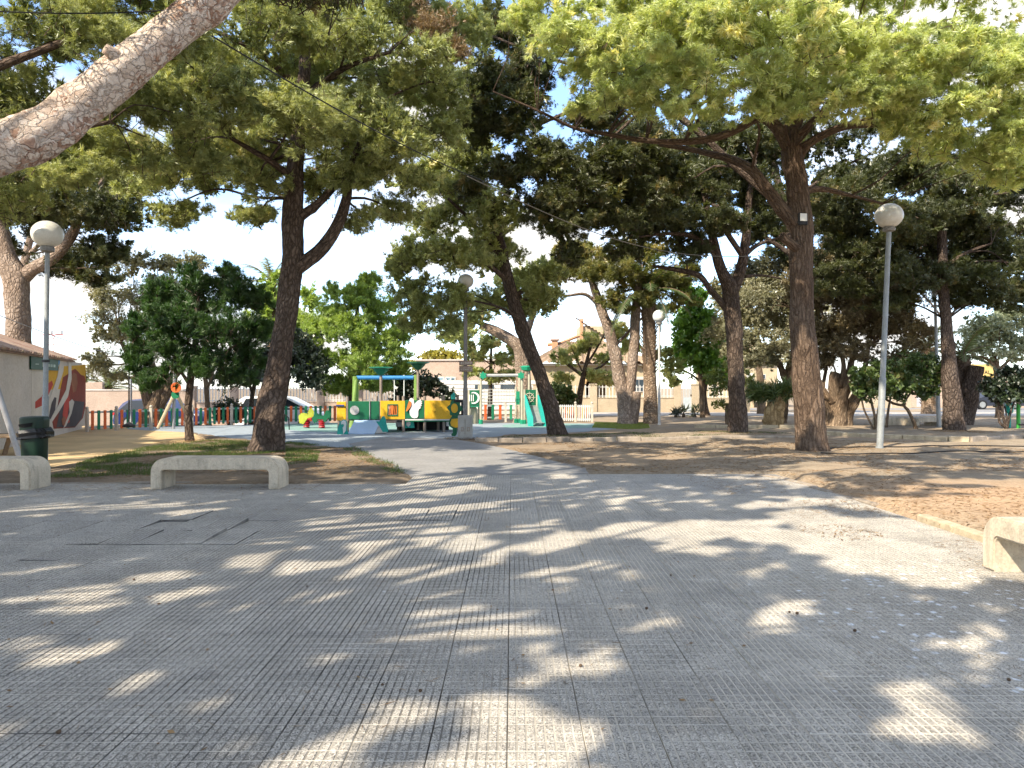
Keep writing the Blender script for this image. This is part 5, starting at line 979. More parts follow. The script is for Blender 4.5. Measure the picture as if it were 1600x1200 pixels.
m_galv = worn("galvanised_pole", (.36, .37, .36), .55, .18, 5, .06, .5)
m_pole2 = worn("grey_painted_pole", (.30, .315, .31), .6, .18, 5, .06, .2)
m_collar = worn("lamp_collar", (.22, .21, .19), .6, .2, 20)
def globe_mat(name, col, trans):
    m = worn(name, col, .35, .10, 6, .02); b = m.node_tree.nodes["Principled BSDF"]; b.inputs['Subsurface Weight'].default_value = .25; b.inputs['Subsurface Radius'].default_value = (.1, .1, .1); return m
m_globe = globe_mat("opal_globe_dusty", (.66, .64, .57), .3)
m_globew = globe_mat("opal_globe_white", (.82, .82, .80), .3)
def lamp(label, ub, vb, ut, vt, gpx, Y, pm=m_galv, gm=m_globe, pw=6.5, broken=False, oblate=.9):
    b, t = P(ub, vb, Y), P(ut, vt, Y); s = Y / F; b.z = 0; r = gpx * .5 * s
    root = thing("street_lamp", label, "street lamp", (b.x, b.y, 0), 0, "globe lamps of the park"); o = lambda q: Vector(q) - root.location
    neck = Vector((t.x, t.y, t.z - 2 * r * oblate - .05)); rb = pw * .5 * s
    ax = (neck - b)
    link_me = MB().tube([o(b) - Vector((0, 0, .05)), o(b + ax * .33), o(b + ax * .335), o(neck)], [rb, rb, rb * .82, rb * .72], 14).obj("pole", pm, root, True)
    MB().lathe([(rb * 2.0, 0), (rb * 2.0, .02), (rb * 1.25, .025), (rb * 1.2, .10), (rb * 1.02, .11)], 14, (0, 0, 0)).obj("base", pm, root, True)
    MB().lathe([(rb * .75, -.05), (r * .42, -.02), (r * .46, .03), (r * .40, .06), (r * .36, .075)], 16, o(neck)).obj("collar", m_collar, root, True)
    g_ = MB()
    c = o(Vector((t.x, t.y, t.z - r * oblate)))
    if broken:
        prof = [(max(1e-3, r * math.sin(a)), -r * oblate * math.cos(a)) for a in [math.pi * (.13 + .62 * i / 9) for i in range(10)]]
        n = 20; vs, fs = [], []
        for i, (rr, z) in enumerate(prof):
            for k in range(n):
                q = 2 * math.pi * k / n; zz = z + (R.uniform(-.10, .12) if i == len(prof) - 1 else 0); vs.append((c[0] + rr * math.cos(q), c[1] + rr * math.sin(q), c[2] + zz))
        for i in range(len(prof) - 1):
            for k in range(n): fs.append((i * n + k, i * n + (k + 1) % n, (i + 1) * n + (k + 1) % n, (i + 1) * n + k))
        fs.append(tuple(range(n - 1, -1, -1))); g_.add(vs, fs)
    else:
        g_.lathe([(max(1e-3, r * math.sin(a)), -r * oblate * math.cos(a)) for a in [math.pi * (.12 + .88 * i / 16) for i in range(17)]], 28, c)
    g_.obj("globe", gm, root, True); return root
lamp1 = lamp("dusty globe lamp on a grey pole behind the green litter bin", 70, 733, 73.5, 345, 46, 13.6, m_pole2, pw=9.2)
lamp2 = lamp("dusty globe lamp on a slightly leaning pole beside the tallest pine", 1374, 705, 1389.5, 318, 42, 17.35, m_pole2, pw=10)
lamp3 = lamp("shaded globe lamp carrying two small brown signs and a utility box", 727, 684, 727.5, 428, 25, 21.9, worn("brown_pole", (.24, .22, .20), .7, .2, 5, .06, .1), pw=7.5)
lamp4 = lamp("white sunlit globe lamp in front of the tall palm trunk", 1030, 666, 1030, 484, 20, 28.6, worn("pale_pole", (.52, .50, .46), .6, .15, 5), m_globew, pw=4.2, oblate=1.0)
lamp5 = lamp("thin lamp with a broken jagged globe beside the straight dark pine", 1467, 668, 1461, 437, 19, 26.5, m_galv, pw=6, broken=True)
MB().lathe([(.062, 0), (.066, .01), (.066, .035), (.062, .045)], 14, P(71.5, 566, 13.6) - lamp1.location).obj("band", worn("dark_band", (.05, .05, .05)), lamp1)
m_sign = worn("faded_brown_sign", (.30, .22, .17), .8, .2, 8); m_txt = worn("faded_lettering", (.55, .5, .44), .8, .1, 8)
for v0, v1 in ((564, 571), (571.8, 581)):
    a, c = P(717.5, v1, 21.72) - lamp3.location, P(738.5, v0, 21.72) - lamp3.location
    sg = MB().box(a.x, c.x, a.y - .02, a.y, a.z, c.z, b=.006).obj("sign_plate", m_sign, lamp3)
    tx = MB()
    for row in (.35, .65):
        for q in range(6): tx.box(a.x + .05 + q * .053, a.x + .05 + q * .053 + R.uniform(.02, .045), a.y - .024, a.y - .0185, a.z + (c.z - a.z) * row - .008, a.z + (c.z - a.z) * row + .012)
    tx.obj("faded_print", m_txt, sg)
m_box = worn("grey_cabinet", (.40, .38, .34), .7, .15, 4)
a, c = P(716, 683, 21.6), P(738, 649, 21.6); cab = thing("utility_box", "grey electrical cabinet standing at the foot of the lamp with signs", "utility box", (a.x, a.y, 0))
w_ = c.x - a.x; hh = c.z
MB().box(0, w_, -.12, .18, -.05, hh, b=.012).obj("body", m_box, cab)
for x0 in (.04, w_ / 2 + .015): MB().box(x0, x0 + w_ / 2 - .055, -.135, -.119, .06, hh - .06, b=.006).obj("door", m_box, cab)
for x0 in (.09, w_ / 2 + .065):
    fr_ = MB()
    for (p0, p1, q0, q1) in ((0, .07, 0, .012), (0, .07, .1, .112), (0, .012, .012, .1), (.058, .07, .012, .1)): fr_.box(x0 + p0, x0 + p1, -.145, -.134, .22 + q0, .22 + q1)
    fr_.obj("lock_frame", m_sign, cab)

# litter bin with black bag
m_bin = worn("dark_green_plastic", (.008, .028, .016), .42, .25, 5, .04); m_bag = worn("black_bag", (.008, .008, .009), .28, .3, 20, .3); m_slot = mat("bin_slot", (.004, .004, .004), .9)
bb = P(54, 731, 13.2); bb.z = .03; s = bb.y / F; root = thing("litter_bin", "dark green litter bin with a black bag round its rim", "litter bin", (bb.x, bb.y, .03), .12)
def rrect(w, d, r, n=5): return arc(w / 2 - r, d / 2 - r, r, 0, 90, n) + arc(-w / 2 + r, d / 2 - r, r, 90, 180, n) + arc(-w / 2 + r, -d / 2 + r, r, 180, 270, n) + arc(w / 2 - r, -d / 2 + r, r, 270, 360, n)
def loft(mb, rings, mi=0):
    n = len(rings[0]); vs = [p for r in rings for p in r]; fs = []
    for i in range(len(rings) - 1):
        for k in range(n): fs.append((i * n + k, i * n + (k + 1) % n, (i + 1) * n + (k + 1) % n, (i + 1) * n + k))
    fs += [tuple(range(n - 1, -1, -1)), tuple(range((len(rings) - 1) * n, len(rings) * n))]; return mb.add(vs, fs, mi)
rr = lambda w, d, z, r=.11: [(x, y, z) for x, y in rrect(w, d, min(r, w * .45, d * .45))]
bw = 36 * s
loft(MB(), [rr(bw * .84, .32, .10), rr(bw * .87, .33, .12), rr(bw * .93, .36, .52), rr(bw * .95, .37, .60)]).obj("body", m_bin, root, True)
loft(MB(), [rr(bw * .95, .37, .603), rr(bw * .97, .38, .66), rr(bw, .39, .86), rr(bw * .99, .39, .90), rr(bw * .9, .34, .925), rr(bw * .5, .2, .935)]).obj("lid", m_bin, root, True)
MB().prism([(-bw * .40, .80), (bw * .16, .83), (bw * .10, .765), (-bw * .12, .745), (-bw * .38, .755)], -.206, -.19).obj("slot", m_slot, root)
bg_ = []
for z, f in ((.70, 1.03), (.69, 1.10), (.64, 1.16), (.585, 1.12), (.545, 1.15), (.53, 1.06)):
    bg_.append([(x * f * (1 + R.gauss(0, .022)) + (.03 if z < .66 and x > 0 else 0), y * f * (1 + R.gauss(0, .025)), z + R.gauss(0, .012) + (.03 if x > 0 else 0)) for x, y, _ in rr(bw, .4, z)])
loft(MB(), bg_).obj("bag", m_bag, root, False)
MB().box(bw * .25, bw * .5, .17, .30, .58, .64, b=.01).obj("bracket", m_pole2, root)

# ------------------------------------------------------------------ zip line with its two frames, wooden ramp
m_gstl = worn("zip_line_steel", (.42, .42, .43), .5, .15, 6, .05, .5); m_beige = worn("beige_timber", (.55, .44, .30), .8, .2, 6); m_or = worn("orange_panel", (.72, .14, .035), .5, .12, 4, .04); m_gr = worn("green_panel", (.012, .19, .085), .5, .15, 4, .04)
m_bl = worn("black_rubber", (.015, .015, .016), .6, .3, 10); m_wood = worn("weathered_plank", (.30, .21, .13), .85, .3, 8, .3)
z0 = P(271, 615, 26.6); zl = thing("zip_line", "zip line with orange and green disc gantry, hanging rope seat", "zip line", (z0.x, z0.y, 0)); q0 = zl.location
pole_top = P(273, 568, 26.6)
MB().tube([Vector((z0.x, z0.y, -.05)) - q0, pole_top - q0], .055, 10).obj("mast", m_gstl, zl, True)
for (u, v) in ((246, 671), (298, 662)):
    MB().tube([P(272 if u < 270 else 277, 617, 26.5) - q0, P(u, v, 26.3 if u < 270 else 27.2) - q0], .058, 8).obj("leg", m_beige, zl, True)
def disc(u, v, rpx, Y, m, nm):
    c_ = P(u, v, Y); r_ = rpx * Y / F
    return MB().prism(arc(c_.x - q0.x, c_.z, r_, 0, 352, 24), c_.y - q0.y - .025, c_.y - q0.y + .025).obj(nm, m, zl)
disc(275, 605.5, 7.8, 26.2, m_or, "disc"); disc(274, 617, 6.0, 26.3, m_gr, "disc")
lg0, lg1 = P(-34, 520, 14.5), G(35, 722)
MB().tube([lg0 - q0, P(-1, 618, 14.7) - q0, Vector((lg1.x, lg1.y, -.05)) - q0], .055, 12).obj("leg", m_gstl, zl, True)
MB().tube([lg0 - q0, Vector((lg0.x - 1.2, lg0.y + 1.2, -.05)) - q0], .055, 12).obj("leg", m_gstl, zl, True)
c0, c1 = P(-34, 480, 14.5), P(273, 570, 26.6); cpts = []
for i in range(15):
    t_ = i / 14; q = c0.lerp(c1, t_); q.z -= .22 * math.sin(math.pi * t_); cpts.append(q - q0)
MB().tube([lg0 - q0, c0 - q0], .05, 10).obj("mast", m_gstl, zl, True)
MB().tube(cpts, .009, 5).obj("cable", m_gstl, zl)
sq = cpts[9]
rp_ = MB().tube([sq, Vector((sq.x, sq.y, .42))], .022, 7).obj("hanging_rope", m_bl, zl); MB().lathe([(.03, .42), (.05, .40), (.17, .33), (.18, .29), (.13, .27)], 14, (sq.x, sq.y, .02)).obj("seat", m_bl, rp_, True)
a = P(205, 652, 28.4); o = MB().tube([(0, 0, -.05), (0, 0, P(206, 592, 28.4).z)], .035, 8).obj("thin_post", m_gstl, None, True, (a.x, a.y, 0)); tag(o, "thin grey upright post beside the hanging rope seat", "post")
wr = thing("wooden_ramp", "low weathered wooden start platform cut off by the frame", "platform", tuple(G(-10, 712))); q1 = wr.location
for i in range(4): MB().box(-1.2, .62, -.35 + i * .22, -.15 + i * .22, .40, .45, b=.008).obj("plank", m_wood, wr)
for x in (-.9, .12): MB().tube([(x - .12, -.2, -.02), (x, -.2, .40)], .05, 8).obj("leg", m_wood, wr)
for x in (-.9, .12): MB().tube([(x - .12, .35, -.02), (x, .35, .40)], .05, 8).obj("leg", m_wood, wr)

# ------------------------------------------------------------------ playground fence
m_rail = worn("fence_rail_grey", (.42, .45, .46), .6, .12, 6); m_post = worn("fence_post_beige", (.56, .50, .42), .7, .15, 6); m_slor = worn("orange_slat", (.74, .15, .045), .5, .15, 5, .04); m_slgr = worn("green_slat", (.015, .20, .10), .5, .15, 5, .04)
m_slw = worn("white_slat", (.66, .66, .64), .6, .1, 5); m_sly = worn("yellow_slat", (.62, .38, .06), .5, .12, 5)
slat_me = {}
def slat_mesh(m, w, z0, z1):
    kk = (m.name, w, z0, z1)
    if kk not in slat_me: slat_me[kk] = MB().box(-w / 2, w / 2, -.012, .012, z0, z1, b=.01).mesh("slat", m)
    return slat_me[kk]
def play_fence(label, pts, h, mats, pitch, w, post_at_ends=True, group="low playground fence panels", zb=0.0, bothposts=True):
    root = thing("playground_fence", label, "fence", (pts[0][0], pts[0][1], 0), 0, group); q = root.location
    n_ = 0
    for a_, b_ in zip(pts[:-1], pts[1:]):
        a_, b_ = Vector((a_[0], a_[1], zb)) - q, Vector((b_[0], b_[1], zb)) - q; d = b_ - a_; L = d.length; ang = math.atan2(d.y, d.x); Mt = Matrix.Translation(a_) @ Matrix.Rotation(ang, 4, 'Z')
        for z in (.12, h - .09): MB().box(.03, L - .03, .013, .045, z, z + .06, M=Mt).obj("rail", m_rail, root)
        k_ = max(1, int((L - .12) / pitch))
        for i in range(k_):
            o = link("slat", slat_mesh(mats[n_ % len(mats)], w, .06, h), root); o.matrix_basis = Mt @ Matrix.Translation((.08 + (L - .16) * (i + .5) / k_, 0, 0)); n_ += 1
    for p_ in pts:
        pq = Vector((p_[0], p_[1], zb)) - q
        MB().box(pq.x - .045, pq.x + .045, pq.y - .045, pq.y + .045, zb - .05, zb + h + .04).sphere((pq.x, pq.y, zb + h + .085), .055, 10, 6).obj("post", m_post, root, True)
    return root
fp = [G(136, 675)] + [G(u, v) for u, v in ((182, 672.5), (236, 670), (300, 667), (362, 664), (440, 661.5), (530, 660))]
play_fence("orange and green slatted fence between sand path and parked cars", [tuple(q) for q in fp], .70, [m_slor, m_slgr, m_slor, m_slgr, m_slor, m_slgr, m_slgr], .185, .105)
play_fence("red and green slatted fence seen through the climbing net", [tuple(G(750, 658)), tuple(G(790, 657.5)), tuple(G(818, 658))], .72, [m_slor, m_slgr], .30, .12)
play_fence("white slatted fence panel with orange backing beside the lawn", [tuple(G(846, 659.5)), tuple(G(871, 660)), tuple(G(899, 660.5)), tuple(G(925, 661))], .74, [m_slw], .085, .04)
ob = thing("colour_panel", "orange and yellow slats behind the white fence panel", "fence panel", (G(885, 660).x, 31.8, 0))
for i in range(9): 
    o = link("slat", slat_mesh(m_sly if i % 2 else m_slor, .095, .12, .62), ob); o.location = (-.35 + i * .155, .02, 0)

# ------------------------------------------------------------------ play ship
SY = 24.6; sS = SY / F
m_py = worn("yellow_panel", (.70, .40, .02), .45, .12, 3, .03); m_pg = worn("deep_green_panel", (.008, .12, .055), .45, .15, 3, .03); m_teal = worn("teal_panel", (.02, .36, .30), .45, .12, 3, .03); m_lblue = worn("light_blue_slide", (.42, .56, .78), .4, .08, 3, .02)
m_postw = worn("ship_post", (.28, .23, .19), .8, .2, 6); m_white = worn("white_panel", (.78, .78, .76), .5, .06, 3); m_beak = worn("orange_beak", (.72, .20, .04), .5); m_blue = worn("blue_beam", (.04, .22, .52), .5, .12, 4); m_navy = worn("navy_beads", (.03, .06, .22), .5); m_lime = worn("lime_post", (.17, .28, .06), .55, .15, 4); m_gry = worn("grey_disc", (.42, .42, .42), .6)
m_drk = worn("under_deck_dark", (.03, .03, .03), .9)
sh0 = P(640, 676, SY); ship = thing("play_ship", "ship-shaped climbing frame of green and yellow panels with pelican cut-out", "play structure", (sh0.x, sh0.y, 0)); qs = ship.location
def C5(x, y): return (500 + .1625 * x, 540 + .1625 * y)          # a closer look at the photo -> photo pixels
def sx(x): return P(C5(x, 0)[0], 605, SY).x - qs.x
def sz(y): return P(800, C5(0, y)[1], SY).z
def panel(nm, x0, x1, y0, y1, m, d=0.0, th=.03, par=None): return MB().box(sx(x0), sx(x1), d, d + th, sz(y1), sz(y0), b=.012).obj(nm, m, par or ship)
def cut(nm, pts, m, d, th=.03, par=None): return MB().prism([(sx(x), sz(y)) for x, y in pts], d, d + th).obj(nm, m, par or ship)
for x, y0, y1, dd in ((260, 490, 815, .06), (583, 290, 800, .06), (700, 485, 720, 1.15), (800, 485, 800, .06), (898, 180, 700, 1.2), (1005, 485, 795, .06), (1190, 480, 790, .06), (1302, 475, 800, 1.0), (178, 710, 805, .06), (480, 490, 800, 1.2), (1110, 705, 795, .9)):
    MB().tube([(sx(x), dd, -.04), (sx(x), dd, sz(y0))], .047, 10).obj("post", m_postw, ship, True)
pnl = panel("panel", 272, 570, 535, 712, m_pg); MB().lathe([(.145, 0), (.15, .012), (.15, .02)], 24).obj("disc", m_gry, pnl).matrix_basis = Matrix.Translation((sx(333), -.002, sz(622))) @ Matrix.Rotation(math.pi / 2, 4, 'X')
MB().tube([(sx(480), -.03, sz(712)), (sx(480), -.03, sz(500))], .014, 6).obj("grab_bar", m_gry, ship)
pnl = panel("panel", 160, 250, 540, 720, m_py); 
for i in range(9): MB().sphere((sx(163 + i * 8.4), -.04, sz(577)), .024, 8, 6, 1.4).obj("bead", m_navy, pnl)
MB().tube([(sx(158), -.04, sz(577)), (sx(236), -.04, sz(577))], .008, 5).obj("bead_rod", m_gry, pnl)
# yellow panel with barred window: built as four pieces round the opening
pnl = MB()
for x0, x1, y0, y1 in ((580, 652, 530, 708), (745, 815, 530, 708), (652.2, 744.8, 530, 572), (652.2, 744.8, 670, 708)): pnl.box(sx(x0), sx(x1), 0, .03, sz(y1), sz(y0))
pnl = pnl.obj("panel", m_py, ship); fr_ = MB()
for x0, x1, y0, y1 in ((648, 750, 563, 573), (648, 750, 667, 678), (648, 655, 573.3, 666.7), (743, 750, 573.3, 666.7)): fr_.box(sx(x0), sx(x1), -.02, .0, sz(y1), sz(y0))
wf = fr_.obj("window_frame", m_pg, pnl); panel("window_back", 655, 743, 573, 667, worn("orange_back", (.60, .17, .04)), .5)
for x in (672, 688, 706, 722, 738): MB().tube([(sx(x - 8), .012, sz(667)), (sx(x + 2), .012, sz(573))], .012, 6).obj("bar", m_beak, pnl)
pnl = panel("panel", 817, 1003, 525, 702, m_pg)
pel = cut("pelican", [(868, 560), (858, 530), (866, 508), (884, 504), (900, 518), (906, 545), (908, 565), (925, 545), (940, 530), (962, 520), (976, 524), (964, 535), (984, 532), (972, 548), (986, 552), (970, 566), (980, 576), (962, 588), (972, 600), (952, 610), (945, 632), (946, 672), (936, 692), (908, 699), (884, 690), (866, 664), (862, 628), (874, 596)], m_white, -.035, .03, pnl)
cut("beak", [(860, 530), (876, 540), (882, 566), (866, 600), (842, 628), (828, 632), (838, 598), (848, 560)], m_beak, -.066, .03, pnl)
MB().sphere((sx(880), -.037, sz(520)), .012, 8, 5).obj("eye", m_drk, pnl)
pnl = panel("panel", 1007, 1268, 528, 706, m_py)
for x, y in ((1108, 592), (1162, 590), (1222, 592), (1108, 636), (1222, 630)): MB().sphere((sx(x), -.01, sz(y)), .022, 8, 5, .6).obj("hold", worn("hold_brown", (.35, .2, .03)), pnl)
MB().box(sx(258), sx(1300), .035, 1.2, sz(722), sz(708), b=.01).obj("deck", m_postw, ship)
MB().box(sx(820), sx(1270), -.03, .033, sz(718), sz(709)).obj("deck_edge", m_white, ship); MB().box(sx(820), sx(1270), -.025, .033, sz(731), sz(718.5)).obj("deck_edge", m_pg, ship)
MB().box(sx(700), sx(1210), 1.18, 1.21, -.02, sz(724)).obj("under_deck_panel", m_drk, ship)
panel("under_panel", 716, 790, 735, 785, m_gry, .3); cut("under_panel", [(800, 728), (890, 728), (898, 795), (800, 795)], m_teal, .25); cut("emblem", [(822, 738), (840, 730), (860, 740), (862, 765), (840, 785), (824, 770)], m_white, .215)
panel("under_panel", 1206, 1240, 735, 780, m_white, .3)
# wide slide and its two whale-fin sides
MB().add([(sx(335), -.02, sz(716)), (sx(583), -.02, sz(716)), (sx(583), -1.05, .03), (sx(335), -1.05, .03), (sx(335), -.02, sz(722)), (sx(583), -.02, sz(722)), (sx(583), -1.05, .0), (sx(335), -1.05, .0)], [(0, 1, 2, 3), (4, 7, 6, 5), (0, 4, 5, 1), (1, 5, 6, 2), (2, 6, 7, 3), (3, 7, 4, 0)]).obj("slide", m_lblue, ship)
MB().add([(sx(585), -.02, sz(716)), (sx(640), -.1, sz(716)), (sx(690), -1.0, .03), (sx(585), -1.0, .03), (sx(585), -.02, .0), (sx(640), -.1, .0)], [(0, 1, 2, 3), (0, 3, 4), (1, 5, 2), (0, 4, 5, 1)]).obj("slide_flank", m_gry, ship)
fin = cut("fin_side", [(240, 838), (246, 780), (268, 716), (296, 696), (322, 700), (334, 730), (332, 790), (350, 838)], m_teal, -1.12); cut("fin_patch", [(276, 725), (296, 704), (320, 708), (328, 735), (322, 800), (300, 830), (296, 780), (288, 752)], m_white, -1.152, .03, fin); cut("fin_eye", [(286, 742), (300, 736), (306, 750), (298, 770), (288, 766)], m_teal, -1.18, .026, fin)
cut("fin_side", [(600, 716), (632, 712), (656, 668), (672, 664), (686, 688), (692, 730), (714, 808), (660, 812), (630, 760)], m_teal, -1.12)
# funnels on the masts
for x, y0, y1, dd in ((582, 212, 286, .06), (900, 152, 226, 1.2)):
    MB().lathe([(.05, 0), (.10, .02), (.235, .16), (.245, .20), (.40, sz(y0) - sz(y1)), (.37, sz(y0) - sz(y1) + .02)], 8, (sx(x), dd, sz(y1))).obj("crow_nest", m_pg if dd > 1 else worn("mid_green", (.012, .22, .13), .5), ship)
MB().box(sx(1238), sx(1280), .9, .93, sz(520), sz(470)).obj("sail", m_teal, ship); cut("sail", [(1240, 520), (1256, 452), (1276, 458), (1284, 520)], m_teal, .95)

# swing frame behind it
swing = thing("swing_frame", "swing with a blue crossbeam and lime green posts behind the ship", "swing", (P(600, 660, 28).x, 28, 0)); qw = swing.location
w5 = lambda x, y: P(*C5(x, y), 28) - qw
a, c = w5(352, 308), w5(900, 308); MB().tube([a, c], .075, 10).obj("crossbeam", m_blue, swing, True)
MB().tube([Vector((w5(332, 0).x, .1, -.05)), w5(342, 296)], [.14, .11], 10).obj("post", m_lime, swing, True); MB().tube([Vector((w5(330, 0).x, -.5, -.05)), w5(350, 300)], [.1, .07], 10).obj("post", m_lime, swing, True)
MB().tube([Vector((w5(930, 0).x, .1, -.05)), w5(928, 400), w5(922, 280)], [.12, .10, .07], 10).obj("post", m_lime, swing, True)
for x in (715, 808): MB().tube([w5(x, 318), w5(x, 640)], .018, 6).obj("chain", m_white, swing)
MB().box(w5(700, 0).x, w5(822, 0).x, -.12, .12, w5(0, 645).z, w5(0, 638).z).obj("seat", m_bl, swing)

# standing cut-out figure board of green lobes and yellow middles
fg = P(711, 682, 22.3); fig = thing("figure_board", "green and yellow flower-headed cut-out board beside the utility box", "play panel", (fg.x, fg.y, 0)); fS = 22.3
fx = lambda x: P(C5(x, 0)[0], 605, fS).x - fg.x
fz = lambda y: P(800, C5(0, y)[1], fS).z
lob = []
for i in range(48):
    a_ = 2 * math.pi * i / 48; r_ = 1 + .13 * math.cos(6 * a_ + .5); lob.append((fx(1298) + .205 * r_ * math.cos(a_) * 1.0, fz(602) + .225 * r_ * math.sin(a_)))
MB().prism(lob, -.02, .02).obj("head", m_pg, fig); MB().prism([(fx(1294) + .10 * math.cos(a_ * .2618), fz(602) + .14 * math.sin(a_ * .2618)) for a_ in range(24)], -.045, -.021).obj("face", m_py, fig)
MB().prism([(fx(x), fz(y)) for x, y in ((1272, 672), (1330, 672), (1340, 700), (1345, 770), (1318, 792), (1316, 850), (1300, 872), (1268, 868), (1262, 850), (1278, 838), (1276, 795), (1246, 778), (1236, 750), (1246, 712))], -.018, .018).obj("body", m_pg, fig)
MB().prism([(fx(x), fz(y)) for x, y in ((1268, 705), (1330, 700), (1330, 785), (1300, 788), (1262, 770), (1254, 740))], -.042, -.019).obj("belly", m_py, fig)
MB().box(fx(1290), fx(1384), -.03, .03, fz(545), fz(520)).obj("top_board", m_drk, fig); MB().tube([(fx(1368), .05, -.05), (fx(1368), .05, fz(530))], .04, 8).obj("post", m_drk, fig)

# ------------------------------------------------------------------ slide tower with climbing net
TYp = 30.0; tw0 = P(792, 663, TYp); tower = thing("slide_tower", "green slide tower with moon panel, rope net bridge and metal chute", "play structure", (tw0.x, tw0.y, 0)); qt = tower.location
C6 = lambda x, y: (700 + .1625 * x, 540 + .1625 * y)
tx = lambda x: P(C6(x, 0)[0], 605, TYp).x - qt.x
tz = lambda y: P(800, C6(0, y)[1], TYp).z
m_tp = worn("tower_post", (.46, .42, .32), .7, .15, 5); m_mg = worn("mid_green_panel", (.012, .26, .14), .5, .12, 4)
for x, y0, y1, dd in ((140, 420, 745, 1.0), (200, 430, 745, 0), (290, 380, 745, .9), (316, 260, 750, 0), (655, 395, 740, .9), (690, 260, 745, .9), (712, 250, 745, 0), (785, 250, 600, .9), (858, 410, 600, 0), (735, 420, 740, .02)):
    MB().tube([(tx(x), dd, -.04), (tx(x), dd, tz(y0))], .05, 8).obj("post", m_tp, tower, True)
    MB().lathe([(.085, 0), (.085, .16), (.06, .18)], 10, (tx(x), dd, .0)).obj("post_foot", m_mg, tower)
MB().tube([(tx(318), 0, tz(288)), (tx(710), 0, tz(284))], .06, 8).obj("top_bar", m_gry, tower, True)
for x in (337, 702):
    MB().prism([(tx(x) + (.16 if i % 2 else .10) * math.cos(i * math.pi / 6), tz(288) + (.17 if i % 2 else .11) * math.sin(i * math.pi / 6)) for i in range(12)], -.10, -.065).obj("star_bracket", m_mg, tower)
MB().lathe([(.05, 0), (.22, .06), (.26, .19), (.2, .24)], 8, (tx(765), .9, tz(245))).obj("cap", m_mg, tower); MB().tube([(tx(690), .9, tz(197)), (tx(770), .9, tz(197))], .02, 6).obj("cap_bar", m_mg, tower)
pnl = MB().box(tx(195), tx(303), -.03, .0, tz(578), tz(428), b=.01).obj("panel", m_pg, tower)
cres = arc(tx(248), tz(503), .235, -110, 110, 14); cres2 = [(x - .0 + (tx(232) - tx(248)) + .035, z) for x, z in arc(tx(248), tz(503), .19, 110, -110, 14)]
MB().prism(cres + cres2, -.06, -.031).obj("moon", m_white, pnl)
for x in (208, 226, 244): MB().box(tx(x) - .016, tx(x) + .016, -.055, -.031, tz(535), tz(472)).obj("stripe", m_white, pnl)
pnl = MB().box(tx(730), tx(856), .02, .05, tz(572), tz(424), b=.01).obj("panel", m_pg, tower)
wh = MB()
ringp = arc(tx(783), tz(500), .17, 0, 345, 22)
wh.tube([(x, -.0, z) for x, z in ringp + ringp[:1]], .018, 6)
for i in range(4): a_ = i * math.pi / 4; wh.tube([(tx(783) - .24 * math.cos(a_), -.0, tz(500) - .24 * math.sin(a_)), (tx(783) + .24 * math.cos(a_), 0, tz(500) + .24 * math.sin(a_))], .012, 5)
wh.obj("ship_wheel", m_tp, pnl)
MB().box(tx(195), tx(300), .0, .95, tz(590), tz(580)).obj("deck", m_mg, tower); MB().box(tx(700), tx(858), .05, .95, tz(590), tz(576)).obj("deck", m_mg, tower)
MB().lathe([(.3, -.9), (.3, -.5), (.26, -.1), (.2, 0)], 14, (tx(215), .4, tz(590))).obj("tube_leg", m_tp, tower, True)
MB().box(tx(655), tx(690), .4, .43, tz(570), tz(440)).obj("side_panel", m_mg, tower)
net = MB()
for i in range(13): x = 322 + i * 27; net.tube([(tx(x), .05, tz(415)), (tx(x), .05, tz(565))], .009, 4)
for y in (420, 450, 480, 510, 540, 565): net.tube([(tx(318), .05, tz(y)), (tx(655), .05, tz(y + 4)), ], .009, 4)
tag(net.obj("rope_net", worn("net_rope", (.55, .52, .46)), tower), kind="stuff")
ch = MB(); y_b = -1.5
top, bot = (tz(575), 0.0), (.10, y_b)
ch.add([(tx(775), top[1], top[0]), (tx(858), top[1], top[0]), (tx(915), y_b, .16), (tx(800), y_b, .16), (tx(915), y_b - .35, .13), (tx(800), y_b - .35, .13)], [(0, 1, 2, 3), (3, 2, 4, 5)]); ch.obj("chute", m_galv, tower)
for xa, xb in ((735, 795), (858, 925)):
    for dx in (0,):
        MB().add([(tx(xa), .0, tz(560)), (tx(xa), .0, tz(470)), (tx(xb), y_b - .3, .34), (tx(xb), y_b - .45, .02), (tx(xb) - .14, y_b - .2, .0), (tx(xa) + .05, .0, tz(560)), (tx(xa) + .05, .0, tz(470)), (tx(xb) + .05, y_b - .3, .34), (tx(xb) + .05, y_b - .45, .02), (tx(xb) - .09, y_b - .2, .0)],
                 [(0, 1, 2, 3, 4), (9, 8, 7, 6, 5), (0, 5, 6, 1), (1, 6, 7, 2), (2, 7, 8, 3), (3, 8, 9, 4), (4, 9, 5, 0)]).obj("chute_side", m_teal, tower)

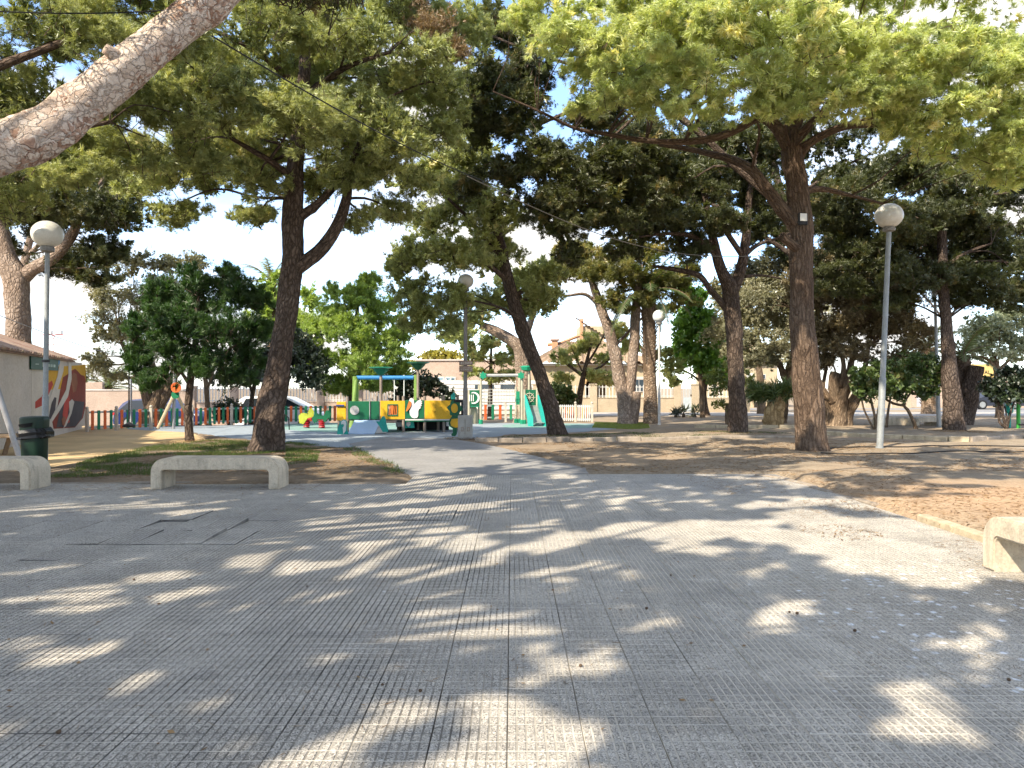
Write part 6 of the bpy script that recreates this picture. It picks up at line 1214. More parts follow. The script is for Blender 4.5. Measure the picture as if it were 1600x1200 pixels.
# spring riders
def rider(label, u, vb, Y, col, seatm, sil):
    b = P(u, vb, Y); root = thing("spring_rider", label, "spring rider", (b.x, b.y, 0), 0, "spring riders on the mint floor"); s_ = Y / F
    sp_ = [(.10 * math.cos(i * .6), .10 * math.sin(i * .6), .02 + .28 * i / 44) for i in range(45)]
    MB().tube(sp_, .022, 5).obj("spring", worn("red_spring", (.50, .02, .03), .4), root, True)
    MB().box(-.20, .20, -.12, .12, .31, .36, b=.01).obj("seat", seatm, root)
    for d in (-.13, .10): MB().prism([(x * s_ * .8, z * s_ * .8 + .30) for x, z in sil], d, d + .03).obj("side_board", col, root)
    MB().tube([(0, -.22, .62), (0, .22, .62)], .018, 6).obj("handle", m_bl, root); return root
rider("yellow-green spring rider on a red coil beside the big trunk", 479, 668, 27, worn("yellow_green_board", (.42, .46, .05), .5), worn("red_seat", (.52, .03, .05)), [(-12, -6), (-4, -8), (4, 4), (12, 6), (13, 16), (8, 24), (4, 14), (-2, 12), (-8, 14), (-14, 8)])
rider("dark green spring rider with red seat next to the yellow one", 503, 670, 26.8, m_pg, worn("crimson_seat", (.48, .02, .04)), [(-13, -6), (-7, 2), (4, 2), (6, -4), (14, 4), (17, 12), (10, 20), (6, 10), (-6, 8), (-10, 14), (-18, 4)])
bx = P(450, 672, 26); o = thing("bent_rail", "thin dark bent rail beside the trunk at the mint floor", "rail", (bx.x, bx.y, 0)); MB().tube([(-.5, 0, .5), (-.1, 0, .52), (.02, 0, .42), (.05, 0, -.03)], .02, 6).obj("rail", m_bl, o, True)

# floodlight on the big pine, small lamp heads, cables, hoses
fl_p = P(1256, 341, 16.45); fl_o = thing("floodlight", "small black floodlight with pale glass fixed to the tallest pine", "floodlight", tuple(fl_p), .1)
MB().box(-.10, .10, .0, .07, -.14, .13, b=.012).obj("housing", m_bl, fl_o); MB().box(-.078, .078, -.006, .001, -.055, .108).obj("glass", mat("pale_glass", (.75, .72, .64), .2), fl_o); MB().box(-.02, .02, .07, .25, -.05, .0).obj("bracket", m_bl, fl_o)
m_cab = mat("black_cable", (.02, .02, .02), .6); m_rope = mat("grey_cable", (.16, .145, .12), .7)
def cable(label, pts, r, m):
    o_ = Vector(pts[0]); o = MB().tube([Vector(p_) - o_ for p_ in pts], r, 5).obj("cable", m, None, True, o_); tag(o, label, "cable")
def sag(a_, b_, s_, n=16): return [a_.lerp(b_, i / n) - Vector((0, 0, s_ * math.sin(math.pi * i / n))) for i in range(n + 1)]
cable("thin black wire crossing above the pink limb", sag(P(-60, 14, 8), P(300, 12, 9.5), .05), .008, m_cab)
cable("black wire slanting down from the pink limb through the canopy", sag(P(330, 55, 8.5), P(800, 300, 15.5), .15), .010, m_cab)
cable("pale wire swooping past the dark boughs to the forked pine", sag(P(730, 275, 15), P(1190, 400, 21), .55), .010, m_rope)
m_hose = mat("irrigation_hose", (.025, .022, .02), .7)
for lb, pts in (("black irrigation hose lying behind the leaning lamp base", [G(1290, 706), G(1340, 704), G(1420, 704), G(1500, 700.5), G(1620, 702), G(1720, 702)]), ("black irrigation hose lying across the shaded dirt in front of the lamp", [G(1282, 713), G(1340, 714.5), G(1420, 713), G(1500, 709.5), G(1600, 711), G(1720, 712)])):
    pp, _ = smooth_path(pts, [0] * len(pts), .25); o_ = Vector(pp[0]); o = MB().tube([Vector((x - o_.x, y - o_.y, float(zg(x, y)) + .014 - 0)) for x, y, z in pp], .016, 6).obj("hose", m_hose, None, True, (o_.x, o_.y, 0)); tag(o, lb, "hose")

# green exercise machine and planter bits on the right
m_eg = worn("exercise_green", (.05, .38, .06), .5); ex = P(1591, 672, 25.8); e_ = thing("exercise_machine", "bright green exercise post with foot pads at the frame edge", "exercise machine", (ex.x, ex.y, 0))
MB().tube([(0, 0, -.02), (0, 0, P(0, 622, 25.8).z)], .06, 10).obj("post", m_eg, e_, True); MB().box(-.15, .35, -.1, .1, .0, .05, b=.01).obj("base", m_eg, e_); MB().tube([(-.08, -.15, .20), (.3, -.15, .20)], .03, 8).obj("pedal", m_bl, e_); MB().tube([(0, 0, .95), (.5, 0, 1.0)], .035, 8).obj("arm", m_eg, e_)
tl = P(1577, 668, 26.2); t_ = thing("exercise_machine", "teal exercise seat behind the near-black bush", "exercise machine", (tl.x, tl.y, 0)); MB().tube([(0, 0, -.02), (0, 0, .6)], .05, 8).obj("post", m_teal, t_, True); MB().lathe([(.05, .55), (.12, .6), (.13, .85), (.09, .92)], 10).obj("seat", m_teal, t_, True)
for i, (u, v) in enumerate(((1056, 652), (1068, 651), (1086, 652))):
    q = P(u, v, 36.5); tree("agave_plant", ["low dark spiky plant nearest the white lamp pole", "low dark spiky plant in the middle of the row before the gate", "low dark spiky plant farthest along towards the bent pine"][i], 36.5, [(u, v, 5), (u, v - 3, 4), (u, v - 6, 2)], [], [(u, v - 6, 7, 5, 0)], 260, l_ficus, b_dark, dict(ln=.34, w=.05, L=.2, kind='leaf', tufts=2, per=6, spread=.05), cat="plant", group="low plants before the garden gate", auto=False, twigs=0, upb=.8)
# ------------------------------------------------------------------ buildings, walls, cars
m_roof = worn("clay_tile", (.34, .235, .185), .85, .35, 3, .2); m_roofp = worn("pale_clay_tile", (.38, .28, .195), .85, .35, 3, .2)
m_cream = worn("cream_stucco", (.49, .40, .265), .9, .10, 1.5, .1); m_pinkw = worn("pink_render", (.46, .35, .275), .9, .10, 1.2, .1); m_wht = worn("white_render", (.62, .56, .50), .9, .10, 1.2, .1); m_beigew = worn("beige_wall", (.45, .37, .265), .9, .12, 1.5, .15)
m_glass = mat("window_glass", (.05, .07, .09), .08, 0, .6); m_frm = worn("white_frame", (.68, .67, .64), .6, .08, 4); m_dark = mat("dark_opening", (.03, .025, .02), .8); m_wmet = worn("white_railing", (.62, .61, .58), .5, .08, 4); m_terr = worn("terracotta_trim", (.55, .30, .17), .8, .2, 3)
def corr_roof(name, a, b, c, d, pitch, m, parent, amp=.05, rows=8):
    """tiled slope: a,b along the eave, d,c along the ridge; barrel rows run up the slope, courses step"""
    a, b, c, d = map(Vector, (a, b, c, d)); n = max(4, int((b - a).length / pitch)); per = 6; V = []; nu = n * per + 1; nr = rows * 2 + 1; nrm = (b - a).cross(d - a).normalized()
    if nrm.z < 0: nrm = -nrm
    for j in range(nr):
        k_ = j // 2; t = min(1, (k_ + (1 if j % 2 else 0)) / rows); lift = .02 if j % 2 == 0 else 0.0
        for i in range(nu):
            s_ = i / (nu - 1); e, f = a.lerp(b, s_), d.lerp(c, s_); p_ = e.lerp(f, t); ph = 2 * math.pi * i / per
            V.append(p_ + nrm * (amp * (.5 + .5 * math.cos(ph)) + lift))
    i, j = np.meshgrid(np.arange(nu - 1), np.arange(nr - 1), indexing='ij'); Fq = np.stack([j * nu + i, j * nu + i + 1, (j + 1) * nu + i + 1, (j + 1) * nu + i], -1).reshape(-1, 4)
    return link(name, np_mesh(name, np.array([tuple(x) for x in V]), Fq, m, None, True), parent)

# mural building
A_, B_ = Vector((-11.4, 16.0, 0)), Vector((-15.15, 26.6, 0)); dW = (B_ - A_).normalized(); nW = Vector((dW.y, -dW.x, 0)); LW = (B_ - A_).length
mb0 = thing("mural_building", "low white building with a painted mural and clay tile roof", "building", tuple(A_)); Mw = Matrix(((dW.x, nW.x, 0, 0), (dW.y, nW.y, 0, 0), (0, 0, 1, 0), (0, 0, 0, 1)))
hW = 2.32
MB().box(0, LW, -4.5, 0, -.1, hW, M=Mw).obj("wall", m_wht, mb0)
def wall_s(u):        # distance along the wall where photo column u meets it
    k_ = (u - 800) / F; return (A_.x - k_ * A_.y) / (k_ * dW.y - dW.x)
def wall_z(u, v): y = A_.y + dW.y * wall_s(u); return H + (V0 - v) / F * y
# roof of barrel tiles, each laid
W3 = lambda x, y, z: Mw @ Vector((x, y, z))
MB().add([W3(-.1, .10, hW + .02), W3(LW - 1.6, .10, hW + .02), W3(LW - 1.6, -2.2, hW + .86), W3(-.1, -2.2, hW + .86), W3(-.1, .1, hW - .02), W3(LW - 1.6, .1, hW - .02), W3(LW - 1.6, -2.2, hW - .02), W3(-.1, -2.2, hW - .02)], [(0, 1, 2, 3), (0, 4, 5, 1), (1, 5, 6, 2), (2, 6, 7, 3), (3, 7, 4, 0), (4, 7, 6, 5)]).obj("roof", m_roof, mb0)
tl_ = MB(); hv = [(.105 * math.cos(math.pi * i / 5), .065 * math.sin(math.pi * i / 5)) for i in range(6)]; hv2 = [(x * .82, z * .82) for x, z in hv]
tl_.add([(x, 0, z) for x, z in hv] + [(x, -.5, z + .012) for x, z in hv2], [(i, i + 1, i + 7, i + 6) for i in range(5)] + [tuple(range(5, -1, -1)), tuple(range(6, 12))]); tme = [tl_.mesh("tile", m_) for m_ in (m_roof, m_roofp, worn("dark_clay_tile", (.29, .165, .115), .9, .3, 3))]
roofo = [c for c in scene.objects if c.parent == mb0 and c.name.startswith("roof")][0]; sl = math.atan2(.84, 2.3); nrow, ncol = 5, 38
for i in range(ncol):
    for j in range(nrow):
        o = link("tile", tme[R.choice((0, 0, 0, 1, 2))], roofo); o.matrix_basis = Mw @ Matrix.Translation((.05 + i * (LW - 1.9) / (ncol - 1), .16 - j * .45 * math.cos(sl), hW + .012 + j * .45 * math.sin(sl) + .012)) @ Matrix.Rotation(-sl, 4, 'X') @ Matrix.Rotation(R.gauss(0, .02), 4, 'Z')
def wpoly(nm, pts, m, off, th=.004, par=mb0):
    q = [(wall_s(u), wall_z(u, v)) for u, v in pts]; n = len(q); V = [W3(s_, off, z) for s_, z in q] + [W3(s_, off - th, z) for s_, z in q]
    return MB().add(V, [tuple(range(n)), tuple(range(2 * n - 1, n - 1, -1))] + [(i, i + n, (i + 1) % n + n, (i + 1) % n) for i in range(n)]).obj(nm, m, par)
C1 = lambda x, y: (x * 270 / 1296, 530 + y * 250 / 1200)
cw = lambda *pts: [C1(x, y) for x, y in pts]
m_mo, m_mr, m_md, m_mc, m_mw2, m_mp = worn("mural_orange", (.66, .36, .03), .8, .1, 2), worn("mural_maroon", (.25, .045, .025), .8, .25, 1.2), worn("mural_slate", (.075, .062, .066), .8, .25, 1.5), worn("mural_red", (.48, .06, .04), .8, .2, 1.5), worn("mural_cream", (.62, .56, .48), .8, .1, 2), worn("mural_brown", (.31, .12, .06), .8, .25, 1.5)
mu = wpoly("mural", cw((236, 185), (640, 190), (640, 648), (560, 664), (395, 682), (236, 690)), m_mw2, .006, .005)
wpoly("painted_shape", cw((362, 210), (640, 192), (640, 360), (362, 380)), m_mo, .0095, .003, mu)
wpoly("painted_shape", cw((470, 285), (505, 262), (540, 232), (560, 222), (580, 240), (605, 268), (630, 275), (640, 310), (640, 500), (620, 590), (560, 662), (400, 672), (390, 620), (430, 500), (450, 380)), m_mr, .0125, .003, mu)
wpoly("painted_shape", cw((450, 450), (630, 470), (610, 590), (560, 655), (420, 662), (440, 560)), m_md, .0155, .003, mu)
wpoly("painted_shape", cw((262, 470), (310, 430), (360, 330), (386, 310), (395, 340), (355, 430), (310, 500), (262, 520)), m_mc, .0125, .003, mu)
wpoly("painted_shape", cw((520, 290), (548, 250), (570, 262), (578, 330), (566, 390), (544, 400), (534, 345)), m_mp, .0185, .003, mu)
wpoly("painted_shape", cw((478, 480), (510, 400), (522, 460), (505, 560), (520, 620), (470, 650), (466, 560)), m_mc, .0185, .003, mu)
wpoly("painted_shape", cw((450, 135), (478, 140), (470, 240), (420, 400), (370, 500), (330, 560), (318, 540), (372, 430), (425, 280)), m_mw2, .0215, .003, mu)
wpoly("painted_shape", cw((505, 130), (530, 200), (532, 300), (505, 430), (440, 540), (372, 640), (360, 625), (425, 510), (490, 380), (508, 270)), m_mw2, .0215, .003, mu)
wpoly("painted_shape", cw((512, 470), (535, 450), (552, 470), (530, 560), (490, 650), (470, 668), (480, 640), (516, 550)), m_mw2, .0245, .003, mu)
wpoly("painted_shape", cw((395, 430), (420, 440), (410, 530), (375, 600), (362, 590)), m_md, .0155, .003, mu)
wpoly("painted_shape", cw((455, 600), (475, 575), (490, 600), (482, 640), (462, 645)), m_mp, .0275, .003, mu)
sgn = wpoly("green_sign", cw((218, 118), (424, 135), (424, 236), (218, 226)), worn("sign_green", (.012, .07, .04), .5, .1, 3), .05, .04)
for (x0, x1, y0, y1) in ((248, 274, 182, 190), (302, 312, 176, 206), (316, 332, 186, 204), (338, 356, 186, 206), (362, 378, 188, 208), (384, 400, 190, 210)): wpoly("faded_letter", cw((x0, y0), (x1, y0 + 1), (x1, y1 + 1), (x0, y1)), worn("letter_white", (.42, .50, .44)), .056, .005, sgn)
wpoly("blue_patch", cw((428, 140), (450, 142), (446, 180), (428, 200)), m_blue, .02, .012)

# boundary walls and railings left
def wall_thing(name, label, u0, u1, Y0_, Y1_, zt, zb, th, m, cat="wall"):
    a, b = P(u0, 605, Y0_), P(u1, 605, Y1_); d = b - a; L = d.length; ang = math.atan2(d.y, d.x); root = thing(name, label, cat, (a.x, a.y, 0), ang)
    MB().box(0, L, 0, th, zb, zt, b=.01).obj("wall", m, root); return root, L
def hz(v, Y): return H + (V0 - v) / F * Y
w, L = wall_thing("boundary_wall", "long pink rendered wall behind the blue car", 104, 304, 39.6, 40.4, hz(610.5, 40), -.7, .25, m_pinkw)
MB().box(-.0, L, -.04, .29, hz(610.5, 40) + .002, hz(608.5, 40), b=.01).obj("coping", m_wht, w)
w2, _ = wall_thing("boundary_wall", "taller pink wall block stepping up beside the mural", 96, 160, 41.0, 41.2, hz(597, 41), -.7, .3, m_pinkw)
def railing(label, u0, u1, Y0_, Y1_, vt, vw, zb, piers, wallm, pierm, pitch=.13, spw=.028, group=None, name="railing_fence", pw=.36, ptop=None):
    a, b = P(u0, 605, Y0_), P(u1, 605, Y1_); d = b - a; L = d.length; ang = math.atan2(d.y, d.x); Ym = (Y0_ + Y1_) / 2
    root = thing(name, label, "fence", (a.x, a.y, 0), ang, group); zt, zw = hz(vt, Ym), hz(vw, Ym)
    MB().box(0, L, 0, .22, zb, zw, b=.01).obj("low_wall", wallm, root); MB().box(-.01, L + .01, -.03, .25, zw + .002, zw + .05, b=.008).obj("coping", pierm, root)
    for z in (zw + .12, zt - .12): MB().box(0, L, .085, .125, z, z + .035).obj("rail", m_wmet, root)
    n = int(L / pitch); pm = MB().box(-spw / 2, spw / 2, .09, .12, zw + .05, zt - .03).add([(-spw / 2, .09, zt - .03), (spw / 2, .09, zt - .03), (spw / 2, .12, zt - .03), (-spw / 2, .12, zt - .03), (0, .105, zt + .03)], [(0, 1, 4), (1, 2, 4), (2, 3, 4), (3, 0, 4)]).mesh("picket", m_wmet)
    pk = MB(); me_v = [tuple(v.co) for v in pm.vertices]; me_f = [tuple(p_.vertices) for p_ in pm.polygons]
    for i in range(n):
        x = (i + .5) * L / n
        if any(abs(x - pp * L) < pw * .6 for pp in piers): continue
        pk.add([(vx + x, vy, vz) for vx, vy, vz in me_v], me_f)
    tag(pk.obj("picket", m_wmet, root), kind="stuff")
    for pp in piers:
        pz = ptop if ptop is not None else zt
        pi_ = MB().box(pp * L - pw / 2, pp * L + pw / 2, -.07, .29, zb, pz, b=.012).obj("pier", pierm, root); MB().box(pp * L - pw / 2 - .04, pp * L + pw / 2 + .04, -.11, .33, pz + .002, pz + .07, b=.015).obj("cap", pierm, pi_)
    return root
railing("white picket railing on a low wall behind the clipped dome shrub", 300, 430, 40.5, 40.5, 605, 630, -.7, (0, .5, 1), m_pinkw, m_pinkw, .16, .05)
railing("white picket railing on a low wall behind the white car and spring riders", 432, 640, 40.8, 41.2, 603.5, 629, -.6, (0, .33, .62, 1), m_pinkw, m_pinkw, .16, .05)
# lamp mast far behind the mural building
lm = P(80, 620, 62); mast = thing("floodlight_mast", "red and white lattice mast with two floodlights behind the mural wall", "mast", (lm.x, lm.y, 0)); mz = hz(524, 62); m_rw = worn("mast_red", (.5, .1, .08))
for dx in (-.22, .22): MB().tube([(dx, 0, 0), (dx, 0, mz)], .035, 6).obj("leg", m_rw, mast)
for i in range(16): MB().tube([(-.22, 0, mz - .25 - i * .26), (.22, 0, mz - .25 - (i + (i % 2)) * .26 + .0)], .022, 5).obj("rung", m_wmet if i % 2 else m_rw, mast)
MB().box(-1.0, 1.0, -.05, .05, mz, mz + .08).obj("crossarm", m_rw, mast)
for dx in (-.2, .62): MB().box(dx - .28, dx + .28, -.12, .12, mz + .1, mz + .42, b=.03).obj("lamp_head", m_wmet, mast)

# flat-roofed building in the middle
YB = 52; q = P(655, 605, YB); bm_ = thing("flat_roofed_building", "flat-roofed pale pink building with a wide blue-grey window band", "building", (q.x, q.y, 0)); X = lambda u: P(u, 605, YB).x - q.x; Z = lambda v: hz(v, YB)
MB().box(X(650), X(840), .0, 8, -.3, Z(563.5)).obj("wall", m_pinkw, bm_); MB().box(X(648), X(842), -.1, 8.1, Z(563.5) + .003, Z(561.5)).obj("parapet", m_wht, bm_)
for u0, u1 in ((660, 676), (677, 693.5), (694.5, 712)):
    wf = MB().box(X(u0), X(u1), -.06, -.002, Z(602), Z(589)).obj("window", m_frm, bm_); MB().box(X(u0) + .08, X(u1) - .08, -.075, -.061, Z(601), Z(590)).obj("pane", mat("sky_glass", (.25, .36, .42), .15, 0, .6), wf)
MB().tube([(X(696), -.2, Z(589)), (X(701), -.2, Z(600)), (X(706), -.2, Z(589))], .05, 6).obj("brace", m_wmet, bm_)
YL = 47; q = P(700, 605, YL); lw = thing("louvred_wall", "white horizontal-boarded wall behind the slide tower", "wall", (q.x, q.y, 0)); X = lambda u: P(u, 605, YL).x - q.x; Z = lambda v: hz(v, YL)
MB().box(X(688), X(838), .05, .3, -.2, Z(594)).obj("wall", m_wht, lw)
for i in range(8): MB().box(X(689), X(837), -.02, .048, Z(640 - i * 5.6), Z(635.2 - i * 5.6), b=.01).obj("board", m_frm, lw)
for u0, u1 in ((742, 772), (782, 806)): MB().box(X(u0), X(u1), -.03, -.022, Z(608), Z(601)).obj("slot_window", m_glass, lw)

# the cream house with tower
YH = 47; q = P(925, 605, YH); hs = thing("cream_house", "cream house with hipped clay roof, arched porch and small tower", "house", (q.x, q.y, 0)); X = lambda u: P(u, 605, YH).x - q.x; Z = lambda v: hz(v, YH)
ar = arc((X(914) + X(948)) / 2, Z(600), (X(948) - X(914)) / 2, 180, 0, 12)
ar = [(x, Z(600) + (z - Z(600)) * .62) for x, z in ar]
MB().prism([(X(836), -.1), (X(836), Z(571)), (X(1012), Z(571)), (X(1012), -.1), (X(948), -.1)] + ar[::-1] + [(X(914), -.1)], 0, .3).obj("wall", m_cream, hs)
MB().box(X(836), X(1012), 2.0, 8, -.1, Z(571)).obj("inner_wall", m_cream, hs); MB().box(X(836), X(836) + .3, .302, 1.998, -.1, Z(571)).obj("side_wall", m_cream, hs); MB().box(X(1012) - .3, X(1012), .302, 1.998, -.1, Z(571)).obj("side_wall", m_cream, hs)
dr = MB().box(X(912), X(929), 1.94, 1.997, -.1, Z(596)).obj("door", m_dark, hs); MB().sphere((X(927), 1.92, .95), .05, 8, 6).obj("handle", m_galv, dr)
ra = [(x, z) for x, z in ar]; MB().tube([(x, -.02, z) for x, z in ra], .09, 6).obj("arch_trim", worn("porch_trim", (.52, .34, .16)), hs)
wf = MB().box(X(990), X(1006), -.06, -.002, Z(612), Z(589)).obj("window", m_frm, hs)
for u0, u1 in ((991, 997.6), (998.4, 1005)): MB().box(X(u0), X(u1), -.075, -.061, Z(611), Z(593.5)).obj("pane", m_glass, wf)
MB().box(X(990.5), X(1005.5), -.09, -.061, Z(593), Z(589.5)).obj("shutter_box", m_wht, wf)
MB().box(X(832), X(1016), -.25, .0, Z(571) + .002, Z(568.5), b=.02).obj("eaves", m_wht, hs)
e0, e1, ez = X(830), X(1018), Z(568.5); rz = Z(568.5) + 1.55
corr_roof("roof", (e0, -.5, ez), (e1, -.5, ez), (e1 - 2.6, 4.2, rz), (e0 + 2.6, 4.2, rz), .42, m_roofp, hs, .16, 9)
corr_roof("roof", (e0, 8.5, ez), (e0, -.5, ez), (e0 + 2.6, 4.2, rz), (e0 + 2.6, 4.4, rz), .42, m_roofp, hs, .16, 9)
corr_roof("roof", (e1, -.5, ez), (e1, 8.5, ez), (e1 - 2.6, 4.4, rz), (e1 - 2.6, 4.2, rz), .42, m_roofp, hs, .16, 9)
tw_ = MB().box(X(917), X(958), 4.6, 7.6, Z(571), Z(500)).obj("tower", m_cream, hs)
corr_roof("tower_roof", (X(914), 4.3, Z(500) + .35), (X(966), 4.3, Z(524)), (X(966), 7.9, Z(520)), (X(914), 7.9, Z(486) + .3), .26, m_roofp, hs, .08, 6)
MB().box(X(916), X(922), 4.4, 4.62, Z(571), Z(488), b=.02).obj("tower_pilaster", m_terr, hs)
chm = MB().box(X(867), X(877), 3.4, 3.9, Z(556), Z(527), b=.02).obj("chimney", m_terr, hs); MB().box(X(864.5), X(879.5), 3.3, 4.0, Z(527) + .002, Z(524), b=.02).obj("cap", m_roof, chm)
MB().tube([(X(860), 4.0, Z(533)), (X(880), 4.0, Z(531)), (X(917), 4.6, Z(516))], .13, 6).obj("ridge_beam", m_terr, hs)

railing("beige wall with white pickets and stout piers before the cream house", 838, 1062, 44.5, 44.3, 602, 622.5, -.1, (0, .40, .985), m_beigew, m_beigew, .20, .05, ptop=hz(601.5, 44.4), pw=.42)
gt = P(1067, 605, 44.2); gate = thing("garden_gate", "pale blue-grey metal gate with upright bars between two piers", "gate", (gt.x, gt.y, 0)); m_gate = worn("gate_paint", (.44, .50, .54), .5, .1, 4); X = lambda u: P(u, 605, 44.2).x - gt.x; Z = lambda v: hz(v, 44.2)
MB().box(X(1068), X(1081), .05, .1, .04, Z(621)).obj("panel", m_gate, gate); MB().box(X(1068), X(1081), .04, .11, Z(602), Z(600.5)).obj("top_rail", m_gate, gate)
for i in range(6): MB().box(X(1068.6 + i * 2.3) - .015, X(1068.6 + i * 2.3) + .015, .06, .09, Z(621), Z(602)).obj("bar", m_gate, gate)
MB().sphere((X(1080), .02, 1.0), .05, 8, 6).obj("handle", m_bl, gate)
railing("beige wall with white pickets beyond the garden gate, behind the bent pine", 1083, 1166, 44.2, 44.2, 602, 623, -.1, (.04, 1), m_beigew, m_beigew, .20, .05, ptop=hz(601.5, 44.2), pw=.42)
# houses and walls behind the right-hand beds
YR = 54; q = P(1160, 605, YR); h2 = thing("cream_house", "cream house with a white shuttered window seen between trunks", "house", (q.x, q.y, 0)); X = lambda u: P(u, 605, YR).x - q.x; Z = lambda v: hz(v, YR)
MB().box(X(1130), X(1215), 0, 8, -.1, Z(566)).obj("wall", m_cream, h2); corr_roof("roof", (X(1126), -.4, Z(566)), (X(1219), -.4, Z(566)), (X(1219), 4, Z(566) + 1.5), (X(1126), 4, Z(566) + 1.5), .28, m_roofp, h2, .08, 7)
wf = MB().box(X(1166.5), X(1178), -.05, -.002, Z(602), Z(583)).obj("window", m_frm, h2); MB().box(X(1167.3), X(1177.2), -.065, -.051, Z(601), Z(584)).obj("shutter", m_wmet, wf)
wf = MB().box(X(1184), X(1196), -.05, -.002, Z(592), Z(585)).obj("window", m_frm, h2); MB().box(X(1185), X(1195), -.065, -.051, Z(591.4), Z(585.6)).obj("pane", m_glass, wf)
MB().box(X(1178), X(1192), -.06, -.002, -.05, Z(628)).obj("door", m_dark, h2)
w3, L = wall_thing("boundary_wall", "long cream wall across the road behind the knotty olive", 1320, 1424, 52.6, 52.6, hz(611, 52.6), -.1, .25, m_beigew)
for i in range(5): MB().box((i + .5) * L / 5 - .02, (i + .5) * L / 5 + .02, -.012, -.001, -.1, hz(611.5, 52.6)).obj("joint", m_wht, w3)
YG = 56; q = P(1424, 605, YG); gb = thing("garage_building", "beige building with a grey garage door across the road", "building", (q.x, q.y, 0)); X = lambda u: P(u, 605, YG).x - q.x; Z = lambda v: hz(v, YG)
MB().box(X(1418), X(1500), 0, 8, -.1, Z(590)).obj("wall", m_pinkw, gb); MB().box(X(1414), X(1504), -.15, 8.1, Z(590) + .003, Z(587)).obj("roof_edge", m_terr, gb)
gd = MB().box(X(1432), X(1464), -.04, -.002, -.05, Z(602)).obj("garage_door", worn("garage_grey", (.42, .43, .47), .5, .08, 3), gb)
for i in range(7): MB().box(X(1432.5), X(1463.5), -.06, -.041, Z(628 - i * 3.6), Z(624.9 - i * 3.6)).obj("slat", worn("garage_grey_slat", (.46, .47, .50), .5, .08, 3), gd)
YT = 60; q = P(1540, 605, YT); sb = thing("shop_building", "pink-walled building with a yellow sign reading ASAL", "building", (q.x, q.y, 0)); X = lambda u: P(u, 605, YT).x - q.x; Z = lambda v: hz(v, YT)
MB().box(X(1504), X(1720), 0, 10, -.1, Z(587)).obj("wall", m_pinkw, sb); sgb = MB().box(X(1516), X(1556), -.25, -.002, Z(589.5), Z(569), b=.02).obj("sign_box", worn("sign_yellow", (.62, .45, .16), .6, .08, 3), sb)
LET = {'A': [[(0, 0), (.5, 1), (1, 0)], [(.2, .38), (.8, .38)]], 'S': [[(1, .85), (.7, 1), (.3, 1), (.05, .78), (.3, .52), (.7, .48), (.95, .22), (.7, 0), (.3, 0), (0, .15)]], 'L': [[(0, 1), (0, 0), (.9, 0)]]}
for i, ch_ in enumerate("ASAL"):
    lm_ = MB(); x0, z0_, w_, h_ = X(1525) + i * .27, Z(584), .19, .26
    for st_ in LET[ch_]: lm_.tube([(x0 + a * w_, -.262, z0_ + b * h_) for a, b in st_], .028, 5)
    lm_.obj("letter", m_bl, sgb)
for u0, u1 in ((1560, 1580), (1600, 1630)):
    wf = MB().box(X(u0), X(u1), -.05, -.002, Z(618), Z(598)).obj("window", m_frm, sb); MB().box(X(u0) + .08, X(u1) - .08, -.065, -.051, Z(617), Z(599)).obj("pane", m_glass, wf)

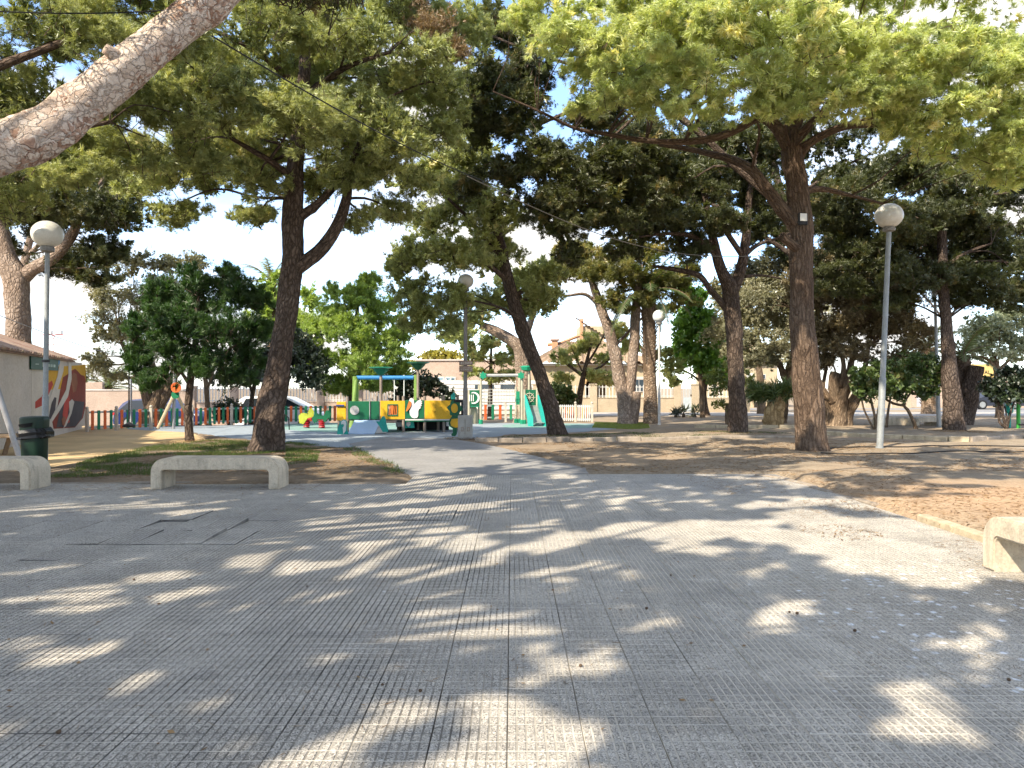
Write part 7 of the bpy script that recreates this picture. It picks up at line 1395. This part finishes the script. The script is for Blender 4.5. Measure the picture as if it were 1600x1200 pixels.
# cars
def car(label, u, Y, zb, Ln, hgt, wd, col, prof_roof, flip=1, group="parked cars"):
    q = P(u, 605, Y); root = thing("parked_car", label, "car", (q.x, q.y, zb), 0 if flip > 0 else math.pi, group); cm = mat("car_paint", col, .38, 0, .3)
    low = [(-.5, .17), (-.505, .30), (-.49, .52), (-.475, .58), (.28, .60), (.40, .56), (.475, .48), (.5, .36), (.5, .17)]
    def ring(y, f, dz): return [(x * Ln * f, y, z * hgt + dz) for x, z in low]
    body = MB(); rings = [ring(-wd / 2 + .07, .985, .0), ring(-wd / 2, 1, 0), ring(wd / 2, 1, 0), ring(wd / 2 - .07, .985, 0)]; loft(body, [ring(-wd / 2, .97, 0), ring(-wd / 2 + .06, 1, 0), ring(wd / 2 - .06, 1, 0), ring(wd / 2, .97, 0)]); body.obj("body", cm, root, True)
    cab_ = MB(); p_ = prof_roof
    def cr(y, s_): return [(x * Ln, y * (1 - .22 * (z - .58) / .42), z * hgt) for x, z in p_]
    loft(cab_, [cr(-wd / 2 + .03, 1), cr(wd / 2 - .03, 1)]); cab_.obj("cabin", cm, root, True)
    gl = mat("car_glass", (.02, .025, .03), .05, 0, .7); cx = sum(x for x, z in p_) / len(p_); cz = .78
    for sg in (-1, 1):
        x0, x1 = min(x for x, z in p_), max(x for x, z in p_); tx0 = [x for x, z in p_ if z > .9]; ta, tb = min(tx0), max(tx0); md = (ta + tb) / 2 + .02
        for pts in ([(x0 + .035, .62), (ta + .015, .92), (md - .012, .94), (md - .012, .62)], [(md + .012, .62), (md + .012, .94), (tb - .01, .92), (x1 - .06, .62)]):
            def yy(z): return sg * ((wd / 2 - .03) * (1 - .22 * (z - .58) / .42) + .006)
            V = [(x * Ln, yy(z), z * hgt) for x, z in pts] + [(x * Ln, yy(z) - sg * .02, z * hgt) for x, z in pts]; MB().add(V, [(0, 1, 2, 3), (7, 6, 5, 4), (0, 4, 5, 1), (1, 5, 6, 2), (2, 6, 7, 3), (3, 7, 4, 0)]).obj("window", gl, root)
    for x in (-.31, .31):
        for sg in (-1, 1):
            yc = sg * (wd / 2 - .09); wl_ = MB().tube([(x * Ln, yc - .1, .31), (x * Ln, yc + .1, .31)], .31, 18).obj("wheel", m_bl, root, True); MB().tube([(x * Ln, yc - .108, .31), (x * Ln, yc + .108, .31)], .2, 12).obj("rim", m_galv, wl_)
    for sg in (-1, 1):
        MB().box(-.507 * Ln, -.47 * Ln, sg * (wd / 2 - .18) - .16, sg * (wd / 2 - .18) + .163, .46 * hgt, .57 * hgt, b=.02).obj("tail_light", mat("tail_red", (.5, .02, .03), .3), root); MB().box(.455 * Ln, .495 * Ln, sg * (wd / 2 - .2) - .17, sg * (wd / 2 - .2) + .173, .42 * hgt, .50 * hgt, b=.02).obj("headlight", mat("lamp_glass", (.6, .62, .65), .2), root)
    return root
hb = [(-.47, .57), (-.40, .84), (-.33, .95), (-.12, 1.0), (.08, .97), (.30, .59)]
car("blue hatchback parked nose to the light beyond the play fence", 255, 36, -.50, 3.9, 1.45, 1.75, (.006, .02, .11), hb)
mpv = [(-.48, .57), (-.46, .90), (-.40, .98), (-.1, 1.0), (.10, .96), (.40, .58)]
car("white people carrier parked half hidden by the big trunk", 443, 35.5, -.59, 3.95, 1.66, 1.78, (.72, .72, .70), mpv)
car("dark small car parked far off beside the near-black bush", 1549, 50, .02, 3.6, 1.35, 1.7, (.03, .035, .05), hb, -1)
